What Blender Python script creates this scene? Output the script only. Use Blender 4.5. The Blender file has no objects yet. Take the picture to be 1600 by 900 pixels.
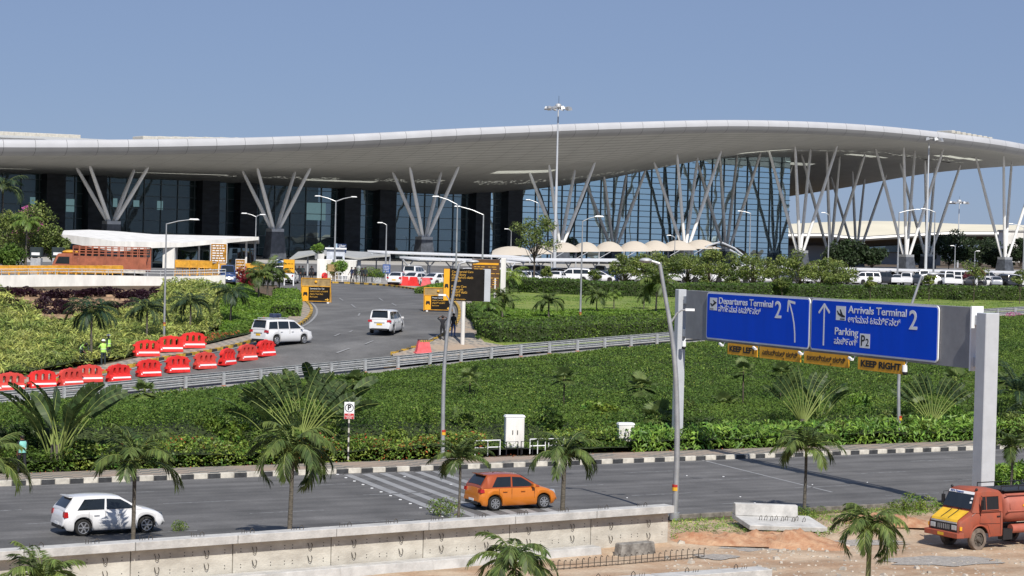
import bpy, bmesh, math, random
import numpy as np
from mathutils import Vector, Matrix
PI = math.pi
random.seed(7)
RN = np.random.default_rng(7)
scene = bpy.context.scene
COL = scene.collection

# ---------------------------------------------------------------- camera
F = 3200.0; CAMH = 11.0
ROLL = math.radians(1.4); PITCH = math.atan(60.0/F)
fw = Vector((0, math.cos(PITCH), -math.sin(PITCH)))
up0 = Vector((0, math.sin(PITCH), math.cos(PITCH)))
r0 = Vector((1, 0, 0))
cr = r0*math.cos(ROLL) + up0*math.sin(ROLL)
cu = up0*math.cos(ROLL) - r0*math.sin(ROLL)
cam = bpy.data.cameras.new('camera'); camo = bpy.data.objects.new('camera', cam); COL.objects.link(camo)
camo.matrix_world = Matrix(((cr.x, cu.x, -fw.x, 0), (cr.y, cu.y, -fw.y, 0), (cr.z, cu.z, -fw.z, CAMH), (0, 0, 0, 1)))
cam.sensor_width = 36; cam.lens = 36*F/1600; cam.clip_start = 1; cam.clip_end = 20000
scene.camera = camo

# ---------------------------------------------------------------- light
SUN_EL = math.radians(45)
sh = Vector((-0.25, 0.968)).normalized()                # ground direction in which shadows fall
w = bpy.data.worlds.new('World'); scene.world = w; w.use_nodes = True
nt = w.node_tree; bg = nt.nodes['Background']
sky = nt.nodes.new('ShaderNodeTexSky'); sky.sky_type = 'NISHITA'; sky.sun_disc = False
sky.sun_elevation = SUN_EL
sky.sun_rotation = math.atan2(-sh.x, -sh.y)
sky.air_density = 0.75; sky.dust_density = 0.6; sky.ozone_density = 3.0; sky.altitude = 900
mxs = nt.nodes.new('ShaderNodeMix'); mxs.data_type = 'RGBA'; mxs.inputs[0].default_value = 0.72; mxs.inputs[7].default_value = (2.92, 3.92, 6.4, 1)
nt.links.new(sky.outputs[0], mxs.inputs[6]); nt.links.new(mxs.outputs[2], bg.inputs[0]); bg.inputs[1].default_value = 0.075
sl = bpy.data.lights.new('sun', 'SUN'); sl.energy = 4.6; sl.angle = math.radians(0.5); sl.color = (1, 0.95, 0.87)
so = bpy.data.objects.new('sun', sl); COL.objects.link(so)
d = Vector((sh.x*math.cos(SUN_EL), sh.y*math.cos(SUN_EL), -math.sin(SUN_EL)))
so.rotation_euler = d.to_track_quat('-Z', 'Y').to_euler(); so.location = (30, -50, 120)
vs = scene.view_settings; vs.view_transform = 'Standard'; vs.look = 'None'; vs.exposure = 0.12; vs.gamma = 1
vs.use_curve_mapping = False
scene.cycles.max_bounces = 6; scene.cycles.transparent_max_bounces = 8; scene.cycles.volume_bounces = 0
scene.cycles.caustics_reflective = False; scene.cycles.caustics_refractive = False

# ---------------------------------------------------------------- pixels to places
def ray(px, py):
    v = fw*F + cr*(px-800) - cu*(py-450)
    return v / v.y                                    # per metre of depth
def at_d(px, py, D):
    v = ray(px, py); return Vector((v.x*D, D, CAMH+v.z*D))
def on_z(px, py, z=0.0):
    v = ray(px, py); t = (z-CAMH)/v.z; return Vector((v.x*t, t, z))

# ---------------------------------------------------------------- terrain
ROAD_U = Vector((0.865, 0.5015)); ROAD_N = Vector((-0.5015, 0.865))
FAR_N = 89.4; NEAR_N = 70.2; WALK_N = 92.6
R0 = np.array([-28.6*0.94, 120.0]); RU = np.array([0.722, 0.692]); RU /= np.linalg.norm(RU)
RV = np.array([-RU[1], RU[0]])
def sstep(t): t = np.clip(t, 0, 1); return t*t*(3-2*t)
ZX = [60, 105, 120, 137, 149, 157, 175, 191, 210, 229, 246, 300, 380, 464, 9000]
ZZ = [0.0, 0.4, 1.1, 2.4, 3.4, 3.9, 5.0, 5.9, 6.5, 6.8, 6.9, 7.3, 8.1, 8.8, 8.8]
_yy = np.arange(60, 520, 1.0); _zz = np.interp(_yy, ZX, ZZ); _k = np.hanning(15); _k /= _k.sum()
_zp = np.convolve(np.pad(_zz, 7, 'edge'), _k, 'valid')
def zt(X, Y):
    X = np.asarray(X, float); Y = np.asarray(Y, float)
    zu = np.interp(Y, _yy, _zp)
    b = (X-R0[0])*RV[0] + (Y-R0[1])*RV[1]             # distance behind the guard rail
    a = X*ROAD_N.x + Y*ROAD_N.y - WALK_N              # distance behind the pavement
    zu = zu + 0.75*sstep(b/9)*(1-sstep((Y-170)/40))
    # raised garden on the left, held by the white wall
    lx = sstep((-17-X*1.0-(Y-150)*0.10)/9.0)
    zu = zu + 1.4*lx*sstep((Y-148)/22)*(1-sstep((Y-215)/40))
    r = np.clip(a/np.maximum(a-b, 0.01), 0, 1)
    z = np.where(b >= 0, zu, zu*sstep(np.power(r, 0.8))*0.6+zu*0.4*r)
    z = np.where(a <= 0, 0.0, z)
    nn = X*ROAD_N.x + Y*ROAD_N.y
    z = np.where(nn < 67, -0.35*sstep((67-nn)/4), z)
    return z
def Z(x, y): return float(zt(x, y))
def T(px, py):
    v = ray(px, py); t = 50.0
    while t < 2500:
        if CAMH+v.z*t <= Z(v.x*t, t): break
        t += 0.5
    lo, hi = t-0.5, t
    for _ in range(14):
        m = (lo+hi)/2
        if CAMH+v.z*m <= Z(v.x*m, m): hi = m
        else: lo = m
    return Vector((v.x*hi, hi, Z(v.x*hi, hi)))
def S(p): return F/p.y                                  # photo pixels per metre there

def nth(n):
    a = ['first', 'second', 'third', 'fourth', 'fifth', 'sixth', 'seventh', 'eighth', 'ninth', 'tenth', 'eleventh', 'twelfth', 'thirteenth', 'fourteenth', 'fifteenth', 'sixteenth', 'seventeenth', 'eighteenth', 'nineteenth']
    if n <= 19: return a[n-1]
    t = {2: 'twent', 3: 'thirt', 4: 'fort', 5: 'fift', 6: 'sixt'}[n//10]
    return t+'ieth' if n % 10 == 0 else t+'y-'+a[n % 10-1]
# ---------------------------------------------------------------- materials
MATS = {}
LK = 1.55                                                # colour multiplier for leaves and other translucent materials
def mat(name, col, rough=0.6, metal=0.0, var=0.15, scale=2.0, bump=0.0, bscale=None, col2=None, island=0.0,
        trans=0.0, coat=0.0, spec=0.5, emit=None, detail=6, stretch=(1, 1, 1), coords='Object'):
    if name in MATS: return MATS[name]
    if trans:
        col = tuple(min(.9, c*LK) for c in col); col2 = tuple(min(.9, c*LK) for c in col2) if col2 else None
    m = bpy.data.materials.new(name); m.use_nodes = True; MATS[name] = m
    n = m.node_tree.nodes; l = m.node_tree.links; b = n['Principled BSDF']
    tc = n.new('ShaderNodeTexCoord'); mp = n.new('ShaderNodeMapping'); mp.inputs['Scale'].default_value = stretch
    oi = n.new('ShaderNodeObjectInfo'); va = n.new('ShaderNodeVectorMath'); l.new(tc.outputs[coords], va.inputs[0]); l.new(oi.outputs['Location'], va.inputs[1]); l.new(va.outputs[0], mp.inputs[0])
    no = n.new('ShaderNodeTexNoise'); no.inputs['Scale'].default_value = scale; no.inputs['Detail'].default_value = detail
    no.inputs['Roughness'].default_value = 0.62
    l.new(mp.outputs[0], no.inputs['Vector'])
    c1 = tuple(col)+(1,)
    c2 = tuple(col2)+(1,) if col2 else tuple(max(0, c*(1-var*1.6)) for c in col)+(1,)
    if not col2: c1 = tuple(min(1, c*(1+var*0.6)) for c in col)+(1,)
    ramp = n.new('ShaderNodeValToRGB'); ramp.color_ramp.elements[0].position = 0.35; ramp.color_ramp.elements[1].position = 0.66
    ramp.color_ramp.elements[0].color = c2; ramp.color_ramp.elements[1].color = c1
    l.new(no.outputs['Fac'], ramp.inputs[0]); out = ramp.outputs[0]
    if island:
        g = n.new('ShaderNodeNewGeometry'); hs = n.new('ShaderNodeHueSaturation')
        mr = n.new('ShaderNodeMapRange'); mr.inputs[3].default_value = 1-island; mr.inputs[4].default_value = 1+island
        l.new(g.outputs['Random Per Island'], mr.inputs[0]); l.new(mr.outputs[0], hs.inputs['Value'])
        mh = n.new('ShaderNodeMath'); mh.operation = 'MULTIPLY'; mh.inputs[1].default_value = 7.31
        fr = n.new('ShaderNodeMath'); fr.operation = 'FRACT'; m2 = n.new('ShaderNodeMapRange')
        m2.inputs[3].default_value = 0.5-0.035*island; m2.inputs[4].default_value = 0.5+0.02*island
        l.new(g.outputs['Random Per Island'], mh.inputs[0]); l.new(mh.outputs[0], fr.inputs[0]); l.new(fr.outputs[0], m2.inputs[0])
        l.new(m2.outputs[0], hs.inputs['Hue'])
        l.new(out, hs.inputs['Color']); out = hs.outputs[0]
    l.new(out, b.inputs['Base Color'])
    b.inputs['Roughness'].default_value = rough; b.inputs['Metallic'].default_value = metal
    b.inputs['Specular IOR Level'].default_value = spec
    b.inputs['Coat Weight'].default_value = coat; b.inputs['Coat Roughness'].default_value = 0.05
    if emit:
        b.inputs['Emission Color'].default_value = tuple(emit[:3])+(1,); b.inputs['Emission Strength'].default_value = emit[3]
    if bump:
        nb = n.new('ShaderNodeTexNoise'); nb.inputs['Scale'].default_value = bscale or scale*4; nb.inputs['Detail'].default_value = 5
        l.new(mp.outputs[0], nb.inputs['Vector'])
        bp = n.new('ShaderNodeBump'); bp.inputs['Strength'].default_value = bump; bp.inputs['Distance'].default_value = 0.05
        l.new(nb.outputs['Fac'], bp.inputs['Height']); l.new(bp.outputs[0], b.inputs['Normal'])
    if trans:
        tr = n.new('ShaderNodeBsdfTranslucent'); mx = n.new('ShaderNodeMixShader'); mx.inputs[0].default_value = trans
        l.new(out, tr.inputs['Color']); l.new(b.outputs[0], mx.inputs[1]); l.new(tr.outputs[0], mx.inputs[2])
        l.new(mx.outputs[0], n['Material Output'].inputs['Surface'])
    m['bsdf'] = 1
    return m
M = {}
def D(k, *a, **kw): M[k] = mat(k, *a, **kw); return M[k]
D('asphalt', (0.128, 0.124, 0.121), 0.85, var=0.18, scale=0.35, bump=0.3, bscale=25)
D('asphalt_upper', (0.140, 0.137, 0.133), 0.85, var=0.2, scale=0.3, bump=0.3, bscale=25)
D('road_paint', (0.30, 0.30, 0.30), 0.7, var=0.12, scale=1)
D('road_paint_thin', (0.26, 0.26, 0.26), 0.7, var=0.35, scale=3)
D('kerb_white', (0.66, 0.62, 0.54), 0.7, var=0.18, scale=3)
D('kerb_black', (0.05, 0.052, 0.056), 0.7, var=0.3, scale=3)
D('kerb_yellow', (0.60, 0.38, 0.05), 0.7, var=0.3, scale=3)
D('kerb_grime', (0.22, 0.20, 0.17), 0.8, var=0.3, scale=3)
D('concrete', (0.52, 0.51, 0.49), 0.85, var=0.16, scale=1.6, bump=0.3, bscale=12)
D('concrete_wall', (0.60, 0.57, 0.50), 0.9, col2=(0.40, 0.37, 0.32), scale=0.9, bump=0.3, bscale=9, stretch=(1, 1, 1.8))
D('concrete_old', (0.33, 0.31, 0.28), 0.9, col2=(0.12, 0.11, 0.10), scale=3, bump=0.5)
D('white_wall', (0.80, 0.78, 0.74), 0.8, var=0.12, scale=1.0, stretch=(1, 1, 0.3))
D('dirt', (0.50, 0.40, 0.29), 0.95, col2=(0.36, 0.23, 0.14), scale=0.5, bump=0.9, bscale=6, detail=12)
D('soil', (0.14, 0.085, 0.05), 0.95, col2=(0.05, 0.045, 0.02), scale=0.8, bump=0.5)
D('steel', (0.47, 0.48, 0.49), 0.42, 0.55, var=0.12, scale=2)
D('galv', (0.55, 0.56, 0.57), 0.5, 0.35, var=0.15, scale=4)
D('gantry_grey', (0.52, 0.54, 0.57), 0.5, 0.1, var=0.05, scale=1.5)
D('panel_grey', (0.30, 0.30, 0.31), 0.55, 0.2, var=0.08, scale=1.5)
D('sign_blue', (0.001, 0.075, 0.72), 0.5, var=0.06, scale=0.8, stretch=(1, 1, 0.2), spec=0.12)
D('sign_white', (0.86, 0.87, 0.88), 0.5, var=0.03)
D('sign_amber', (0.88, 0.42, 0.02), 0.5, var=0.08)
D('ink', (0.012, 0.012, 0.014), 0.5, var=0.1)
D('amber_ink', (0.75, 0.42, 0.06), 0.5, var=0.05)
D('board_black', (0.014, 0.012, 0.011), 0.6, var=0.2, spec=0.15)
D('red_plastic', (0.78, 0.035, 0.03), 0.45, var=0.16, scale=2.5)
D('pink_plastic', (0.80, 0.13, 0.14), 0.55, var=0.18, scale=3)
D('tyre', (0.018, 0.018, 0.018), 0.85, var=0.25)
D('tyre_dusty', (0.20, 0.16, 0.13), 0.95, var=0.25, scale=5)
D('rim', (0.50, 0.51, 0.53), 0.35, 0.7, var=0.05)
D('car_white', (0.72, 0.72, 0.73), 0.3, coat=0.6, var=0.02)
D('car_silver', (0.42, 0.43, 0.45), 0.35, 0.5, coat=0.5, var=0.03)
D('car_dark', (0.03, 0.032, 0.038), 0.3, coat=0.6, var=0.05)
D('car_blue', (0.03, 0.06, 0.17), 0.3, coat=0.6, var=0.05)
D('car_red', (0.30, 0.02, 0.02), 0.3, coat=0.6, var=0.05)
D('car_orange', (0.66, 0.20, 0.02), 0.3, 0.15, coat=0.7, var=0.04)
D('car_orange_roof', (0.36, 0.07, 0.015), 0.35, 0.1, coat=0.7, var=0.04)
D('glass', (0.012, 0.016, 0.018), 0.06, coat=0.3, var=0.2, spec=0.8)
D('black_plastic', (0.02, 0.02, 0.022), 0.5, var=0.1)
D('tail_red', (0.45, 0.01, 0.01), 0.2, coat=1, var=0.05)
D('lamp_clear', (0.55, 0.57, 0.6), 0.12, 0.2, coat=1, var=0.1)
D('lamp_dark', (0.06, 0.07, 0.08), 0.12, coat=1, var=0.1)
D('plate_yellow', (0.8, 0.5, 0.03), 0.5)
D('truck_orange', (0.38, 0.085, 0.045), 0.65, scale=2.6, col2=(0.27, 0.085, 0.055), spec=0.3)
D('truck_tank', (0.46, 0.13, 0.085), 0.6, col2=(0.33, 0.10, 0.07), scale=1.3)
D('truck_yellow', (0.78, 0.47, 0.03), 0.5, var=0.12)
D('cage_orange', (0.38, 0.12, 0.065), 0.6, var=0.2, scale=1.5)
D('skin', (0.16, 0.075, 0.045), 0.6, var=0.08)
D('cloth_black', (0.02, 0.021, 0.026), 0.9, var=0.3, scale=6)
D('cloth_navy', (0.03, 0.045, 0.10), 0.9, var=0.2, scale=6)
D('cloth_blue', (0.05, 0.11, 0.32), 0.9, var=0.2, scale=6)
D('cloth_dark', (0.03, 0.045, 0.05), 0.9, var=0.2, scale=6)
D('cloth_aqua', (0.25, 0.62, 0.55), 0.8, var=0.1)
D('vest_lime', (0.50, 0.85, 0.16), 0.7, var=0.08, scale=5)
D('helmet_white', (0.82, 0.82, 0.80), 0.35, var=0.02)
D('rebar', (0.10, 0.085, 0.07), 0.8, 0.3, var=0.3, scale=6)
D('yellow_metal', (0.72, 0.36, 0.03), 0.55, var=0.2, scale=3)
D('tan_board', (0.36, 0.25, 0.11), 0.7, var=0.2, scale=3)
D('trunk', (0.17, 0.15, 0.12), 0.9, col2=(0.06, 0.055, 0.045), scale=5, stretch=(1, 1, 4), bump=0.4)
D('trunk_green', (0.20, 0.25, 0.07), 0.7, col2=(0.16, 0.15, 0.08), scale=3, stretch=(1, 1, 3))
D('bark_dark', (0.10, 0.08, 0.06), 0.9, var=0.3, scale=4)
LEAF = dict(rough=0.5, spec=0.35, trans=0.34, scale=0.5, detail=3)
D('palm_leaf', (0.105, 0.145, 0.038), island=0.55, col2=(0.035, 0.060, 0.018), **LEAF)
D('palm_leaf_lt', (0.15, 0.20, 0.040), island=0.45, col2=(0.06, 0.12, 0.025), **LEAF)
D('palm_dark', (0.045, 0.066, 0.030), island=0.5, col2=(0.015, 0.035, 0.018), **LEAF)
D('fan_leaf', (0.12, 0.16, 0.05), island=0.4, col2=(0.06, 0.095, 0.03), **LEAF)
D('hedge_leaf', (0.090, 0.145, 0.024), island=0.45, col2=(0.045, 0.088, 0.017), rough=0.55, spec=0.25, trans=0.38, scale=0.22, detail=4, coords='Object')
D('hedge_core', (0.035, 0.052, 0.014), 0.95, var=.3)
D('hedge_dark', (0.040, 0.068, 0.015), island=0.5, col2=(0.014, 0.036, 0.009), **LEAF)
D('hedge_trim', (0.070, 0.120, 0.020), island=0.5, col2=(0.038, 0.075, 0.014), **LEAF)
D('cover_leaf', (0.115, 0.19, 0.022), island=0.4, col2=(0.06, 0.12, 0.015), **LEAF)
D('grass', (0.24, 0.27, 0.06), 0.95, col2=(0.13, 0.20, 0.035), scale=0.5, bump=0.6, bscale=14, detail=8)
D('grass_blade', (0.13, 0.22, 0.03), island=0.4, col2=(0.07, 0.13, 0.02), **LEAF)
D('stripe_leaf', (0.30, 0.32, 0.085), island=0.6, col2=(0.09, 0.14, 0.03), **LEAF)
D('purple_leaf', (0.030, 0.010, 0.018), island=0.6, col2=(0.016, 0.007, 0.011), **LEAF)
D('mix_leaf', (0.15, 0.19, 0.03), island=0.6, col2=(0.04, 0.10, 0.016), rough=0.5, spec=0.35, trans=0.25, scale=1.6, detail=3)
D('ginger_leaf', (0.15, 0.24, 0.035), island=0.5, col2=(0.05, 0.12, 0.02), rough=0.5, spec=0.35, trans=0.25, scale=1.2, detail=3)
D('rust_leaf', (0.33, 0.09, 0.03), island=0.5, **LEAF)
D('tree_leaf', (0.150, 0.185, 0.045), island=0.6, col2=(0.055, 0.085, 0.022), **LEAF)
D('tree_dark', (0.030, 0.050, 0.020), island=0.5, col2=(0.016, 0.028, 0.012), **LEAF)
D('red_leaf', (0.20, 0.012, 0.016), island=0.5, col2=(0.09, 0.008, 0.012), **LEAF)
D('pink_leaf', (0.40, 0.10, 0.24), island=0.4, **LEAF)
D('banana_leaf', (0.055, 0.085, 0.026), island=0.5, col2=(0.024, 0.045, 0.016), **LEAF)
D('petiole', (0.22, 0.27, 0.08), island=0.2, **LEAF)

def streaks(m, rot, sx=.02, sy=1.1, amt=.22):
    n = m.node_tree.nodes; l = m.node_tree.links; b = n['Principled BSDF']; src = b.inputs['Base Color'].links[0].from_socket
    tc = n.new('ShaderNodeTexCoord'); m1 = n.new('ShaderNodeMapping'); m1.inputs['Rotation'].default_value = (0, 0, rot); m2 = n.new('ShaderNodeMapping'); m2.inputs['Scale'].default_value = (sx, sy, 1)
    no = n.new('ShaderNodeTexNoise'); no.inputs['Scale'].default_value = 1; no.inputs['Detail'].default_value = 5; l.new(tc.outputs['Object'], m1.inputs[0]); l.new(m1.outputs[0], m2.inputs[0]); l.new(m2.outputs[0], no.inputs[0])
    mr = n.new('ShaderNodeMapRange'); mr.inputs[1].default_value = .35; mr.inputs[2].default_value = .65; mr.inputs[3].default_value = 1-amt; mr.inputs[4].default_value = 1+amt; l.new(no.outputs[0], mr.inputs[0])
    gr = n.new('ShaderNodeTexNoise'); gr.inputs['Scale'].default_value = 9; gr.inputs['Detail'].default_value = 8; l.new(tc.outputs['Object'], gr.inputs[0]); m3 = n.new('ShaderNodeMapRange'); m3.inputs[1].default_value = .3; m3.inputs[2].default_value = .7; m3.inputs[3].default_value = .86; m3.inputs[4].default_value = 1.14; l.new(gr.outputs[0], m3.inputs[0])
    mu = n.new('ShaderNodeMath'); mu.operation = 'MULTIPLY'; l.new(mr.outputs[0], mu.inputs[0]); l.new(m3.outputs[0], mu.inputs[1])
    hs = n.new('ShaderNodeHueSaturation'); l.new(src, hs.inputs['Color']); l.new(mu.outputs[0], hs.inputs['Value']); l.new(hs.outputs[0], b.inputs['Base Color'])
streaks(M['asphalt'], -math.atan2(ROAD_U.y, ROAD_U.x)); streaks(M['asphalt_upper'], math.radians(-60), .06, .5, .14); streaks(M['dirt'], math.radians(-25), .12, .9, .14)
# ---------------------------------------------------------------- mesh helpers
def tag(o, label=None, cat=None, group=None, kind=None):
    if label: o['label'] = label
    if cat: o['category'] = cat
    if group: o['group'] = group
    if kind: o['kind'] = kind
    return o
def empty(name, loc, rz=0.0, label=None, cat=None, group=None, sc=1.0):
    o = bpy.data.objects.new(name, None); COL.objects.link(o); o.location = loc; o.rotation_euler = (0, 0, rz); o.scale = (sc,)*3
    o.empty_display_size = 0.3
    return tag(o, label, cat, group)
def link(name, me, parent=None):
    o = bpy.data.objects.new(name, me); COL.objects.link(o)
    if parent: o.parent = parent
    return o
def copy_tree(o, parent=None):
    c = o.copy(); COL.objects.link(c)
    if parent: c.parent = parent; c.matrix_parent_inverse = o.matrix_parent_inverse
    for ch in list(o.children): copy_tree(ch, c)
    return c
class MB:
    def __init__(s): s.v = []; s.f = []; s.m = []; s.uv = None
    def add(s, vs, fs, mi=0):
        b = len(s.v); s.v += [tuple(v) for v in vs]
        for f in fs: s.f.append(tuple(b+i for i in f)); s.m.append(mi)
        return s
    def box(s, c, d, rz=0.0, mi=0, ry=0.0, top=1.0, topy=None):
        topy = top if topy is None else topy
        x, y, z = d[0]/2, d[1]/2, d[2]/2
        R = Matrix.Rotation(rz, 3, 'Z') @ Matrix.Rotation(ry, 3, 'Y')
        P = [(-x, -y, -z), (x, -y, -z), (x, y, -z), (-x, y, -z), (-x*top, -y*topy, z), (x*top, -y*topy, z), (x*top, y*topy, z), (-x*top, y*topy, z)]
        P = [R @ Vector(p) + Vector(c) for p in P]
        return s.add(P, [(0, 3, 2, 1), (4, 5, 6, 7), (0, 1, 5, 4), (1, 2, 6, 5), (2, 3, 7, 6), (3, 0, 4, 7)], mi)
    def tube(s, pts, r, n=8, mi=0, cap=True):
        pts = [Vector(p) for p in pts]; k = len(pts)
        rs = r if isinstance(r, (list, tuple)) else [r]*k
        base = len(s.v); prev = None
        for i, p in enumerate(pts):
            t = (pts[min(i+1, k-1)]-pts[max(i-1, 0)]).normalized()
            if prev is None:
                a = t.orthogonal().normalized() if abs(t.z) < 0.95 else Vector((1, 0, 0))
            else: a = prev
            a = (a-t*a.dot(t)).normalized(); b = t.cross(a); prev = a
            for j in range(n):
                q = 2*PI*j/n; s.v.append(tuple(p+(a*math.cos(q)+b*math.sin(q))*rs[i]))
        for i in range(k-1):
            for j in range(n):
                j2 = (j+1) % n
                s.f.append((base+i*n+j, base+i*n+j2, base+(i+1)*n+j2, base+(i+1)*n+j)); s.m.append(mi)
        if cap:
            s.f.append(tuple(base+j for j in range(n))[::-1]); s.m.append(mi)
            s.f.append(tuple(base+(k-1)*n+j for j in range(n))); s.m.append(mi)
        return s
    def prism(s, poly, z0, z1, mi=0):
        k = len(poly); vs = [(p[0], p[1], z0) for p in poly]+[(p[0], p[1], z1) for p in poly]
        return s.add(vs, [tuple(range(k))[::-1], tuple(range(k, 2*k))]+[(i, (i+1) % k, k+(i+1) % k, k+i) for i in range(k)], mi)
    def sidepoly(s, poly, y0, y1, mi=0):               # polygon in x,z extruded along y
        k = len(poly); vs = [(p[0], y0, p[1]) for p in poly]+[(p[0], y1, p[1]) for p in poly]
        return s.add(vs, [tuple(range(k)), tuple(range(k, 2*k))[::-1]]+[(i, k+i, k+(i+1) % k, (i+1) % k) for i in range(k)], mi)
    def ball(s, c, r, mi=0, n=10, m=6):
        rx, ry, rz = (r,)*3 if not isinstance(r, (tuple, list)) else r
        base = len(s.v)
        for i in range(m+1):
            a = PI*i/m
            for j in range(n):
                b = 2*PI*j/n; s.v.append((c[0]+rx*math.sin(a)*math.cos(b), c[1]+ry*math.sin(a)*math.sin(b), c[2]+rz*math.cos(a)))
        for i in range(m):
            for j in range(n):
                j2 = (j+1) % n; s.f.append((base+i*n+j, base+(i+1)*n+j, base+(i+1)*n+j2, base+i*n+j2)); s.m.append(mi)
        return s
    def mesh(s, name, mats, smooth=False, bevel=0):
        me = bpy.data.meshes.new(name); me.from_pydata(s.v, [], s.f)
        for m in (mats if isinstance(mats, (list, tuple)) else [mats]): me.materials.append(m)
        me.polygons.foreach_set('material_index', s.m)
        if bevel or True:
            bm = bmesh.new(); bm.from_mesh(me)
            if smooth: bmesh.ops.remove_doubles(bm, verts=bm.verts, dist=1e-5)
            bmesh.ops.recalc_face_normals(bm, faces=bm.faces)
            if bevel: bmesh.ops.bevel(bm, geom=bm.edges[:], offset=bevel, segments=1, affect='EDGES', clamp_overlap=True)
            bm.to_mesh(me); bm.free()
        if smooth:
            me.polygons.foreach_set('use_smooth', [True]*len(me.polygons))
            me.set_sharp_from_angle(angle=math.radians(42))
        me.update(); return me
    def build(s, name, mats, parent=None, smooth=False, bevel=0, loc=None, rz=None):
        o = link(name, s.mesh(name, mats, smooth, bevel), parent)
        if loc is not None: o.location = loc
        if rz is not None: o.rotation_euler = (0, 0, rz)
        return o

def quads_mesh(name, P, mats, mi=None):
    """P: (N,4,3) array of separate quads"""
    N = len(P); me = bpy.data.meshes.new(name)
    me.vertices.add(N*4); me.vertices.foreach_set('co', P.reshape(-1).astype(np.float32))
    me.loops.add(N*4); me.loops.foreach_set('vertex_index', np.arange(N*4, dtype=np.int32))
    me.polygons.add(N); me.polygons.foreach_set('loop_start', np.arange(0, N*4, 4, dtype=np.int32))
    for m in (mats if isinstance(mats, (list, tuple)) else [mats]): me.materials.append(m)
    if mi is not None: me.polygons.foreach_set('material_index', np.asarray(mi, np.int32))
    me.update(calc_edges=True); return me
def leaves(c, size, aspect=0.5, upbias=0.5, curl=0.2, dirs=None):
    """leaf quads (diamond-ish) around centres c (N,3)"""
    N = len(c); size = np.broadcast_to(size, (N,))
    nrm = RN.normal(size=(N, 3)); nrm[:, 2] = np.abs(nrm[:, 2])+upbias; nrm[:, 1] -= 0.35
    nrm /= np.linalg.norm(nrm, axis=1)[:, None]
    t = RN.normal(size=(N, 3)) if dirs is None else dirs
    t = t-(t*nrm).sum(1)[:, None]*nrm; t /= np.linalg.norm(t, axis=1)[:, None]+1e-9
    b = np.cross(nrm, t)
    L = size[:, None]; W = L*aspect
    P = np.empty((N, 4, 3)); P[:, 0] = c-t*L*0.5; P[:, 2] = c+t*L*0.5-nrm*L*curl
    P[:, 1] = c+b*W*0.5+t*L*0.05; P[:, 3] = c-b*W*0.5+t*L*0.05
    return P
def drape(name, poly, off, m, res=2.0, kind='structure', thick=0.0, zf=zt, mats=None):
    bm = bmesh.new(); vs = [bm.verts.new((p[0], p[1], 0)) for p in poly]; bm.faces.new(vs)
    xs = [p[0] for p in poly]; ys = [p[1] for p in poly]
    for ax, lo, hi in ((0, min(xs), max(xs)), (1, min(ys), max(ys))):
        k = math.floor(lo/res)+1
        while k*res < hi:
            co = (k*res, 0, 0) if ax == 0 else (0, k*res, 0); no = (1, 0, 0) if ax == 0 else (0, 1, 0)
            bmesh.ops.bisect_plane(bm, geom=bm.verts[:]+bm.edges[:]+bm.faces[:], plane_co=co, plane_no=no); k += 1
    co = np.array([v.co[:2] for v in bm.verts]); zz = zf(co[:, 0], co[:, 1])+off
    for v, z in zip(bm.verts, zz): v.co.z = z
    bmesh.ops.recalc_face_normals(bm, faces=bm.faces)
    if sum(f.normal.z for f in bm.faces) < 0: bmesh.ops.reverse_faces(bm, faces=bm.faces)
    if thick:
        r = bmesh.ops.extrude_face_region(bm, geom=[e for e in bm.edges if e.is_boundary]) if False else None
        be = [e for e in bm.edges if e.is_boundary]
        r = bmesh.ops.extrude_edge_only(bm, edges=be)
        for v in [g for g in r['geom'] if isinstance(g, bmesh.types.BMVert)]: v.co.z -= thick
    me = bpy.data.meshes.new(name); bm.to_mesh(me); bm.free(); me.materials.append(m)
    o = link(name, me)
    if kind: o['kind'] = kind
    return o
def poly_pts(pxs): return [tuple(T(*p)[:2]) for p in pxs]
def resample(pts, step):
    pts = [Vector(p) for p in pts]; out = [pts[0]]; acc = 0
    L = [0]
    for a, b in zip(pts, pts[1:]): L.append(L[-1]+(b-a).length)
    n = max(1, round(L[-1]/step)); j = 0
    for i in range(1, n+1):
        t = L[-1]*i/n
        while j < len(L)-2 and L[j+1] < t: j += 1
        out.append(pts[j].lerp(pts[j+1], (t-L[j])/max(1e-9, L[j+1]-L[j])))
    return out
def smooth_line(pts, it=2):
    pts = [Vector(p) for p in pts]
    for _ in range(it):
        q = [pts[0]]
        for a, b in zip(pts, pts[1:]): q += [a.lerp(b, .25), a.lerp(b, .75)]
        q.append(pts[-1]); pts = q
    return pts
def in_poly(X, Y, poly):
    inside = np.zeros(X.shape, bool); n = len(poly)
    for i in range(n):
        x1, y1 = poly[i][:2]; x2, y2 = poly[(i+1) % n][:2]
        c = ((y1 > Y) != (y2 > Y)) & (X < (x2-x1)*(Y-y1)/(y2-y1+1e-12)+x1)
        inside ^= c
    return inside
def scatter(poly, n, rng=RN):
    xs = [p[0] for p in poly]; ys = [p[1] for p in poly]
    X = rng.uniform(min(xs), max(xs), n); Y = rng.uniform(min(ys), max(ys), n)
    k = in_poly(X, Y, poly); return X[k], Y[k]
def area(poly):
    return abs(sum(poly[i][0]*poly[(i+1) % len(poly)][1]-poly[(i+1) % len(poly)][0]*poly[i][1] for i in range(len(poly))))/2
def vnoise(X, Y, sc, seed=0):
    s = np.zeros_like(X)
    r = np.random.default_rng(seed)
    for k in range(6):
        a = r.uniform(0, 2*PI); f = sc*(0.6+0.5*k); ph = r.uniform(0, 6)
        s += np.sin((X*math.cos(a)+Y*math.sin(a))*f+ph)/(1+0.35*k)
    return s/3.2
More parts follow.
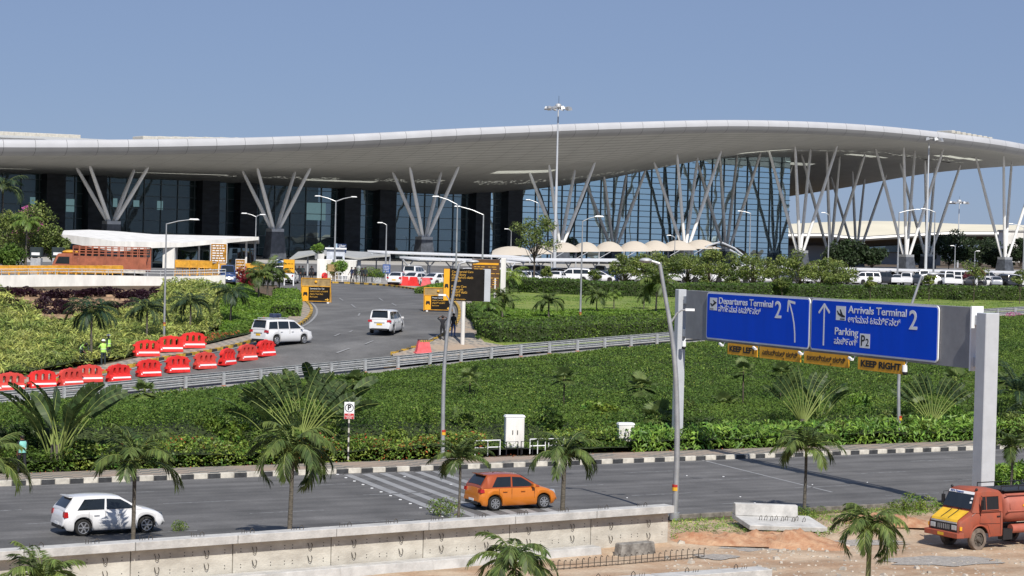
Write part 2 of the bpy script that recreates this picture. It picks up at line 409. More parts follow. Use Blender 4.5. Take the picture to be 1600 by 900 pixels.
def text_mesh(txt, size, name='lettering', m=None, ext=0.004, align='LEFT', sx=1.0, bold=0.0):
    cu_ = bpy.data.curves.new(name, 'FONT'); cu_.body = txt; cu_.size = size; cu_.align_x = align; cu_.align_y = 'CENTER'
    cu_.extrude = ext; cu_.offset = bold; cu_.resolution_u = 3
    o = bpy.data.objects.new(name, cu_); COL.objects.link(o)
    dg = bpy.context.evaluated_depsgraph_get(); me = bpy.data.meshes.new_from_object(o.evaluated_get(dg))
    COL.objects.unlink(o); bpy.data.objects.remove(o); bpy.data.curves.remove(cu_)
    me.name = name; me.materials.clear(); me.materials.append(m or M['sign_white'])
    R = Matrix(((sx, 0, 0, 0), (0, 0, -1, 0), (0, 1, 0, 0), (0, 0, 0, 1)))   # text into the x-z plane facing -y
    me.transform(R); return me
# ================================================================ GROUND AND ROADS
def RP(a, n): return Vector((ROAD_U.x*a+ROAD_N.x*n, ROAD_U.y*a+ROAD_N.y*n))   # road coordinates
def ground():
    fine = np.arange(-90, 150.1, 2.0); xs = np.concatenate([[-4000, -1500, -600, -300, -200, -140, -110], fine, [170, 200, 240, 300, 400, 600, 1000, 2000, 5000]])
    ys = np.concatenate([[-800, -200, 0, 30], np.arange(50, 320.1, 2.0), [330, 350, 380, 420, 470, 550, 700, 1000, 2000, 4000, 9000]])
    X, Y = np.meshgrid(xs, ys); Zv = zt(X, Y)
    nn = X*ROAD_N.x+Y*ROAD_N.y
    Zv = Zv - np.where((nn > 69.5) & (nn < 93), 0.06, 0)
    v = np.stack([X, Y, Zv], -1).reshape(-1, 3); nx = len(xs); ny = len(ys)
    i = np.arange(ny-1)[:, None]*nx+np.arange(nx-1)[None, :]
    f = np.stack([i, i+1, i+nx+1, i+nx], -1).reshape(-1, 4)
    me = bpy.data.meshes.new('ground'); me.from_pydata(v.tolist(), [], f.tolist()); me.materials.append(M['soil'])
    o = link('ground', me); o['kind'] = 'structure'
ground()
L0, L1 = -400, 500
drape('main_road', [RP(L0, NEAR_N), RP(L1, NEAR_N), RP(L1, FAR_N), RP(L0, FAR_N)], 0.0, M['asphalt'], res=60, zf=lambda x, y: np.zeros_like(x))
drape('pavement', [RP(-200, FAR_N+.15), RP(300, FAR_N+.15), RP(300, WALK_N), RP(-200, WALK_N)], 0.17, None or mat('paving', (0.34, 0.29, 0.24), 0.9, var=0.2, scale=1.2), res=60, zf=lambda x, y: np.zeros_like(x))
def paving_nodes(m, sc, c1, c2, c3, rot):
    n = m.node_tree.nodes; l = m.node_tree.links; b = n['Principled BSDF']
    tc = n.new('ShaderNodeTexCoord'); mp = n.new('ShaderNodeMapping'); mp.inputs['Rotation'].default_value = (0, 0, rot)
    ck = n.new('ShaderNodeTexChecker'); ck.inputs['Scale'].default_value = sc; ck.inputs['Color1'].default_value = c1+(1,); ck.inputs['Color2'].default_value = c2+(1,)
    l.new(tc.outputs['Object'], mp.inputs[0]); l.new(mp.outputs[0], ck.inputs[0])
    no = n.new('ShaderNodeTexNoise'); no.inputs['Scale'].default_value = 0.4; no.inputs['Detail'].default_value = 6; l.new(tc.outputs['Object'], no.inputs[0])
    mx = n.new('ShaderNodeMix'); mx.data_type = 'RGBA'; mr = n.new('ShaderNodeMapRange'); mr.inputs[1].default_value = .45; mr.inputs[2].default_value = .65
    l.new(no.outputs[0], mr.inputs[0]); l.new(mr.outputs[0], mx.inputs[0]); l.new(ck.outputs[0], mx.inputs[6]); mx.inputs[7].default_value = c3+(1,)
    l.new(mx.outputs[2], b.inputs['Base Color'])
paving_nodes(MATS['paving'], 2.2, (0.31, 0.26, 0.21), (0.16, 0.16, 0.145), (0.34, 0.26, 0.20), math.radians(30+45))
# kerb of the main road: black and white blocks
def block_kerb(name, pts, step, h, wdt, ms, z_of, label_kind='structure', drop=0.3):
    mb = MB(); pts = resample(pts, step)
    for i, (a, b) in enumerate(zip(pts, pts[1:])):
        dd = (b-a); L = dd.length; c = (a+b)/2; zc = z_of(c.x, c.y)
        mb.box((c.x, c.y, zc+(h-drop)/2), (L*0.985, wdt, h+drop), rz=math.atan2(dd.y, dd.x), mi=i % 2)
    o = mb.build(name, ms, bevel=0.012); o['kind'] = 'structure'; return o
block_kerb('kerb', [RP(-60, FAR_N), RP(190, FAR_N)], 0.66, 0.24, 0.2, [M['kerb_white'], M['kerb_black']], lambda x, y: 0.0)
def strip(name, a, b, wdt, z, m):
    a = Vector(a); b = Vector(b); d_ = (b-a).normalized(); n_ = Vector((-d_.y, d_.x))*wdt/2
    me = bpy.data.meshes.new(name); me.from_pydata([(p.x, p.y, z) for p in (a-n_, b-n_, b+n_, a+n_)], [], [(0, 1, 2, 3)]); me.materials.append(m); return me
mbm = MB()
def add_strip(mb, a, b, wdt, z=0.006, mi=0):
    a = Vector(a); b = Vector(b); d_ = (b-a).normalized(); n_ = Vector((-d_.y, d_.x))*wdt/2
    mb.add([(p.x, p.y, z) for p in (a-n_, b-n_, b+n_, a+n_)], [(0, 1, 2, 3)], mi)
p0 = on_z(444, 762); ph = p0.x*ROAD_U.x+p0.y*ROAD_U.y
for k, nline in enumerate((85.35, 81.3, 77.2, 73.3)):
    for j in range(-12, 20):
        s_ = ph + j*9.3 + k*2.2
        add_strip(mbm, RP(s_, nline), RP(s_+3.3, nline), 0.13, mi=1)
add_strip(mbm, RP(-100, FAR_N-0.45), RP(200, FAR_N-0.45), 0.12, mi=0)
add_strip(mbm, RP(-100, NEAR_N+0.5), RP(200, NEAR_N+0.5), 0.14, mi=0)
q0 = on_z(541, 741); q1 = on_z(672, 793); qd = Vector((q1.x-q0.x, q1.y-q0.y)).normalized()
for k in range(6):
    st = Vector((q0.x, q0.y))+ROAD_U*(k*0.96*1.0)
    add_strip(mbm, st, st+qd*16.6, 0.42, mi=0)
a = on_z(1085, 716); b = on_z(1300, 769); add_strip(mbm, a[:2], b[:2], 0.16, mi=0)
o = mbm.build('road_marking', [M['road_paint'], M['road_paint_thin']]); o['kind'] = 'structure'
mb = MB()                                              # tar patches, reflector studs and litter on the carriageway
for i in range(14):
    p = q0.lerp(q1, i/9.0); mb.box((p.x-0.45*ROAD_U.x, p.y-0.45*ROAD_U.y, 0.012), (0.12, 0.12, 0.024))
for i in range(26):
    p = RP(random.uniform(40, 130), random.uniform(71, 89)); mb.box((p.x, p.y, 0.012), (random.uniform(.05, .12), random.uniform(.05, .1), 0.02), rz=random.random()*3)
o = mb.build('road_studs', M['sign_white']); tag(o, 'tiny white studs and scraps lying loose on the dark carriageway', 'litter', kind='stuff')
mb = MB()
for i in range(30):
    p = RP(random.uniform(40, 130), random.uniform(71, 89)); k = random.uniform(.1, .3)
    mb.add([(p.x+k*math.cos(t)*random.uniform(.6, 1.4), p.y+k*0.6*math.sin(t), 0.005) for t in [j*PI/3 for j in range(6)]], [(0, 1, 2, 3, 4, 5)])
o = mb.build('road_patch', M['kerb_black']); o['kind'] = 'structure'

# near verge: grass strip and dirt yard
drape('dirt_yard', [RP(-150, 20), RP(250, 20), RP(250, NEAR_N-1.4), RP(-150, NEAR_N-1.4)], 0.03, M['dirt'], res=2.0)
block_kerb('near_kerb', [RP(-60, NEAR_N-0.1), RP(190, NEAR_N-0.1)], 1.0, 0.14, 0.18, [M['kerb_grime'], M['kerb_grime']], lambda x, y: 0.0)

# ---------------------------------------------------------------- upper road
def rail_pt(i, off=0.0):                               # guard rail foot, post index i (3 m apart)
    s0 = 26.7; x = (-768+56*i)/(1+.0164*i); Dp = F/s0*(1+.0164*i)
    p = Vector((x*Dp/F+0.15, Dp)); return p+Vector((RV[0], RV[1]))*off
rail_l = [rail_pt(i) for i in range(-8, 60)]
kerb_left_px = [(-60, 622), (0, 612), (60, 602), (120, 591), (200, 577), (255, 562), (302, 556), (341, 549), (375, 541), (405, 532), (440, 521), (468, 510), (482, 499), (488, 488), (483, 478), (472, 470), (455, 462)]
kerb_right_px = [(612, 556), (650, 546), (690, 530), (712, 512), (719, 496), (716, 480), (703, 469), (680, 461), (655, 455), (625, 450), (590, 446.5), (545, 444), (510, 443)]
KL = smooth_line(poly_pts(kerb_left_px)); KR = smooth_line(poly_pts(kerb_right_px))
far_gate = poly_pts([(500, 438), (440, 438), (432, 447)])
end_rail = rail_pt(10.3, 0.4)
upper = [rail_pt(-8, .3), rail_pt(-3, .3), rail_pt(0, .3), rail_pt(5, .3), rail_pt(9.6, .3)]+KR+far_gate+KL[::-1]
drape('upper_road', upper, 0.05, M['asphalt_upper'], res=2.0)
drape('rail_verge', [rail_pt(i, -1.2) for i in range(-8, 60, 4)]+[rail_pt(i, 0.45) for i in range(59, -9, -4)], 0.06, mat('verge_concrete', (0.30, 0.29, 0.27), .9, var=.2, scale=.8), res=2.0)
yb = [M['kerb_yellow'], M['kerb_black']]
block_kerb('left_kerb', KL, 0.7, 0.2, 0.22, yb, lambda x, y: Z(x, y)+.05)
block_kerb('right_kerb', KR, 0.7, 0.2, 0.22, yb, lambda x, y: Z(x, y)+.05)
# pavements behind those kerbs
m2 = mat('paving_upper', (0.36, 0.30, 0.23), 0.9); paving_nodes(m2, 2.2, (0.36, 0.31, 0.25), (0.20, 0.19, 0.17), (0.38, 0.29, 0.21), math.radians(20))
def offset_line(pts, dd):
    out = []
    for i, p in enumerate(pts):
        t = (pts[min(i+1, len(pts)-1)]-pts[max(i-1, 0)]).normalized(); out.append(p+Vector((-t.y, t.x))*dd)
    return out
left_walk_back = poly_pts([(452, 461), (447, 470), (450, 490), (445, 502), (415, 516), (385, 527), (340, 538), (300, 547), (255, 553), (200, 566), (165, 573), (100, 584), (0, 600), (-60, 610)])
drape('left_pavement', KL+[Vector(p) for p in left_walk_back], 0.17, m2, res=2.0)
rk = KR[:]
right_walk = rk[:int(len(rk)*0.80)][::-1]
rw_back = poly_pts([(690, 437), (730, 447), (738, 470), (745, 500), (750, 530), (757, 537)])
rw_rail = [rail_pt(i, 1.9) for i in range(14, 60, 3)]+[rail_pt(i, 0.5) for i in range(58, 8, -3)]
wedge = [rail_pt(10.2, .5)]+KR[:int(len(KR)*.6)]+poly_pts([(735, 470), (745, 500), (748, 530), (757, 538)])+[rail_pt(i, .5) for i in (15, 13, 12, 11)]
drape('corner_pavement', wedge, 0.17, m2, res=2.0)
drape('rail_path', [rail_pt(i, .5) for i in range(15, 58, 3)]+[rail_pt(i, 1.9) for i in range(57, 14, -3)], 0.10, mat('path_tan', (0.42, 0.36, 0.27), .9, var=.2, scale=1), res=2.0)
drape('plaza_apron', KR[int(len(KR)*.6):]+poly_pts([(500, 438), (640, 437), (730, 446), (735, 470)]), 0.16, mat('apron', (0.34, 0.32, 0.29), .9, var=.15, scale=.5), res=2.0)
# far tarmac where the cars are parked
park_poly = poly_pts([(560, 442), (640, 447), (720, 451), (800, 447), (1000, 444.5), (1200, 448), (1400, 453), (1700, 461)])+[(190, 300), (190, 450), (-60, 330), (-90, 260)]+poly_pts([(0, 437.5), (330, 441), (430, 447), (500, 440)])
drape('parking_tarmac', park_poly, 0.10, mat('park_asphalt', (0.16, .155, .15), .9, var=.2, scale=.3), res=4.0)
drape('terminal_forecourt', [(-200, 262), (-60, 262), (60, 272), (190, 302), (420, 420), (520, 560), (300, 640), (60, 520), (-260, 330)], 0.06, mat('forecourt', (0.48, .465, .44), .9, var=.15, scale=.2), res=8.0)
# lane dashes and edge lines on the upper road
mbm = MB()
def zdash(px1, px2, wd=0.14):
    a = T(*px1); b = T(*px2); dd = (b-a); n_ = Vector((-dd.y, dd.x, 0)).normalized()*wd/2
    mbm.add([(p.x, p.y, Z(p.x, p.y)+.085) for p in (a-n_, b-n_, b+n_, a+n_)], [(0, 1, 2, 3)])
for q in [((522, 527), (531, 523)), ((571, 539), (583, 534)), ((526, 553), (546, 546)), ((549, 477), (555, 482)), ((530, 467), (536, 471)), ((612, 475), (619, 479)), ((592, 467), (598, 471)), ((545, 521), (551, 518)), ((560, 495), (562, 491))]: zdash(*q)
def line_along(pts, off, wd, z=0.085):
    o_ = offset_line(pts, off)
    for a, b in zip(o_, o_[1:]):
        dd = b-a; n_ = Vector((-dd.y, dd.x)).normalized()*wd/2
        mbm.add([(p.x, p.y, Z(p.x, p.y)+z) for p in (a-n_, b-n_, b+n_, a+n_)], [(0, 1, 2, 3)])
line_along(resample(KL, 1.5), -.45, .18); line_along(resample(KR, 1.5)[4:], .45, .14)
line_along([rail_pt(i/2) for i in range(-10, 19)], 1.1, .13)
for i in range(9):                                     # pale bars at the gate
    a = T(452+i*7, 441.5); mbm.add([(a.x+dx, a.y+dy, Z(a.x, a.y)+.09) for dx, dy in ((-.2, -1), (.2, -1), (.2, 1), (-.2, 1))], [(0, 1, 2, 3)])
o = mbm.build('lane_marking', M['road_paint']); o['kind'] = 'structure'

# lawns
LAWN = [rail_pt(i, 2.0) for i in range(15, 58, 3)]+[Vector(T(1700, 459)[:2])]+[Vector(p) for p in poly_pts([(1600, 459), (1400, 453.5), (1200, 449), (1000, 446.5), (800, 449), (735, 452), (738, 470), (745, 500), (750, 530), (757, 537)])]
drape('lawn', LAWN, 0.09, M['grass'], res=2.0)
drape('small_lawn', poly_pts([(668, 458), (680, 451), (700, 447), (722, 449), (712, 462), (692, 462)]), 0.2, M['grass'], res=2.0)
0 and drape('soil_patch', poly_pts([(735, 540), (757, 533), (800, 531), (850, 531), (850, 536), (757, 541)]), 0.2, mat('orange_soil', (0.45, 0.22, 0.10), .95, var=.3, scale=1), res=2.0)

# low mounds of haze-far hills are not visible; a far belt of trees closes the horizon
# ================================================================ TERMINAL
TA = Vector((26.4, 17.6, 0)); TU = TA.normalized(); TNB = Vector((-TU.y, TU.x, 0)); TO = Vector((-69.8, 355.6, 0)); TG = 8.6
def TP(n, w_, z): return TO+TA*n+TNB*w_+Vector((0, 0, z))
WN = [-18, -3.5, 35, 70, 95]
NN = [-3, -2, -1, 0, 1, 2, 3, 4, 5, 6, 7, 7.4]
ZS = np.array([[22.0, 22.6, 23.7, 25.3, 27.6, 30.6, 33.3, 35.5, 36.3, 35.6, 33.9, 33.2],
               [22.2, 22.6, 23.0, 23.6, 24.7, 26.3, 28.2, 31.8, 34.7, 35.8, 35.0, 34.2],
               [21.8, 22.0, 22.5, 23.0, 22.9, 22.6, 22.6, 26.4, 32.6, 34.6, 33.6, 33.0],
               [21.5, 21.5, 21.5, 21.5, 21.5, 21.5, 21.8, 24.0, 26.8, 28.6, 29.4, 29.4],
               [21.0, 21.0, 21.0, 21.0, 21.0, 21.0, 21.0, 22.0, 24.0, 26.0, 27.0, 27.0]])
def cub(x, xs, ys):
    i = int(np.clip(np.searchsorted(xs, x)-1, 0, len(xs)-2)); h = xs[i+1]-xs[i]; t = (x-xs[i])/h
    def sl_(k):
        if k == 0: return (ys[1]-ys[0])/(xs[1]-xs[0])
        if k == len(xs)-1: return (ys[-1]-ys[-2])/(xs[-1]-xs[-2])
        return (ys[k+1]-ys[k-1])/(xs[k+1]-xs[k-1])
    m0 = sl_(i)*h; m1 = sl_(i+1)*h
    return (2*t**3-3*t*t+1)*ys[i]+(t**3-2*t*t+t)*m0+(-2*t**3+3*t*t)*ys[i+1]+(t**3-t*t)*m1
def zsoff(n, w_): return cub(w_, WN, [cub(n, NN, ZS[k]) for k in range(5)])
def weave(n): return -18+8*float(sstep((n-6.2)/1.2))
def ztop(n, w_):
    lf = 1-0.62*float(sstep((n-1.5)/2.5)); return zsoff(n, w_)+2.55+4.2*lf*float(sstep((w_+16)/50))
term = empty('airport_terminal', TP(2.4, 20, TG), label='long airport terminal with wavy silver roof on leaning white struts above dark glass', cat='terminal')
bpy.context.view_layer.update()
def tb(mb, name, mats, smooth=False, bevel=0, parent=None):
    o = mb.build(name, mats, None, smooth, bevel); par = parent or term
    o.parent = par; o.matrix_parent_inverse = Matrix.Translation(-term.location) if par is term else par.matrix_parent_inverse.copy()
    if par is not term: o.matrix_parent_inverse = Matrix.Identity(4)
    return o
def roof_mat(name, c, lines_v, dark, rough=0.45, metal=0.3, usc=1.0, vfreq=1.0, vdark=0.25):
    m = bpy.data.materials.new(name); m.use_nodes = True; n = m.node_tree.nodes; l = m.node_tree.links; b = n['Principled BSDF']
    uv = n.new('ShaderNodeUVMap'); sp = n.new('ShaderNodeSeparateXYZ'); l.new(uv.outputs[0], sp.inputs[0])
    def line(sock, mul, wd):
        a = n.new('ShaderNodeMath'); a.operation = 'MULTIPLY'; a.inputs[1].default_value = mul; l.new(sock, a.inputs[0])
        f = n.new('ShaderNodeMath'); f.operation = 'FRACT'; l.new(a.outputs[0], f.inputs[0])
        g = n.new('ShaderNodeMath'); g.operation = 'LESS_THAN'; g.inputs[1].default_value = wd; l.new(f.outputs[0], g.inputs[0]); return g
    g1 = line(sp.outputs[0], usc, dark[0]); g2 = line(sp.outputs[1], vfreq, dark[1])
    no = n.new('ShaderNodeTexNoise'); no.inputs['Scale'].default_value = 0.25; tc = n.new('ShaderNodeTexCoord'); l.new(tc.outputs['Object'], no.inputs[0])
    mr = n.new('ShaderNodeMapRange'); mr.inputs[3].default_value = .85; mr.inputs[4].default_value = 1.12; l.new(no.outputs[0], mr.inputs[0])
    m1 = n.new('ShaderNodeMix'); m1.data_type = 'RGBA'; m1.inputs[6].default_value = tuple(c)+(1,); m1.inputs[7].default_value = tuple(x*vdark for x in c)+(1,)
    l.new(g2.outputs[0], m1.inputs[0])
    m2_ = n.new('ShaderNodeMix'); m2_.data_type = 'RGBA'; m2_.inputs[7].default_value = tuple(x*.3 for x in c)+(1,); l.new(g1.outputs[0], m2_.inputs[0]); l.new(m1.outputs[2], m2_.inputs[6])
    hs = n.new('ShaderNodeHueSaturation'); l.new(mr.outputs[0], hs.inputs['Value']); l.new(m2_.outputs[2], hs.inputs['Color']); l.new(hs.outputs[0], b.inputs['Base Color'])
    b.inputs['Roughness'].default_value = rough; b.inputs['Metallic'].default_value = metal
    return m
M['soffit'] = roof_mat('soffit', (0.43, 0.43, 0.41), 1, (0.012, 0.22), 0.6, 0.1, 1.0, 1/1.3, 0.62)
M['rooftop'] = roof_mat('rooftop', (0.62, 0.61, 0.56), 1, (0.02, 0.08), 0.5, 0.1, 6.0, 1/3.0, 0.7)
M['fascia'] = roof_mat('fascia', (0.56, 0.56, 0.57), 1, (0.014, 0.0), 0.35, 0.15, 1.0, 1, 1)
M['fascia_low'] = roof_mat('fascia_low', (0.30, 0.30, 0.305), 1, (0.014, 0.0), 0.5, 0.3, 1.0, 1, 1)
def grid_mesh(name, P, mats, uv, mi=None, skip=None, smooth=True, flip=False):
    a, b = P.shape[:2]; f = []; mm = []
    for i in range(a-1):
        for j in range(b-1):
            if skip is not None and skip[i, j]: continue
            q = (i*b+j, (i+1)*b+j, (i+1)*b+j+1, i*b+j+1); f.append(q[::-1] if flip else q); mm.append(0 if mi is None else int(mi[i, j]))
    me = bpy.data.meshes.new(name); me.from_pydata(P.reshape(-1, 3).tolist(), [], f)
    for m_ in (mats if isinstance(mats, (list, tuple)) else [mats]): me.materials.append(m_)
    me.polygons.foreach_set('material_index', mm); me.polygons.foreach_set('use_smooth', [smooth]*len(f))
    ul = me.uv_layers.new(name='UVMap'); U = uv.reshape(-1, 2)
    vi = np.empty(len(me.loops), np.int32); me.loops.foreach_get('vertex_index', vi); ul.data.foreach_set('uv', U[vi].reshape(-1).astype(np.float32))
    me.update(); return me
def tlink(name, me, parent=term):
    o = link(name, me, parent); o.matrix_parent_inverse = Matrix.Translation(-term.location); return o
ns = np.arange(-3, 7.4001, 0.05); NS = len(ns)
wsu = np.array([0, .02]+list(np.linspace(.04, 1, 74)))
Ps = np.zeros((NS, len(wsu), 3)); Pt = Ps.copy(); UVs = np.zeros((NS, len(wsu), 2)); Wv = np.zeros((NS, len(wsu)))
for i, n_ in enumerate(ns):
    we = weave(n_)
    for j, t_ in enumerate(wsu):
        w_ = we+(95-we)*t_; Wv[i, j] = w_
        zs = zsoff(n_, w_); Ps[i, j] = TP(n_, w_, zs); Pt[i, j] = TP(n_, w_, ztop(n_, w_)); UVs[i, j] = (n_*6+100, w_+60)
NV = ns[:, None]+0*Wv
def cell(n0, n1, w0, w1): return (NV >= n0-1e-6) & (NV < n1-1e-6) & (Wv >= w0) & (Wv < w1)
sky_cells = [(1.5, 2.0, 17, 20), (2.55, 3.0, 0, 3.0), (4.55, 5.0, 2, 5), (6.55, 7.0, 6, 9), (6.1, 6.5, 22, 24), (5.9, 6.3, 41, 44), (-0.95, -0.3, 12, 14), (0.3, 0.9, 12, 14)]
perf_cells = [(0.9, 4.1, 13, 17.5), (4.1, 7.1, 13, 17.5)]
mi = np.zeros((NS, len(wsu)), int); topskip = np.zeros((NS, len(wsu)), bool)
for c in sky_cells:
    mi[cell(*c)] = 1; topskip |= cell(c[0]-.1, c[1]+.1, c[2]-5.5, c[3]+2)
for c in perf_cells:
    topskip |= cell(c[0], c[1], c[2]-5.5, c[3]+1)
M['skylight'] = mat('skylight_sheet', (0.75, 0.66, 0.48), .6, trans=.6, var=.05)
M['skylight_top'] = mat('skylight_top', (0.88, 0.86, 0.80), .6, trans=.85, var=.03)
perf = np.zeros((NS, len(wsu)), bool)
for c in perf_cells: perf |= cell(*c)
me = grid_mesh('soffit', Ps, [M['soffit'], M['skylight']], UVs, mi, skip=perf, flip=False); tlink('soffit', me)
# perforated bands: fine cells, some let the sun through
def perforated(nr, wr):
    n0, n1, w0, w1 = nr[0], nr[1], wr[0], wr[1]
    a = np.arange(n0, n1+1e-6, 0.0125*1.0); jj = [j for j in range(len(wsu)-1) if w0 <= Wv[0, j] < w1 and True]
    wlo = Wv[0, jj[0]]; whi = Wv[0, jj[-1]+1]; b = np.linspace(wlo, whi, max(4, int((whi-wlo)/0.42)))
    P = np.array([[TP(x, y, zsoff(x, y)-.01) for y in b] for x in a]); U = np.array([[(x*6+100, y+60) for y in b] for x in a])
    k = np.random.default_rng(3).random((len(a), len(b))); big = vnoise(a[:, None]*31+0*b, b[None, :]+0*a[:, None], .5, 4)
    mm = np.where((k > .70) & (np.arange(len(b))[None, :] % 2 == 0) & (big > -.15), 1, 0)
    return grid_mesh('perforated_panel', P, [M['soffit'], M['skylight']], U, mm)
for c in perf_cells[:2]+perf_cells[2:]: tlink('perforated_panel', perforated((c[0], c[1]), (c[2], c[3])))
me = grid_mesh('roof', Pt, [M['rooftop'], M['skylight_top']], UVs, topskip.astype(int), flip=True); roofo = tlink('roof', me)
# side and back closures
mb = MB()
for idx in (-1, 0):
    for j in range(len(wsu)-1): mb.add([Ps[idx, j], Ps[idx, j+1], Pt[idx, j+1], Pt[idx, j]], [(0, 1, 2, 3)])
for i in range(NS-1): mb.add([Ps[i, -1], Ps[i+1, -1], Pt[i+1, -1], Pt[i, -1]], [(0, 1, 2, 3)])
tb(mb, 'roof_edge', M['fascia_low'])
# fascia: grey lower band + bright rolled upper band
prof_low = [(0, 0), (-.55, .25), (-1.05, .75), (-1.25, 1.25)]
prof_up = [(-1.25, 1.29)]+[(-1.25+.62*(1-math.cos(a)), 1.29+1.28*math.sin(a)) for a in np.linspace(.15, PI/2, 8)]+[(0.1, 2.6)]
def fascia(prof, name, m):
    nn_ = ns; P = np.zeros((NS, len(prof), 3)); U = np.zeros((NS, len(prof), 2))
    for i, n_ in enumerate(nn_):
        we = weave(n_); z0 = zsoff(n_, we)
        for j, (dw, dz) in enumerate(prof): P[i, j] = TP(n_, we+dw, z0+dz); U[i, j] = (n_*6+100, j)
    tlink(name, grid_mesh(name, P, m, U, flip=True))
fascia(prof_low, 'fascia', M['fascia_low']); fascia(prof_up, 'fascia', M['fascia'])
# skylight boxes on the roof
for (pa, pb, D_) in (((-20, 207), (118, 213), 372), ((216, 215), (406, 218), 382), ((1474, 199), (1540, 211), 470)):
    mb = MB()
    for k in range(8):
        t = (k+.5)/8; px = pa[0]+(pb[0]-pa[0])*t; py = pa[1]+(pb[1]-pa[1])*t; p = at_d(px, py, D_ if pa[0] > 1000 else D_+t*18)
        mb.box(p+Vector((0, 0, -1.0)), ((pb[0]-pa[0])/8/8.2*1.12, 5, 2.4 if pa[0] < 1000 else .7), rz=math.radians(33.7))
    tb(mb, 'skylight_box', mat('skylight_box', (.52, .50, .45), .5, var=.1), bevel=.1)

# facade glass: tint and gloss vary by bay to imitate uneven reflections
def glass_mat(name, base, refl, rough=0.015):
    m = bpy.data.materials.new(name); m.use_nodes = True; n = m.node_tree.nodes; l = m.node_tree.links; b = n['Principled BSDF']
    b.inputs['Roughness'].default_value = .35
    tc = n.new('ShaderNodeTexCoord'); no = n.new('ShaderNodeTexNoise'); no.inputs['Scale'].default_value = .09; no.inputs['Detail'].default_value = 3; l.new(tc.outputs['Object'], no.inputs[0])
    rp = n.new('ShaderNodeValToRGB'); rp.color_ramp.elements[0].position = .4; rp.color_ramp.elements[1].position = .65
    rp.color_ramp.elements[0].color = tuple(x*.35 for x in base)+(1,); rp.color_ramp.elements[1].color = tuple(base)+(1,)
    l.new(no.outputs[0], rp.inputs[0]); l.new(rp.outputs[0], b.inputs['Base Color'])
    gl = n.new('ShaderNodeBsdfGlossy'); gl.inputs['Roughness'].default_value = rough; gl.inputs['Color'].default_value = (.72, .92, .98, 1)
    nb = n.new('ShaderNodeTexNoise'); nb.inputs['Scale'].default_value = .22; nb.inputs['Detail'].default_value = 1; l.new(tc.outputs['Object'], nb.inputs[0])
    bp = n.new('ShaderNodeBump'); bp.inputs['Strength'].default_value = .12; bp.inputs['Distance'].default_value = .3; l.new(nb.outputs[0], bp.inputs['Height']); l.new(bp.outputs[0], gl.inputs['Normal'])
    mx = n.new('ShaderNodeMixShader'); mx.inputs[0].default_value = refl; l.new(b.outputs[0], mx.inputs[1]); l.new(gl.outputs[0], mx.inputs[2]); l.new(mx.outputs[0], n['Material Output'].inputs['Surface'])
    return m
M['glass_left'] = glass_mat('curtain_glass_low_refl', (0.016, 0.060, 0.060), 0.06)
M['glass_mid'] = glass_mat('curtain_glass_mid_refl', (0.020, 0.066, 0.070), 0.24)
M['glass_right'] = glass_mat('curtain_glass_sky_refl', (0.030, 0.080, 0.100), 0.80)
WF = 35; NF0 = -3; NF1 = 5.86
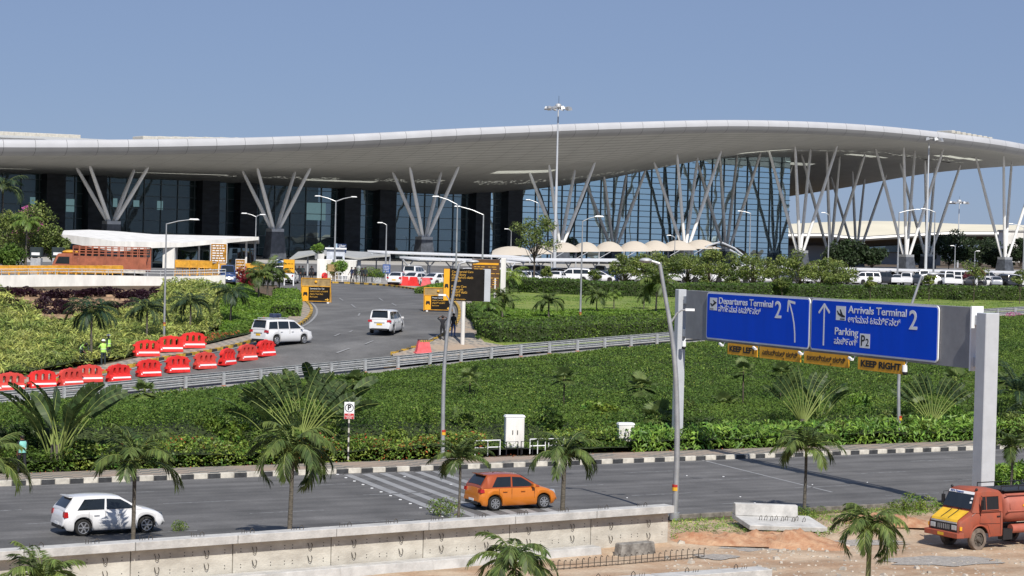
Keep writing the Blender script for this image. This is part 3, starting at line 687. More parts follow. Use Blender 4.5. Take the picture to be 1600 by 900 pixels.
def facade():
    cols = np.arange(NF0, NF1+.001, (NF1-NF0)/71); P = []; mats_ = []
    for i in range(len(cols)-1):
        a, b = cols[i], cols[i+1]
        for k in range(12):
            def zz(n_, q): return TG+(zsoff(n_, WF)+.1-TG)*q
            P.append([TP(a, WF, zz(a, k/12)), TP(b, WF, zz(b, k/12)), TP(b, WF, zz(b, (k+1)/12)), TP(a, WF, zz(a, (k+1)/12))])
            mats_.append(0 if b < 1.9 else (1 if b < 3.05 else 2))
    me = quads_mesh('glass_wall', np.array([[list(v) for v in q] for q in P]), [M['glass_left'], M['glass_mid'], M['glass_right']], mats_)
    tlink('glass_wall', me)
    side = []
    for k in range(8):
        w0, w1 = WF+k*4, WF+k*4+4
        side.append([TP(NF1, w0, TG), TP(NF1, w1, TG), TP(NF1, w1, zsoff(NF1, w1)), TP(NF1, w0, zsoff(NF1, w0))])
    tlink('glass_wall', quads_mesh('glass_wall', np.array([[list(v) for v in q] for q in side]), M['glass_right']))
    bk = [[TP(NF1, WF+32, TG), TP(NF0, WF+32, TG), TP(NF0, WF+32, 21), TP(NF1, WF+32, 21)]]
    tlink('back_wall', quads_mesh('back_wall', np.array([[list(v) for v in q] for q in bk]), M['concrete']))
    mb = MB(); rzt = math.atan2(TU.y, TU.x)
    n_ = NF0
    while n_ < NF1:
        zt_ = zsoff(n_, WF); c = TP(n_, WF-.12, (TG+zt_)/2); mb.box(c, (.14, .24, zt_-TG), rz=rzt); n_ += 1/9 if n_ < 3.05 else 1/9
    for z in np.arange(TG+1.6, 36, 2.35):
        run = [x for x in np.arange(NF0, 3.12, .03) if zsoff(x, WF) > z+.2]
        if run: a, b = TP(run[0], WF-.12, z), TP(run[-1], WF-.12, z); mb.box((a+b)/2, ((b-a).length, .2, .13), rz=rzt)
    for z in np.arange(TG+1.6, 36, 1.28):
        run = [x for x in np.arange(3.1, NF1, .03) if zsoff(x, WF) > z+.2]
        if run: a, b = TP(run[0], WF-.14, z), TP(run[-1], WF-.14, z); mb.box((a+b)/2, ((b-a).length, .3, .15), rz=rzt)
    tb(mb, 'mullion_grid', mat('mullion', (.16, .20, .21), .5, .3))
    for n_ in np.arange(-1.8, 3.3, 1.0):                 # pairs of stone clad pylons
        for s_ in (-1, 1):
            mb = MB(); na = n_+s_*4.1/31.7; c = TP(na, WF-1.3, TG); zt_ = zsoff(na, WF)
            mb.box(TP(na, WF-1.3, (TG+zt_)/2+.2), (3.7, 3.4, zt_-TG+.4), rz=rzt)
            tb(mb, 'stone_pylon', M['stone_dark'])
    # glowing panes laid on the glass to paint in its bright spots
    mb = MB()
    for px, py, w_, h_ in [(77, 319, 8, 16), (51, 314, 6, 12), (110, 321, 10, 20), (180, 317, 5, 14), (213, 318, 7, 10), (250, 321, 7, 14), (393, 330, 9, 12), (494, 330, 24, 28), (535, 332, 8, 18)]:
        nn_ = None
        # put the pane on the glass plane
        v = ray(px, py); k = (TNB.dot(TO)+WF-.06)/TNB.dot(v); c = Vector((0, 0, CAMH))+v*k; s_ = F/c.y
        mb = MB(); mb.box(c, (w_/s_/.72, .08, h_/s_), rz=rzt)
        tb(mb, 'glow_pane', mat('pane_glow', (.08, .16, .18), .3, emit=(.30, .52, .56, .30)))
M['stone_dark'] = mat('stone_dark', (.030, .036, .045), .6, var=.35, scale=.5, stretch=(1, 1, 3))
facade()
# struts on pedestals
M['strut'] = mat('strut_paint', (.86, .86, .85), .45, var=.06, scale=.6)
def strut_group(n_, w_, zp, along=5.4, lean=None, ped=True, r=.34):
    base = TP(n_, w_, zp); H_ = zsoff(n_, w_)-zp; ln = lean or (3.0+0.07*max(0, H_-11)*1.6)
    al = along+.06*max(0, H_-12)
    for s1 in (-1, 1):
        for s2 in (-1, 1):
            tn, tw = n_+s1*al/31.7, w_+s2*ln
            if tn > 7.35: tn = 7.33
            top = TP(tn, tw, zsoff(tn, tw)+.15); b0 = base+TU*s1*.55+TNB*s2*.45
            mid = b0.lerp(top, .5)
            mb = MB(); mb.tube([b0, b0.lerp(top, .15), mid, b0.lerp(top, .93), top], [r*.85, r, r*1.05, r*.85, r*.45], 10)
            tb(mb, 'strut', M['strut'], smooth=True)
    mb = MB(); zb = TG-.3; rzt = math.atan2(TU.y, TU.x)
    c = TP(n_, w_, (zb+zp-.5)/2); mb.box(c, (3.3, 3.1, zp-.5-zb), rz=rzt, top=.74)
    pe = tb(mb, 'pedestal', mat('pedestal_stone', (.085, .095, .115), .5, var=.3, scale=1))
    mb = MB(); mb.box(TP(n_, w_, zp-.22), (2.5, 2.3, .56), rz=rzt); tb(mb, 'pedestal_cap', M['steel'])
zp_f = {-1: 14.2, 0: 14.2, 1: 13.7, 2: 13.0, 3: 12.6, 4: 12.6, 5: 12.3, 6: 12.0, 7: 12.0}
for k in range(-1, 8): strut_group(k, 0, zp_f[k])
for k in (4, 5, 6, 7): strut_group(k, 25, 12.3, r=.35)
for k in (6, 7): strut_group(k, 50, 12.3, r=.34)
bpy.context.view_layer.update()

# ---------------------------------------------------------------- second terminal far right
def far_terminal():
    D_ = 780
    root = empty('far_terminal', at_d(1400, 400, D_), label='low cream roofed terminal wing far behind the right struts', cat='building')
    inv = Matrix.Translation(-root.location)
    P = []; U = []
    top = [(1120, 352), (1227, 350), (1290, 347), (1350, 345), (1430, 346), (1500, 350), (1600, 352), (1760, 356)]
    lip = [(1120, 368), (1227, 369), (1290, 368.5), (1340, 374), (1420, 369), (1480, 366), (1600, 366), (1760, 366)]
    bot = [(1120, 376), (1227, 377), (1290, 377), (1340, 382), (1420, 377), (1480, 374), (1600, 374), (1760, 374)]
    def row(lst, D0, dz=0): return [at_d(x, y, D0)+Vector((0, 0, dz)) for x, y in lst]
    A = row(top, D_+60); B = row(lip, D_); C = row(bot, D_+4); 
    mid = [a.lerp(b, .55)+Vector((0, 0, 1.6)) for a, b in zip(B, A)]
    G = np.array([[list(v) for v in r] for r in (A, mid, B)])
    o = link('roof', grid_mesh('roof', G, mat('cream_roof', (.74, .68, .52), .6, var=.05, scale=.05), np.zeros(G.shape[:2]+(2,))), root); o.matrix_parent_inverse = inv
    mb = MB(); 
    for i in range(len(B)-1): mb.tube([B[i], B[i+1]], 1.0, 8)
    o = mb.build('gutter', M['fascia'], root, smooth=True); o.matrix_parent_inverse = inv
    G = np.array([[list(v) for v in r] for r in (B, C, [c+Vector((0, 14, -2)) for c in C])]); o = link('soffit', grid_mesh('soffit', G, M['fascia_low'], np.zeros(G.shape[:2]+(2,))), root); o.matrix_parent_inverse = inv
    mb = MB(); a = at_d(1080, 380, D_+16); b = at_d(1470, 376, D_+16); mb.box(((a.x+b.x)/2, a.y, 13), (b.x-a.x, 1, 16)); o = mb.build('wall', mat('far_wall', (.34, .36, .38), .6, var=.1, scale=.1), root); o.matrix_parent_inverse = inv
    mb = MB(); a = at_d(1330, 385, D_+14); b = at_d(1470, 385, D_+14); mb.box(((a.x+b.x)/2, a.y, at_d(1400, 386, D_+14).z), (b.x-a.x, 1, 3.8)); o = mb.build('window', M['glass_mid'], root); o.matrix_parent_inverse = inv
far_terminal()
b = empty('service_block', at_d(1590, 410, 690), label='plain white block behind the rightmost roof strut', cat='building')
mb = MB(); h0 = at_d(1590, 362, 690).z-b.location.z; mb.box((0, 0, h0/2), (11, 10, h0)); mb.build('wall', M['white_wall'], b, bevel=.05)
mb = MB(); mb.box((0, 0, h0+.25), (11.8, 10.8, .5)); mb.build('roof', M['concrete'], b)
# ================================================================ SIGN GANTRY
def gantry():
    L = on_z(1058, 703, 0); L = Vector((9.5*1.0, 115.1, 0)); R = Vector((20.6, 88.5, 0))
    root = empty('sign_gantry', L, label='grey steel gantry on two posts holding the blue direction boards over the road', cat='gantry')
    dv = (R-L); rz = math.atan2(dv.y, dv.x); Lg = dv.length
    root.rotation_euler = (0, 0, rz)                    # local x runs from the left post to the right post, -y faces the camera
    H0, H1 = 6.33, 8.97
    mb = MB(); mb.box((0, 0, 4.5), (.46, .50, 9.0)); mb.build('post', M['gantry_grey'], root, bevel=.03)
    mb = MB(); mb.box((Lg, 0, 4.12), (.72, .70, 9.3)); mb.build('post', M['gantry_grey'], root, bevel=.03)
    for x in (0, Lg):
        mb = MB(); mb.box((x, 0, .25), (1.1, 1.1, .5)); mb.build('base_block', M['concrete'], root, bevel=.03)
    x0, x1 = .75, Lg-1.15
    mb = MB()
    for x in (x0, (x0+x1)/2, x1): mb.tube([(x, .35, H0), (x, .35, H1)], .09, 8)
    for z in (H0+.1, H1-.1):
        mb.tube([(x0, .35, z), (x1, .35, z)], .1, 8)
    for i in range(10):
        a = x0+(x1-x0)*i/10; b = x0+(x1-x0)*(i+1)/10; mb.tube([(a, .35, H0+.1 if i % 2 else H1-.1), (b, .35, H1-.1 if i % 2 else H0+.1)], .05, 6)
    mb.build('truss', M['galv'], root)
    mb = MB(); mb.box(((x0+x1)/2, .02, (H0+H1)/2-.02), (x1-x0, .14, H1-H0+.05)); mb.build('backing_panel', M['panel_grey'], root, bevel=.01)
    mb = MB(); mb.box((x1+.06, .2, (H0+H1)/2-.05), (.12, .62, H1-H0+.2)); mb.build('end_plate', M['sign_white'], root, bevel=.01)
    for z in (H1-.55, H0+.25):
        mb = MB(); mb.box(((x1+Lg)/2, .25, z), (Lg-x1+.1, .42, .42)); mb.build('bracket', M['gantry_grey'], root, bevel=.01)
        mb = MB(); mb.box((x0/2, .25, z), (x0, .42, .42)); mb.build('bracket', M['gantry_grey'], root, bevel=.01)
    # board spans found from the photograph
    def xloc(px):                                       # where the sight line through px crosses the gantry plane
        v = ray(px, 510); n_ = Vector((-dv.y, dv.x, 0)).normalized(); t = n_.dot(L)/n_.dot(v); p = v*t
        return (p-L).dot(dv.normalized())
    def board(pa, pb, name, label, items):
        xa, xb = xloc(pa), xloc(pb); W_ = xb-xa; z0, z1 = H0+.06, H1-.02
        bd = link(name, None, root) if False else None
        mb = MB(); rr = .22; pts = []
        for cx, cz, a0 in ((xa+rr, z0+rr, PI), (xb-rr, z0+rr, 1.5*PI), (xb-rr, z1-rr, 0), (xa+rr, z1-rr, .5*PI)):
            for k in range(6): a = a0+k*PI/10; pts.append((cx+rr*math.cos(a), cz+rr*math.sin(a)))
        mb.sidepoly(pts, -.14, -.08); ob = mb.build(name, M['sign_white'], root); tag(ob, label)
        mb = MB(); ins = .085; pts2 = []
        for cx, cz, a0 in ((xa+rr, z0+rr, PI), (xb-rr, z0+rr, 1.5*PI), (xb-rr, z1-rr, 0), (xa+rr, z1-rr, .5*PI)):
            for k in range(6): a = a0+k*PI/10; pts2.append((cx+(rr-ins)*math.cos(a), cz+(rr-ins)*math.sin(a)))
        mb.sidepoly(pts2, -.152, -.142); mb.build('face', M['sign_blue'], ob)
        Hh = z1-z0
        for it in items:
            kind = it[0]
            def X(f_): return xa+W_*f_
            def Zc(f_): return z1-Hh*f_
            if kind == 't':
                _, s, f0, f1, fz, size = it[:6]
                me = text_mesh(s, size, m=M['sign_white'] if len(it) < 7 else it[6], bold=.012*size if s.isascii() else 0); co = [v.co.x for v in me.vertices]; wd = max(co)-min(co); k = (X(f1)-X(f0))/wd; mn = min(co)
                for v in me.vertices: v.co.x = (v.co.x-mn)*k
                o = link('lettering', me, ob); o.location = (X(f0), -.16, Zc(fz))
            elif kind == 'poly':
                _, pts_, m_, dy = it[:4]
                mb = MB(); mb.sidepoly([(X(a), Zc(b)) for a, b in pts_], -.153-dy, -.158-dy); mb.build(it[4] if len(it) > 4 else 'arrow', m_, ob)
            elif kind == 'line':
                _, pts_, wd = it
                mb = MB(); q = [Vector((X(a), Zc(b))) for a, b in pts_]
                for i in range(len(q)-1):
                    d_ = (q[i+1]-q[i]).normalized(); n_ = Vector((-d_.y, d_.x))*wd/2; e = d_*.02
                    mb.sidepoly([tuple(q[i]-n_-e), tuple(q[i+1]-n_+e), tuple(q[i+1]+n_+e), tuple(q[i]+n_-e)], -.154-i*.0002, -.158-i*.0002)
                mb.build('arrow', M['sign_white'], ob)
        return xa, xb
    W = M['sign_white']; K = M['ink']
    def rectp(a, b, c, d_): return [(a, b), (c, b), (c, d_), (a, d_)]
    plane_up = [(.052, .30), (.066, .285), (.053, .20), (.061, .20), (.078, .255), (.098, .195), (.103, .205), (.086, .30), (.070, .34), (.052, .33)]
    plane_dn = [(.158, .15), (.164, .15), (.170, .21), (.179, .22), (.176, .165), (.182, .165), (.193, .24), (.212, .27), (.212, .29), (.19, .30), (.165, .25)]
    # left board
    board(1107, 1268.5, 'direction_board', 'blue board for departures on the left half of the gantry', [
        ('poly', rectp(.035, .115, .11, .38), W, 0, 'pictogram'),
        ('poly', [(.040, .235), (.052, .232), (.061, .262), (.082, .215), (.066, .165), (.075, .165), (.097, .205), (.103, .20), (.108, .215), (.098, .235), (.064, .30), (.052, .29)], K, .006, 'plane_symbol'),
        ('poly', rectp(.040, .345, .075, .36), K, .006, 'plane_symbol'),
        ('t', 'Departures Terminal', .13, .665, .175, .50), ('t', 'ನಿಗ೯ಮನ ಟಮಿ೯ನಲ್', .125, .55, .345, .44),
        ('t', '2', .685, .745, .29, 1.22),
        ('line', [(.875, .885), (.872, .70), (.862, .50), (.846, .33), (.826, .18), (.812, .09)], .105),
        ('line', [(.803, .29), (.808, .085), (.868, .115)], .125)])
    # right board
    xa, xb = board(1270.5, 1470.5, 'direction_board', 'blue board for arrivals and parking on the right half of the gantry', [
        ('line', [(.115, .885), (.115, .13)], .115), ('line', [(.070, .27), (.115, .105), (.160, .255)], .125),
        ('poly', rectp(.215, .115, .295, .385), W, 0, 'pictogram'),
        ('poly', [(.222, .205), (.229, .205), (.240, .25), (.253, .262), (.246, .175), (.253, .175), (.272, .275), (.290, .30), (.291, .325), (.262, .325), (.232, .275)], K, .006, 'plane_symbol'),
        ('poly', rectp(.250, .35, .288, .37), K, .006, 'plane_symbol'),
        ('t', 'Arrivals Terminal', .315, .77, .175, .50), ('t', 'ಆಗಮನ ಟಮಿ೯ನಲ್', .315, .725, .36, .44),
        ('t', '2', .79, .85, .30, 1.25),
        ('t', 'Parking', .21, .40, .60, .50), ('t', 'ಪಾಕಿ೯ಂಗ್', .205, .395, .79, .42),
        ('poly', rectp(.415, .60, .495, .865), W, 0, 'pictogram'), ('t', 'P', .425, .457, .74, .72, K), ('t', '2', .462, .487, .765, .5, K)])
    # amber boards hanging under the beam
    for pa, pb, s, lb, dz in ((1141, 1187.5, 'KEEP LEFT', 'amber board reading keep left', 0), (1191, 1255.5, 'ಎಡಬದಿಯಲಿ ಚಲಿಸಿ', 'amber board with black script left of the middle', .0), (1261, 1331, 'ಬಲಬದಿಯಲಿ ಚಲಿಸಿ', 'amber board with black script right of the middle', 0), (1345.5, 1418.5, 'KEEP RIGHT', 'amber board reading keep right', 0)):
        xa, xb = xloc(pa), xloc(pb)
        mb = MB(); mb.box(((xa+xb)/2, -.10, H0-.34), (xb-xa, .05, .60)); ob = mb.build('lane_board', M['sign_amber'], root, bevel=.008); tag(ob, lb)
        me = text_mesh(s, .42 if s[0] == 'K' else .36, m=K, bold=.016 if s[0] == 'K' else .002); co = [v.co.x for v in me.vertices]; k = (xb-xa)*.86/(max(co)-min(co)); mn = min(co)
        for v in me.vertices: v.co.x = (v.co.x-mn)*k
        o = link('lettering', me, ob); o.location = (xa+(xb-xa)*.07, -.136, H0-.34)
        if s[0] != 'K':
            i = .58 if 'ಎ' in s else .60
            me = text_mesh('ಲ', .16, m=K, bold=.004); o = link('lettering', me, ob); o.location = (xa+(xb-xa)*i, -.136, H0-.55)
    for px in (1073, 1134, 1187, 1259, 1338, 1420):     # cameras and detectors under the beam
        x = xloc(px); mb = MB(); mb.tube([(x, 0, H0), (x, -.15, H0-.25)], .03, 6)
        if px in (1073, 1420): mb.tube([(x, -.15, H0-.2), (x, -.15, H0-.5)], .12, 10); mb.ball((x, -.15, H0-.55), .12, mi=1)
        else: mb.box((x-.1, -.22, H0-.16), (.28, .11, .10), ry=.35)
        mb.build('camera', [M['sign_white'], M['ink']], root)
gantry()

# ================================================================ GUARD RAIL
def guard_rail():
    root = empty('guard_rail', tuple(rail_pt(0))+(Z(*rail_pt(0)),), label='long silver two-beam guard rail along the upper road edge', cat='guard rail')
    org = root.location.copy(); pts = [rail_pt(i) for i in range(-7, 59)]
    pp = MB(); pp.box((0, 0, .42), (.17, .16, 1.15)); pm = pp.mesh('post', M['galv'])
    op = MB(); op.box((0, 0, -.07), (.19, .22, .14)); om = op.mesh('reflector_band', mat('reflector', (.62, .16, .03), .5))
    for i, p in enumerate(pts):
        dd = pts[min(i+1, len(pts)-1)]-pts[max(i-1, 0)]; rz = math.atan2(dd.y, dd.x)
        o = link('post', pm, root); o.location = (p.x-org.x, p.y-org.y, Z(p.x, p.y)-org.z-.1); o.rotation_euler = (0, 0, rz)
        b = link('reflector_band', om, o); b.location = (0, 0, .2)
    # corrugated beams
    for zc in (.80, .43):
        prof = [(.05, -.155), (.05, -.125), (-.03, -.09), (-.03, -.05), (.05, -.015), (.05, .015), (-.03, .05), (-.03, .09), (.05, .125), (.05, .155)]
        v = []; f = []; n_ = len(prof)
        for i, p in enumerate(pts):
            dd = (pts[min(i+1, len(pts)-1)]-pts[max(i-1, 0)]).normalized(); nn_ = Vector((dd.y, -dd.x))
            z = Z(p.x, p.y)
            for a, b in prof: q = p-nn_*(.17-a*1.2); v.append((q.x-org.x, q.y-org.y, z-org.z+zc+b))
        for i in range(len(pts)-1):
            for j in range(n_-1): f.append((i*n_+j, (i+1)*n_+j, (i+1)*n_+j+1, i*n_+j+1))
        mb = MB(); mb.add(v, f); mb.build('beam', M['galv'], root)
guard_rail()

# ================================================================ CARS
def loft(rings, mats_idx=None, mb=None, mi=0, cap=True):
    n = len(rings[0]); mb = mb or MB(); v = [p for r in rings for p in r]; f = []
    for i in range(len(rings)-1):
        for j in range(n-1): f.append((i*n+j, i*n+j+1, (i+1)*n+j+1, (i+1)*n+j))
    if cap: f.append(tuple(range(n))[::-1]); f.append(tuple((len(rings)-1)*n+j for j in range(n)))
    return mb.add(v, f, mi)
def interp(x, pts): return float(np.interp(x, [p[0] for p in pts], [p[1] for p in pts]))
class CarKit:
    def __init__(s, sp, paint, roofpaint=None, dusty=False):
        s.sp = sp; s.paint = paint; L, W, H = sp['L'], sp['W'], sp['H']; r = sp['r']; gc = sp['gc']; hl = L/2
        xs = sorted(set(list(np.linspace(-hl, hl, 25))+[ax+(r+.055)*math.cos(a) for ax in sp['axles'] for a in np.linspace(0, PI, 11)]+[-hl+.03, -hl+.08, -hl+.16, hl-.03, hl-.08, hl-.16, hl-.28]))
        rings = []
        def hw(x):
            t = abs(x)/hl; return W/2*(1-.05*t**2-.13*max(0, (t-.80)/.2)**2.2)
        s.hw = hw
        for x in xs:
            zu = interp(x, sp['shoulder']); zl = gc+ (0.10 if abs(x) > hl-.1 else 0)+max(0, (abs(x)-(hl-.28))/.28)*.08
            for ax in sp['axles']:
                d_ = abs(x-ax); R_ = r+.055
                if d_ < R_: zl = max(zl, r+math.sqrt(R_*R_-d_*d_)*1.0)
            zl = min(zl, zu-.12); w_ = hw(x); h = zu-zl
            half = [(w_*.90, zl), (w_*.985, zl+min(.08, h*.15)), (w_, zl+h*.35), (w_*1.0, zl+h*.60), (w_*.975, zl+h*.66), (w_*.965, zu-min(.07, h*.2)), (w_*.92, zu-.01), (w_*.80, zu+.022), (w_*.4, zu+.045), (0, zu+.055)]
            rings.append([(x, -a, b) for a, b in half]+[(x, a, b) for a, b in half[-2::-1]])
        mb = loft(rings); s.body = mb.mesh('body', paint, smooth=True)
        zb = sp['belt']; xr0, xr1, xf1, xf0 = sp['house']; wt = sp.get('wtop', .74)
        # greenhouse shell: stations
        def ztopf(x):
            t = (x-(xr1+xf1)/2)/((xf1-xr1)/2); return H-.035*t*t*(1.6 if t > 0 else 1.0)-.012
        ring = []
        def gh(x, zc, k):                                # ring at station with roof z zc, width factor k
            wb = hw(x)*.945; wtp = wb*(1-(1-wt/.945)*k)
            return [(x, -wb, zb-.02), (x, -(wb+(wtp-wb)*.93), zb+(zc-zb)*.90), (x, -wtp*.93, zc-.012), (x, -wtp*.6, zc+.012), (x, 0, zc+.02), (x, wtp*.6, zc+.012), (x, wtp*.93, zc-.012), (x, (wb+(wtp-wb)*.93), zb+(zc-zb)*.90), (x, wb, zb-.02)]
        st = [(xr0, zb+.03, 0.05)]
        for t in (.25, .5, .75): st.append((xr0+(xr1-xr0)*t, zb+(ztopf(xr1)-zb)*(t**.85), t))
        st += [(x, ztopf(x), 1) for x in np.linspace(xr1, xf1, 7)]
        for t in (.75, .5, .25): st.append((xf0+(xf1-xf0)*t, zb+(ztopf(xf1)-zb)*(t**.93), t))
        st.append((xf0, zb+.03, 0.05))
        mb = loft([gh(*q) for q in st]); s.cabin = mb.mesh('cabin', roofpaint or paint, smooth=True)
        s.wins = []
        g = M['glass']
        def side_pt(x, v):                               # v 0 belt .. 1 roof rail, limited by the slanted ends
            zc = ztopf(min(max(x, xr1), xf1)); wb = hw(x)*.945; wtp = wb*(1-(1-wt/.945)*1)
            return zb+(zc-zb)*.90*v, wb+(wtp-wb)*.93*v
        def slx(v, front):
            return (xf0+(xf1-xf0)*v**.93) if front else (xr0+(xr1-xr0)*v**.85)
        hb = [.07, .90]
        for sgn in (-1, 1):
            for (a0, a1, b0, b1) in sp['side']:           # x at belt start/end, x at top start/end
                mb = MB(); n_ = 5; v = []; 
                for k in range(n_+1):
                    vv = hb[0]+(hb[1]-hb[0])*k/n_; xa = a0+(b0-a0)*k/n_; xb_ = a1+(b1-a1)*k/n_
                    xa = max(xa, slx(vv, False)+.10); xb_ = min(xb_, slx(vv, True)-.08)
                    for x in (xa, xb_):
                        z, y = side_pt(x, vv); v.append((x, sgn*(y+.012), z))
                f = [(2*k, 2*k+1, 2*k+3, 2*k+2) for k in range(n_)]
                mb.add(v, f); s.wins.append(('side_window', mb.mesh('side_window', g)))
        def endwin(name, xa, xb_, pw, lo, hi, inset):
            mb = MB(); v = []; n_ = 5; dx = .014*(1 if xa > 0 else -1)
            for k in range(n_+1):
                t = lo+(hi-lo)*k/n_; x = xa+(xb_-xa)*t; zc = zb+(ztopf(xb_)-zb)*(t**pw); wb = hw(x)*.945; w_ = wb*(1-(1-wt/.945)*t)*inset
                for yy in (-w_, -w_*.5, 0, w_*.5, w_):
                    bow = .02*(1-(yy/w_)**2) if False else 0
                    v.append((x+dx+bow, yy, zc+(.022 if abs(yy) < w_*.9 else .0)+.008))
            f = [(k*5+j, k*5+j+1, (k+1)*5+j+1, (k+1)*5+j) for k in range(n_) for j in range(4)]
            mb.add(v, f); s.wins.append((name, mb.mesh(name, g, smooth=True)))
        endwin('windshield', xf0, xf1, .93, .08, .95, .86)
        endwin('rear_window', xr0, xr1, .85, sp.get('rw0', .15), .88, .84)
        # wheels
        mb = MB(); wd = .21
        def cyl(r_, y0, y1, mi, n=20, r2=None):
            b = len(mb.v); r2 = r2 or r_
            for j in range(n): a = 2*PI*j/n; mb.v.append((r_*math.cos(a), y0, r_*math.sin(a)))
            for j in range(n): a = 2*PI*j/n; mb.v.append((r2*math.cos(a), y1, r2*math.sin(a)))
            for j in range(n): mb.f.append((b+j, b+(j+1) % n, b+n+(j+1) % n, b+n+j)); mb.m.append(mi)
            mb.f.append(tuple(b+n+j for j in range(n))); mb.m.append(mi); mb.f.append(tuple(b+j for j in range(n))[::-1]); mb.m.append(mi)
        cyl(r, -wd/2+.03, wd/2-.03, 0); cyl(r-.03, -wd/2, -wd/2+.03, 0, r2=r); cyl(r, wd/2-.03, wd/2, 0, r2=r-.03)
        s.tyre = mb.mesh('tyre', M['tyre'], smooth=True)
        mb = MB(); cyl(r*.66, -wd/2-.006, wd/2+.006, 1); 
        for k in range(5 if not sp.get('spokes') else sp['spokes']):
            a = 2*PI*k/(sp.get('spokes') or 5)
            for yy in (-wd/2-.012, wd/2+.012): mb.box((r*.34*math.cos(a), yy, r*.34*math.sin(a)), (r*.62, .018, r*.17), ry=-a, mi=0)
        for yy in (-wd/2-.014, wd/2+.014): mb.ball((0, yy, 0), (r*.14, .02, r*.14), n=8, m=4)
        rr = []
        for yy in (-wd/2-.01, wd/2+.01):
            mb.tube([(r*.66*math.cos(2*PI*j/20), yy, r*.66*math.sin(2*PI*j/20)) for j in range(21)], r*.045, 5, cap=False)
        s.rim = mb.mesh('rim', [M['rim'], M['black_plastic']])
        mb = MB(); mb.box((0, 0, (gc+.1+zb-.15)/2+.02), (L*.86, W*.62, zb-.2-gc), top=.9); mb.box((0, 0, gc+.12), (L*.9, W*.86, .08)); s.under = mb.mesh('underbody', M['black_plastic'])
        # trim
        s.trim = []
        def tp(name, mb, m, smooth=False): s.trim.append((name, mb.mesh(name, m, smooth=smooth)))
        for sg in (-1, 1):
            x, y, z, dx, dy, dz = sp['tail']; mb = MB(); mb.box((x, sg*y, z), (dx, dy, dz), top=.85); tp('tail_light', mb, M['tail_red'])
            x, y, z, dx, dy, dz = sp['head']; mb = MB(); mb.box((x, sg*y, z), (dx, dy, dz), rz=-sg*.35, top=.8); tp('headlight', mb, M[sp.get('headm', 'lamp_clear')])
            mx = xf0-.35 if not 'mirx' in sp else sp['mirx']; mb = MB(); mb.box((mx, sg*(W/2+.05), zb+.07), (.12, .2, .13), top=.8); tp('mirror', mb, M[sp.get('mirm', 'black_plastic')])
            for hx in sp['handles']: mb = MB(); mb.box((hx, sg*(hw(hx)+.008), zb-.16), (.2, .035, .03)); tp('door_handle', mb, paint)
            for dx_ in sp['seams']:
                mb = MB(); mb.box((dx_, sg*(hw(dx_)*.99+.003), (gc+.25+zb)/2), (.010, .012, zb-gc-.33)); tp('door_seam', mb, M['black_plastic'])
        mb = MB(); mb.box((hl-.005, 0, gc+.30), (.05, W*.5, .12)); mb.box((hl-.03, 0, gc+.10+.02), (.06, W*.62, .10)); tp('grille', mb, M['black_plastic'])
        mb = MB(); mb.box((-hl+.005, 0, sp['plate']), (.03, .42, .14)); tp('number_plate', mb, M[sp.get('platem', 'plate_yellow')])
        mb = MB(); mb.box((-hl+.04, 0, gc+.14), (.1, W*.66, .13)); tp('rear_skirt', mb, M['black_plastic'])
        if sp.get('spoiler'):
            mb = MB(); mb.box((xr1-.08, 0, ztopf(xr1)+.005), (.20, W*.60, .03), ry=.06); tp('spoiler', mb, roofpaint or paint)
        for nme, c, d_, mk in sp.get('extra', []):
            mb = MB(); mb.box(c, d_); tp(nme, mb, M[mk])
        s.proto = None
    def place(s, loc, rz, name, label, cat, group=None, detail=True, sc=1.0):
        root = empty(name, loc, rz, label, cat, group, sc)
        body = link('body', s.body, root); link('cabin', s.cabin, root); link('underbody', s.under, root)
        for n_, me in s.wins: link(n_, me, root)
        for ax in s.sp['axles']:
            for sg in (-1, 1):
                w_ = link('wheel', s.tyre, root); w_.location = (ax, sg*(s.sp['W']/2-.125), s.sp['r'])
                if detail: link('rim', s.rim, w_)
        if detail:
            for n_, me in s.trim: link(n_, me, root)
        return root
HATCH = dict(L=3.97, W=1.68, H=1.46, gc=.19, r=.31, axles=(-1.22, 1.24), belt=.93,
    shoulder=[(-1.985, .50), (-1.96, .62), (-1.93, .84), (-1.85, .93), (-1.3, .945), (.6, .93), (1.0, .92), (1.45, .84), (1.75, .74), (1.90, .64), (1.985, .46)],
    house=(-1.90, -1.52, .25, 1.05), wtop=.72, side=[(-1.45, -.42, -1.15, -.36), (-.33, .80, -.30, .30)], tail=(-1.865, .66, .80, .16, .22, .20), head=(1.72, .60, .66, .36, .24, .15), headm='lamp_dark',
    handles=(-.72, .18), seams=(-1.02, -.38, .78), plate=.42, platem='sign_white', spoiler=True, spokes=6, mirm='car_white')
TIAGO = dict(HATCH, L=3.77, H=1.52, W=1.65, axles=(-1.16, 1.20), r=.30, belt=.96,
    shoulder=[(-1.885, .50), (-1.86, .64), (-1.84, .88), (-1.74, .95), (-1.2, .97), (.5, .955), (.95, .94), (1.35, .86), (1.65, .76), (1.80, .66), (1.885, .46)],
    house=(-1.80, -1.42, .15, .98), side=[(-1.30, -.42, -1.02, -.36), (-.33, .72, -.30, .22)], tail=(-1.755, .64, .84, .20, .25, .15), head=(1.60, .62, .72, .38, .22, .15), headm='lamp_clear', mirm='car_orange', spokes=8,
    handles=(-.70, .16), seams=(-.98, -.38, .72))
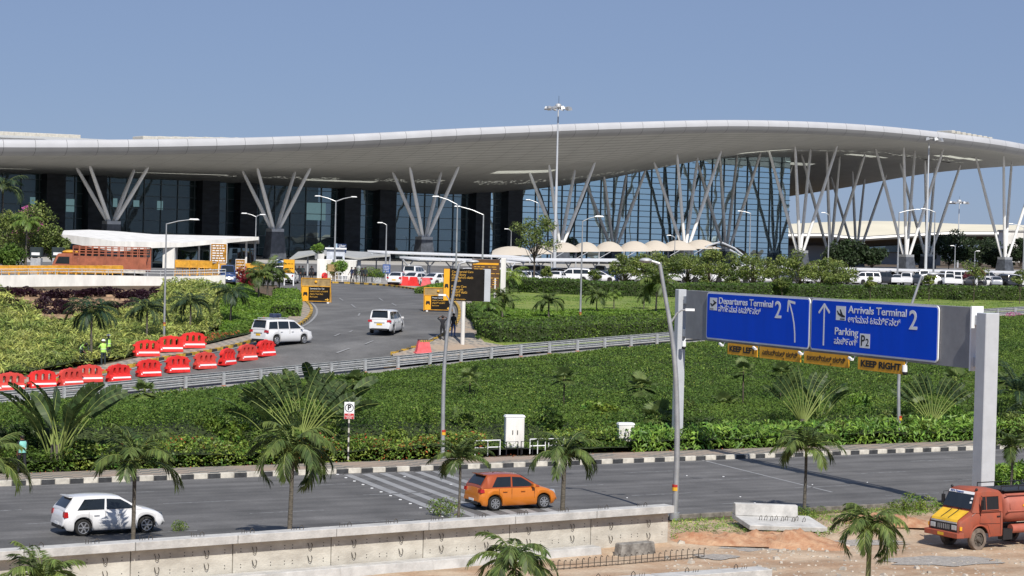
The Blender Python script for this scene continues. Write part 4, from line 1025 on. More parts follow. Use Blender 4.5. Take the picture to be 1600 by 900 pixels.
MPV = dict(L=4.73, W=1.84, H=1.80, gc=.22, r=.34, axles=(-1.38, 1.37), belt=1.10,
    shoulder=[(-2.365, .52), (-2.35, .70), (-2.33, .98), (-2.27, 1.08), (-1.6, 1.11), (.8, 1.10), (1.25, 1.08), (1.8, 1.00), (2.1, .90), (2.26, .76), (2.365, .50)],
    house=(-2.31, -2.10, .50, 1.38), wtop=.76, rw0=.10, side=[(-2.12, -1.28, -1.98, -1.22), (-1.18, -.18, -1.15, -.14), (-.06, 1.10, -.04, .52)], tail=(-2.27, .72, .97, .16, .34, .16), head=(2.05, .68, .84, .42, .26, .15),
    handles=(-.95, .15), seams=(-1.22, -.12, 1.0), plate=.72, spoiler=True, spokes=8, mirm='car_white',
    extra=[('rear_trim', (-2.375, 0, .86), (.02, .8, .05), 'lamp_clear')])
SEDAN = dict(L=4.2, W=1.70, H=1.48, gc=.19, r=.30, axles=(-1.22, 1.28), belt=.95,
    shoulder=[(-2.1, .52), (-2.08, .70), (-2.05, .92), (-1.9, 1.0), (-1.3, 1.0), (.6, .95), (1.1, .93), (1.5, .86), (1.85, .76), (2.0, .65), (2.1, .46)],
    house=(-1.70, -.95, .30, 1.10), wtop=.70, side=[(-1.30, -.40, -.88, -.36), (-.30, .85, -.28, .34)], tail=(-2.03, .68, .86, .2, .26, .18), head=(1.85, .62, .70, .36, .24, .15), handles=(-.75, .2), seams=(-1.0, -.36, .82), plate=.62)
SUV = dict(MPV, L=4.3, H=1.82, axles=(-1.25, 1.25), shoulder=[(-2.15, .55), (-2.13, .75), (-2.1, 1.0), (-2.05, 1.1), (.8, 1.10), (1.25, 1.08), (1.75, 1.02), (1.95, .92), (2.08, .76), (2.15, .50)],
    house=(-2.08, -1.85, .40, 1.10), side=[(-1.92, -1.18, -1.78, -1.14), (-1.06, -.18, -1.04, -.14), (-.08, .90, -.06, .44)], tail=(-2.08, .74, .97, .18, .34, .17), head=(1.85, .68, .84, .42, .26, .15), extra=[], spoiler=False)
RZ = math.atan2(ROAD_U.y, ROAD_U.x)
kit_hatch = CarKit(HATCH, M['car_white']); kit_tiago = CarKit(TIAGO, M['car_orange'], M['car_orange_roof']); kit_mpv = CarKit(MPV, M['car_white'])
def ground_at(px, py): return T(px, py)
def near_p(px, py): p = on_z(px, py, 0); p.z = .003; return p
c1 = kit_hatch.place(near_p(168, 831), RZ+.01, 'hatchback_car', 'white five-door hatchback driving on the main road at far left', 'car')
c2 = kit_tiago.place(near_p(797, 793), RZ-.02, 'hatchback_car', 'bright orange hatchback with darker roof driving near the rumble bars', 'car')
mb = MB(); mb.box((-.9, 0, 1.47), (.06, .06, .14), ry=.6); mb.build('aerial', M['black_plastic'], c2)
p = T(604, 521.5); p.z += .06
c3 = kit_mpv.place(p, math.radians(80), 'taxi_van', 'white people carrier alone in the middle of the curving upper road', 'car')
p = T(440, 539); p.z += .06
c4 = kit_mpv.place(p, math.radians(52), 'taxi_van', 'white people carrier with loaded roof rack beside the red barriers', 'car')
def roof_rack(car):
    rk = MB()
    for y in (-.5, .5): rk.tube([(-1.9, y, 1.87), (.0, y, 1.87)], .02, 6)
    for x in (-1.9, -1.4, -.95, -.5, 0): rk.tube([(x, -.55, 1.87), (x, .55, 1.87)], .018, 6); 
    for x in (-1.9, 0):
        for y in (-.5, .5): rk.tube([(x, y, 1.76), (x, y, 1.87)], .018, 6)
    rk.build('roof_rack', M['galv'], car)
roof_rack(c4)
q = c4.location+Vector((-.7*math.cos(math.radians(52)), -.7*math.sin(math.radians(52)), 1.895))
mb = MB(); mb.box((0, 0, .15), (.75, .5, .28)); s = mb.build('suitcase', M['cloth_navy'], None, bevel=.05); s.location = q; s.rotation_euler = (0, 0, .6+.2)
tag(s, 'dark blue suitcase lying on the roof rack of the white carrier', 'suitcase')
mb = MB(); mb.tube([(-.12, -.26, .15), (-.12, -.30, .15), (.12, -.30, .15), (.12, -.26, .15)], .015, 6); mb.build('handle', M['black_plastic'], s)

# ================================================================ WATER-FILLED BARRIERS
def barrier_mesh():
    W_, H_, T_ = 1.72, 1.10, .40
    mb = MB(); out = []; n = 14
    # side outline with three humps on a rounded top, tabs at the ends
    top = [(-.80, .80), (-.74, .92), (-.62, .99), (-.50, .99), (-.46, 1.04), (-.38, 1.04), (-.34, 1.03), (-.18, 1.06), (-.06, 1.07), (-.04, 1.11), (.04, 1.11), (.06, 1.07), (.18, 1.06), (.34, 1.03), (.38, 1.04), (.46, 1.04), (.50, .99), (.62, .99), (.74, .92), (.80, .80)]
    slots = (-.42, 0, .42)
    # upper wall in pieces round three slots
    def slab(poly, y=.13): mb.sidepoly(poly, -y, y)
    xs_ = [-.80, -.52, -.32, -.10, .10, .32, .52, .80]
    for i in (0, 2, 4, 6):
        a, b = xs_[i], xs_[i+1]; pts = [(a, .42)]+[(b, .42)]+[(x, z) for x, z in top[::-1] if a < x < b]
        za = float(np.interp(a, [t[0] for t in top], [t[1] for t in top])); zb_ = float(np.interp(b, [t[0] for t in top], [t[1] for t in top]))
        pts = [(a, .42), (b, .42), (b, zb_)]+[(x, z) for x, z in top[::-1] if a < x < b]+[(a, za)]
        slab(pts)
    for i in (1, 3, 5):
        a, b = xs_[i], xs_[i+1]; c = (a+b)/2; r_ = (b-a)/2
        za = float(np.interp(a, [t[0] for t in top], [t[1] for t in top])); zb_ = float(np.interp(b, [t[0] for t in top], [t[1] for t in top]))
        arc = [(c-r_*math.cos(t), .78+r_*math.sin(t)) for t in np.linspace(0, PI, 7)]
        slab(arc[::1]+[(b, zb_)]+[(x, z) for x, z in top[::-1] if a < x < b]+[(a, za)])
        arc = [(c-r_*math.cos(t), .52-r_*math.sin(t)) for t in np.linspace(0, PI, 7)]
        slab([(a, .42), (b, .42)]+arc[::-1][:0]+[(b, .52)]+[(c+r_*math.cos(t), .52-.08*math.sin(t)) for t in np.linspace(0.3, PI-.3, 5)]+[(a, .52)])
    # spreading base
    v = []
    for z, y in ((.42, .14), (.36, .20), (.12, .27), (0.0, .29)):
        v += [(-.82, -y, z), (.82, -y, z), (.82, y, z), (-.82, y, z)]
    f = [(k*4+j, (k+1)*4+j, (k+1)*4+(j+1) % 4, k*4+(j+1) % 4) for k in range(3) for j in range(4)]+[(0, 1, 2, 3), (15, 14, 13, 12)]
    mb.add(v, f)
    for sg in (-1, 1):
        for z in (.30, .72): mb.box((sg*.88, 0, z), (.17, .2, .12))
        mb.box((sg*.79, 0, .55), (.08, .22, .5))
    body = mb.mesh('body', M['red_plastic'], bevel=.012)
    st = MB()
    for sg in (-1, 1):
        st.add([(-.62, sg*.226, .30), (.80, sg*.226, .30), (.80, sg*.252, .20), (-.62, sg*.252, .20)], [(0, 1, 2, 3)])
        st.add([(-.76, sg*.268, .13), (-.64, sg*.268, .13), (-.70, sg*.245, .25)], [(0, 1, 2)])
    return body, st.mesh('stripe', M['sign_white'])
BB, BS = barrier_mesh()
BB2 = BB.copy(); BB2.materials.clear(); BB2.materials.append(mat('red_plastic_faded', (0.72, 0.075, 0.055), 0.6, col2=(0.55, 0.05, 0.04), scale=2.0))
def barrier(p, rz, label, body=BB, group='red water filled road barriers'):
    b = link('road_barrier', BB if random.random() < .6 else BB2); b.location = p; b.rotation_euler = (0, 0, rz); tag(b, label, 'barrier', group)
    o = link('stripe', BS, b); return b
front = [(16, 611), (66, 607), (110, 604), (139, 598), (185, 597), (232, 589), (277, 583), (320, 577), (355, 571), (386, 564), (415, 557)]
words = ['leftmost', 'second', 'third', 'fourth', 'fifth', 'sixth', 'seventh', 'eighth', 'ninth', 'tenth', 'rightmost']
for i, (x, y) in enumerate(front):
    p = T(x, y); q = T(*(front[i+1] if i < 10 else front[i-1])); dd = (q-p) if i < 10 else (p-q)
    barrier(p+Vector((0, 0, .05)), math.atan2(dd.y, dd.x)+random.uniform(-.16, .16), f'{words[i]} red plastic barrier in the row on the upper road\'s left edge' if i not in (0, 10) else f'{words[i]} red plastic barrier of the long front row')
for (x, y), wd in zip([(229, 561), (266, 554), (301, 548)], ['nearest', 'middle', 'farthest']):
    barrier(T(x, y)+Vector((0, 0, .2)), math.radians(28), f'{wd} of three red barriers standing on the paving behind the front row')
barrier(T(507, 443)+Vector((0, 0, .1)), math.radians(80), 'lone red barrier by the gate in front of the white hoarding')
# tapered pink-red blocks
def block_mesh(m):
    mb = MB(); mb.box((0, 0, .45), (1.15, .62, .9), top=.66); mb.box((0, 0, .05), (1.3, .72, .1)); mb.box((0, 0, .93), (.76, .34, .1)); return mb.mesh('road_block', m, bevel=.03)
bm1 = block_mesh(M['pink_plastic']); bm2 = block_mesh(M['red_plastic'])
for (x, y), m_, lb in zip([(615, 447), (632, 448.5), (646, 449), (666, 450.5)], [bm1, bm2, bm2, bm1], ['leftmost pink tapered road block before the parked white cars', 'second red tapered road block before the parked white cars', 'third red tapered road block before the parked white cars', 'rightmost pinkish tapered road block on the apron near the lawn']):
    o = link('road_block', m_); o.location = T(x, y)+Vector((0, 0, .15)); o.rotation_euler = (0, 0, random.uniform(-.3, .3)); tag(o, lb, 'barrier', 'tapered plastic road blocks')
o = link('road_block', bm1); o.location = T(661, 556)+Vector((0, 0, .17)); o.rotation_euler = (0, 0, .35); tag(o, 'pink tapered road block behind the guard rail at the paved corner', 'barrier')
mb = MB()
for k in range(6): mb.add([(-.36+k*.13, -.22, .82), (-.29+k*.13, -.22, .82), (-.25+k*.13, -.19, .97), (-.32+k*.13, -.19, .97)], [(0, 1, 2, 3)])
for k in range(1): mb.box((0, 0, .985), (.8, .4, .02))
mb.build('hazard_band', M['kerb_black'], o)
mb = MB()
for k in range(5): mb.add([(-.29+k*.13, -.222, .82), (-.23+k*.13, -.222, .82), (-.19+k*.13, -.192, .97), (-.25+k*.13, -.192, .97)], [(0, 1, 2, 3)])
mb.build('hazard_band', M['kerb_yellow'], o)

# ================================================================ YELLOW TAXI BOARDS ON THE ROAD
def taxi_board(px, py, rz, lines, lb, flip=False, sc=1.0):
    root = empty('direction_stand', T(px, py)+Vector((0, 0, .05)), rz, lb, 'sign stand', sc=sc)
    W_, H_ = 2.55, 2.15
    mb = MB()
    for x in (-W_/2, W_/2):
        mb.tube([(x, 0, .08), (x, 0, H_)], .04, 6); mb.tube([(x, -.0, H_*.95), (x, .75, .08)], .03, 6)
    for z in (.16, 1.46, H_): mb.tube([(-W_/2, 0, z), (W_/2, 0, z)], .04, 6)
    mb.build('frame', M['yellow_metal'], root)
    mb = MB(); mb.box((0, .02, 1.8), (W_-.1, .03, .62)); mb.build('upper_panel', M['tan_board'], root)
    mb = MB(); mb.ball((0, -.06, 1.86), (.12, .06, .12)); mb.build('beacon', M['sign_amber'], root, smooth=True)
    mb = MB(); mb.box((0, .0, .80), (W_-.08, .04, 1.24)); bd = mb.build('board', M['board_black'], root)
    mb = MB(); mb.box((-W_/2+.35, -.03, .80), (.58, .03, 1.22)); mb.build('symbol_panel', M['sign_amber'], bd)
    mb = MB(); mb.sidepoly([(-1.10, .78), (-1.06, .95), (-.76, .95), (-.72, .78), (-.72, .62), (-.82, .62), (-.82, .70), (-1.0, .70), (-1.0, .62), (-1.10, .62)], -.05, -.056); mb.build('car_symbol', M['ink'], bd)
    for k, (t, sz) in enumerate(lines):
        me = text_mesh(t, sz, m=M['amber_ink'] if k else M['sign_white'], sx=min(1, 1.6/(len(t)*sz*.56))); o = link('lettering', me, bd); o.location = (-.52, -.03, 1.26-k*.235)
    mb = MB(); xx = W_/2-.28; s_ = -1 if flip else 1
    mb.sidepoly([(xx-.16*s_, .28), (xx+.02*s_, .28), (xx+.02*s_, .18), (xx+.18*s_, .32), (xx+.02*s_, .46), (xx+.02*s_, .36), (xx-.16*s_, .36)], -.03, -.036); mb.build('arrow', M['amber_ink'], bd)
    mb = MB(); mb.box((-W_/2+.3, .2, .05), (.18, .9, .1)); mb.box((W_/2-.15, .2, .05), (.18, .9, .1)); mb.build('foot', M['sign_white'], root)
taxi_board(493, 474.5, math.radians(-4), [('Commercial Cars / Taxi', .19), ('ವಾಣಿಜ್ಯ ಕಾರು / ಟ್ಯಾಕ್ಸಿ', .17), ('Alpha Taxi Exit', .19), ('Bus Lane', .19)], 'yellow framed taxi direction stand on the far left edge of the road')
taxi_board(684, 488, math.radians(2), [('Private / Commercial', .19), ('Alpha Taxi Entry', .17), ('ಖಾಸಗಿ ವಾಹನ', .19), ('Bus Lane', .17)], 'yellow framed car direction stand at the right kerb beside the black board', flip=True, sc=.93)

# big black information board on white post
def info_board(px, py):
    b = T(px, py); root = empty('information_board', b, math.radians(6), 'tall black information board with amber text on a white post', 'sign board')
    mb = MB(); mb.tube([(0, 0, -.1), (0, 0, 3.3)], .15, 12); mb.build('post', M['white_wall'], root, smooth=True)
    mb = MB(); mb.box((0, -.03, 4.5), (3.0, .26, 2.35)); bd = mb.build('board', M['board_black'], root, bevel=.02)
    mb = MB(); mb.box((-1.28, -.165, 4.5), (.42, .02, 2.3)); mb.build('symbol_panel', M['sign_amber'], bd)
    mb = MB(); mb.sidepoly([(-1.42, 4.4), (-1.38, 4.56), (-1.18, 4.56), (-1.14, 4.4), (-1.14, 4.25), (-1.22, 4.25), (-1.22, 4.32), (-1.34, 4.32), (-1.34, 4.25), (-1.42, 4.25)], -.18, -.186); mb.build('car_symbol', M['ink'], bd)
    mb = MB(); mb.box((1.66, .1, 4.5), (.55, .5, 2.38)); mb.build('end_panel', M['gantry_grey'], root, bevel=.02)
    for k, t in enumerate(['Commercial Cars', 'Alpha Entry', 'ವಾಣಿಜ್ಯ ಕಾರು', 'ಆಲ್ಫಾ', '', 'Private Cars', 'Keep Left', 'ಖಾಸಗಿ ಕಾರು', 'ಎಡಕ್ಕೆ']):
        if t: me = text_mesh(t, .22, m=M['amber_ink']); o = link('lettering', me, bd); o.location = (-.92, -.165, 5.45-k*.215)
    me = text_mesh('Traffic Information', .15, m=M['amber_ink']); o = link('lettering', me, bd); o.location = (-1.0, -.165, 3.45)
    b2 = T(760, 497); r2 = empty('information_board', b2, math.radians(-2), 'dark brown tariff board with white side panel behind the black board', 'sign board')
    mb = MB(); mb.tube([(.65, 0, -.1), (.65, 0, 3.3)], .12, 12); mb.build('post', M['white_wall'], r2, smooth=True)
    mb = MB(); mb.box((-.15, 0, 3.45), (2.3, .2, 2.75)); bd = mb.build('board', mat('brown_board', (.10, .05, .02), .6), r2, bevel=.02)
    mb = MB(); mb.box((1.3, 0, 3.5), (.42, .5, 2.9)); mb.build('end_panel', M['white_wall'], r2, bevel=.02)
    mb = MB(); mb.box((-.15, -.11, 4.45), (2.1, .02, .16)); mb.build('header', M['sign_amber'], bd)
    mb = MB(); rr = random.Random(3)
    for k in range(12):
        x = -1.1
        while x < .7:
            l_ = rr.uniform(.12, .4)
            if rr.random() < .7: mb.box((x+l_/2, -.11, 4.2-k*.18), (l_, .014, .05))
            x += l_+.08
    tag(mb.build('lettering', M['amber_ink'], bd), None, None, None, 'stuff')
info_board(722.5, 541.5)

# amber board far left + small ones
def far_board(px, py, top, w_px, lb, rows=4, posts=1, face='sign_amber', frame='sign_white'):
    b = T(px, py); s_ = S(b); h = (py-top)/s_; w_ = w_px/s_
    root = empty('notice_board', b, 0, lb, 'sign board'); bh = min(h*.62, w_*1.2)
    mb = MB()
    for x in ([0] if posts == 1 else [-w_*.4, w_*.4]): mb.tube([(x, .08, 0), (x, .08, h-bh*.2)], .07, 8)
    mb.build('post', M['sign_white'], root)
    mb = MB(); mb.box((0, 0, h-bh/2), (w_, .12, bh)); f = mb.build('frame', M[frame], root, bevel=.01)
    mb = MB(); mb.box((0, -.07, h-bh/2), (w_*.93, .02, bh*.93)); fc = mb.build('face', M[face], f)
    mb = MB(); rr = random.Random(px)
    for k in range(rows):
        z = h-bh*(k+1)/(rows+1); x = -w_*.38
        while x < w_*.3:
            l_ = rr.uniform(.08, .22)*w_
            mb.box((x+l_/2, -.084, z), (l_, .012, bh*.055)); x += l_+w_*.05
    tag(mb.build('lettering', M['board_black'] if face == 'sign_amber' else M['sign_white'], fc), None, None, None, 'stuff')
    return root
M['far_amber'] = mat('far_amber', (.45, .21, .02), .6, var=.3, scale=3)
far_board(341, 441, 380, 26, 'square brown and amber notice board above the white wall', rows=7, face='far_amber')
far_board(451, 447, 405, 18, 'small amber notice board beside the parked cars at the gate', rows=2, face='sign_amber', frame='tan_board', posts=2)
far_board(375, 439, 405, 15, 'small dark amber notice board near the blue auto van', rows=3, face='far_amber')
far_board(603.5, 440, 413, 12, 'dark blue direction board on a post by the planters', rows=4, face='cloth_blue', frame='cloth_blue')

# signboard with ride name
def uber_sign():
    p = at_d(533, 398, 262); g_ = Z(p.x, p.y); root = empty('pickup_sign', (p.x, p.y, g_), 0, 'dark blue and light blue cab pickup sign on a black post', 'sign board')
    z = p.z-g_; mb = MB(); mb.tube([(0, 0, 0), (0, 0, z)], .12, 8); mb.build('post', M['ink'], root)
    zc = at_d(533, 388, 262).z-g_
    mb = MB(); mb.box((.1, 0, zc), (1.1, .2, 1.15)); bd = mb.build('board', mat('navy_board', (.01, .03, .10), .5), root)
    mb = MB(); mb.box((-.72, 0, zc+.05), (.42, .18, 1.1)); mb.build('side_panel', mat('pale_blue', (.35, .48, .62), .5), root)
    mb = MB(); mb.box((-.05, -.12, zc-.42), (1.0, .05, .3)); mb.build('side_panel', mat('sky_blue', (.10, .35, .75), .5), root)
    me = text_mesh('Uber', .42, m=M['sign_white']); o = link('lettering', me, bd); o.location = (-.32, -.11, zc+.32)
    me = text_mesh('Zone', .34, m=M['sign_white']); o = link('lettering', me, bd); o.location = (-.32, -.11, zc)
uber_sign()

# ================================================================ PRECAST WALL IN THE FOREGROUND
def precast_wall():
    # coping joints in the photograph along the front top edge
    A = on_z(-150, 872, 1.32); B = on_z(1054, 790, 1.32)
    dv = Vector((B.x-A.x, B.y-A.y)); U_ = dv.normalized(); rz = math.atan2(dv.y, dv.x); N_ = Vector((-U_.y, U_.x))
    joints = [-150, 39, 213, 373, 527, 671, 806, 933, 1054]
    ps = []
    for x in joints:
        v = ray(x, 800); k = (N_.dot(A.to_2d()))/(N_.x*v.x+N_.y*v.y); ps.append(Vector((v.x*k, v.y*k)))
    gz = -.34; ht = 1.32
    lab = ['far left', 'second', 'third', 'fourth', 'fifth', 'sixth', 'seventh', 'rightmost']
    for i in range(8):
        a, b = ps[i], ps[i+1]; L_ = (b-a).length
        root = empty('precast_wall_unit', (a.x, a.y, gz), rz, f'{lab[i]} precast concrete wall unit counted from the left edge' if 0 < i < 7 else ('rightmost precast concrete wall unit ending beside the lamp pole' if i == 7 else 'leftmost precast concrete wall unit cut by the picture edge'), 'concrete wall', 'precast wall units lined up beside the road')
        top = ht-gz
        mb = MB(); mb.box((L_/2, .30, top-.14), (L_-.03, .62, .28)); mb.build('coping', M['concrete'], root, bevel=.012)
        mb = MB(); y = .36
        v = [(.02, y-.0, 0), (L_-.02, y-.0, 0), (L_-.02, .58, 0), (.02, .58, 0), (.02, y, top-.28), (L_-.02, y, top-.28), (L_-.02, .58, top-.28), (.02, .58, top-.28)]
        mb.add(v, [(0, 3, 2, 1), (4, 5, 6, 7), (0, 1, 5, 4), (1, 2, 6, 5), (2, 3, 7, 6), (3, 0, 4, 7)]); mb.build('wall', M['concrete_wall'], root)
        if i < 7:
            mb = MB(); mb.box((L_/2, .0, .13+.05), (L_+.0, .75, .36), top=1, topy=.8); mb.build('footing', M['concrete'], root, bevel=.02)
        # lifting loops on the face and starter bars on top
        for fx in (.20+.06*((i*37) % 5)/5, .72+.07*((i*53) % 5)/5):
            for fz in (.42, .85) if i != 7 else (.3, .8):
                x = L_*fx; z = .2+fz
                mb = MB(); mb.tube([(x-.07, .36, z+.12), (x-.075, .30, z+.06), (x-.05, .29, z-.05), (x, .29, z-.09), (x+.05, .29, z-.05), (x+.075, .30, z+.06), (x+.07, .36, z+.12)], .013, 5); mb.build('lifting_loop', M['rebar'], root)
        for fx in (.18, .68):
            x = L_*fx; z = top
            mb = MB(); mb.tube([(x-.07, .3, z-.02), (x-.07, .3, z+.09), (x, .3, z+.16), (x+.07, .3, z+.09), (x+.07, .3, z-.02)], .013, 5)
            for k in range(3): mb.tube([(x-.18-k*.09, .34, z-.02), (x-.19-k*.09, .33, z+.09+.03*k)], .01, 4)
            mb.build('starter_bar', M['rebar'], root)
        mb = MB()
        for fx in (.08, .38, .52, .60, .92):
            for z in (.52, .62, 1.05, 1.15): mb.box((L_*fx, .358, z), (.03, .01, .03))
        tag(mb.build('bolt_hole', M['ink'], root), None, None, None, 'stuff')
    return ps, rz, N_, U_
WP, WRZ, WN_, WU_ = precast_wall()
# channel kerb unit lying in the dirt right of the wall
def l_unit():
    c = T(1211, 824); root = empty('precast_channel_unit', (c.x, c.y, -.1), math.radians(27), 'white precast concrete L-shaped unit lying tilted on the dirt mound', 'concrete block'); root.rotation_euler = (math.radians(9), math.radians(3), math.radians(20)); root.location.z += .04
    mb = MB(); Lh = 1.75
    mb.sidepoly([(-Lh, .22), (Lh, .22), (Lh, .42), (-Lh, .42)], -1.15, .55); mb.build('slab', M['concrete'], root, bevel=.02)
    mb = MB(); v = []
    for x, t in ((-Lh, 1), (Lh*.62, 1)): v += [(x, .2, .425), (x, .55, .425), (x, .55, .88), (x, .36, .88)]
    mb.add(v, [(0, 1, 2, 3)[::-1], (4, 5, 6, 7), (0, 1, 5, 4), (1, 2, 6, 5), (2, 3, 7, 6), (3, 0, 4, 7)]); mb.build('upstand', M['concrete'], root, bevel=.02)
    for k in range(9):
        x = -.9+k*.24; mb = MB(); y = -.35+.1*math.sin(k*3); mb.tube([(x-.05, y, .40), (x-.05, y, .55), (x, y, .62), (x+.05, y, .55), (x+.05, y, .40)], .013, 5); mb.build('starter_bar', M['rebar'], root)
l_unit()
def near_slab():
    a = on_z(985, 906, -.0); b = on_z(1192, 893, -.0)
    for i, (px0, px1, lb) in enumerate(((900, 1022, 'left of two flat coping slabs on the sandy ground at the bottom edge'), (1024, 1194, 'right of two flat coping slabs on the sandy ground at the bottom edge'))):
        y0 = 905-(px0-985)*.07+6; y1 = 905-(px1-985)*.07+6; a = on_z(px0, y0-10, 0); b = on_z(px1, y1-10, 0); dv = b-a
        root = empty('coping_slab', (a.x, a.y, -.34), math.atan2(dv.y, dv.x), lb, 'concrete block', 'flat coping slabs lying on the sand')
        mb = MB(); mb.box((dv.length/2, -.1, .17), (dv.length-.02, .8, .34)); mb.build('slab', M['concrete'], root, bevel=.015)
        for fx in (.3, .75):
            x = dv.length*fx; mb = MB(); mb.tube([(x-.07, .1, .3), (x-.07, .1, .43), (x, .1, .5), (x+.07, .1, .43), (x+.07, .1, .3)], .016, 5)
            for k in range(3): mb.tube([(x+.18+k*.1, 0, .3), (x+.2+k*.1, 0, .44)], .012, 4)
            mb.build('starter_bar', M['rebar'], root)
near_slab()
def rebar_cage():
    a = T(862, 893); b = T(1100, 873); dv = b-a; root = empty('rebar_cage', a, math.atan2(dv.y, dv.x), 'row of bent rusty reinforcing bars sticking out of the sand', 'steel bars')
    mb = MB(); n = 27; L_ = dv.length
    for k in range(n):
        x = L_*k/(n-1); h = .30+.08*random.random(); mb.tube([(x, 0, -.05), (x, 0, h), (x+.06, .02, h+.06), (x+.12, .03, h+.02)], .016, 5)
    mb.build('hooked_bars', M['rebar'], root)
    mb = MB()
    for z in (.08, .2): mb.tube([(0, 0, z), (L_/2, .03, z-.03), (L_, 0, z)], .014, 5)
    mb.build('long_bars', M['rebar'], root)
rebar_cage()
mb = MB(); a = T(1000, 868); 
mb.box((0, 0, .22), (1.7, .5, .55), top=.9); o = mb.build('broken_wall_end', M['concrete_old'], None, bevel=.03); o.location = (a.x-.2, a.y, a.z); o.rotation_euler = (0, 0, WRZ); tag(o, 'dark stained rubble footing at the right end of the precast wall', 'concrete block')
# ================================================================ LORRIES
def wheel(parent, x, y, r, wd, tm, name='wheel', dual=False):
    mb = MB(); n = 22
    pr = [(-wd/2, r*.62), (-wd/2, r*.93), (-wd/2+.04, r), (wd/2-.04, r), (wd/2, r*.93), (wd/2, r*.62)]
    for i, (yy, rr) in enumerate(pr):
        for j in range(n): a = 2*PI*j/n; mb.v.append((rr*math.cos(a), yy, rr*math.sin(a)))
    for i in range(len(pr)-1):
        for j in range(n): mb.f.append((i*n+j, i*n+(j+1) % n, (i+1)*n+(j+1) % n, (i+1)*n+j)); mb.m.append(0)
    o = mb.build(name, M[tm], parent, smooth=True); o.location = (x, y, r)
    mb = MB(); sg = -1 if y < 0 else 1
    mb.tube([(0, sg*(wd/2-.09), 0), (0, sg*(wd/2-.05), 0)], r*.62, 18); mb.tube([(0, sg*(wd/2-.05), 0), (0, sg*(wd/2+.05), 0)], [r*.30, r*.2], 12)
    for k in range(8): a = k*PI/4; mb.ball((r*.42*math.cos(a), sg*(wd/2-.035), r*.42*math.sin(a)), .03, mi=0, n=6, m=4)
    mb.build('rim', mat('rusty_rim', (.14, .12, .10), .7, .2, var=.3, scale=4), o)
def tanker():
    phi = math.radians(30); h = PI+phi
    hd = Vector((math.cos(h), math.sin(h), 0)); lf = Vector((-hd.y, hd.x, 0))   # left side faces the camera
    wpos = T(1526, 860); ctr = wpos-lf*.80-hd*0
    root = empty('tanker_lorry', (ctr.x, ctr.y, wpos.z), h, 'dusty orange tanker lorry with yellow bonnet parked on the dirt', 'lorry'); root.scale = (.97, .97, 1.05)
    O = M['truck_orange']
    W_ = .98                                            # half width; x forward, front axle at 0
    # cab lower body side profile with wheel arch
    arch = [(.50*math.cos(a), .44+.50*math.sin(a)) for a in np.linspace(PI*.93, .12, 12)]
    side = [(-1.22, .55), (-1.22, 1.42)]+[(.40, 1.42), (.98, 1.10), (1.02, .98), (1.02, .62)]+[(.62, .50)]
    def halfw(x, z): return W_*(1-.06*max(0, (x-.4)/.6))
    xs = [-1.22, -1.0, -.75]+[.52*math.cos(a) for a in np.linspace(PI, 0, 13)]+[.7, .85, .96, 1.02]
    rings = []
    for x in xs:
        zu = float(np.interp(x, [-1.22, .38, .98, 1.02], [1.45, 1.43, 1.12, 1.06])); zl = .50
        if abs(x) < .52: zl = max(zl, .44+math.sqrt(.52**2-x*x))
        w_ = W_*(1-.07*max(0, (x-.4)/.62)**1.5)
        half = [(w_*.97, zl), (w_, zl+.05), (w_*1.0, (zl+zu)/2), (w_*.985, zu-.10), (w_*.95, zu-.03), (w_*.80, zu+.01), (0, zu+.03)]
        rings.append([(x, -a, b) for a, b in half]+[(x, a, b) for a, b in half[-2::-1]])
    loft(rings).build('body', O, root, smooth=True)
    # upper cab
    rings = []
    for x, zr, k in [(-1.22, 2.16, .96), (-1.1, 2.22, .96), (-.4, 2.26, .95), (.0, 2.22, .93), (.06, 2.16, .92), (.36, 1.47, .97)]:
        w0 = W_*.98; w1 = W_*k*.90; zb = 1.42
        rings.append([(x, -w0, zb), (x, -(w1+.02), max(zb+.02, zr-.07)), (x, -w1*.9, zr), (x, 0, zr+.035), (x, w1*.9, zr), (x, w1+.02, max(zb+.02, zr-.07)), (x, w0, zb)])
    loft(rings).build('cab_roof', O, root, smooth=True)
    mb = MB()
    def wp(x, t): return (x, )
    v = []
    for t in (.08, .86):
        x = .375+(.06-.375)*t+.02; z = 1.47+(2.16-1.47)*t+.02; w_ = (W_*.97)+(W_*.92*.90-W_*.97)*t
        v += [(x, -w_*.90, z), (x, w_*.90, z)]
    mb.add(v, [(0, 1, 3, 2)]); ws = mb.build('windshield', M['glass'], root)
    mb = MB(); v = []
    for t in (.83, .97):
        x = .375+(.06-.375)*t+.026; z = 1.47+(2.16-1.47)*t+.028; w_ = (W_*.97)+(W_*.92*.90-W_*.97)*t
        v += [(x, -w_*.90, z), (x, w_*.90, z)]
    mb.add(v, [(0, 1, 3, 2)]); sb = mb.build('sun_strip', M['sign_white'], ws)
    me = text_mesh('PRIYA Transports', .105, m=M['cloth_blue'], bold=.003)
    t = .90; R = Matrix.Rotation(PI/2, 4, 'Z'); me.transform(R); o = link('lettering', me, sb); o.location = (.375+(.06-.375)*t+.035, -.66, 1.47+.69*t+.03)
    sl_ = math.atan2(.315, .69); o.rotation_euler = (0, -sl_, 0)
    for k, (yy, tt) in enumerate(((.70, .62), (.70, .42))):
        mb = MB(); x = .375-.315*tt+.035; z = 1.47+.69*tt+.03; mb.box((x, yy, z), (.01, .10, .08), ry=-sl_); mb.build('sticker', M['sign_white'], ws)
    # yellow bonnet
    mb = MB(); mb.add([(.42, -.78, 1.475), (.42, .78, 1.475), (.99, .76, 1.165), (.99, -.76, 1.165)], [(0, 1, 2, 3)])
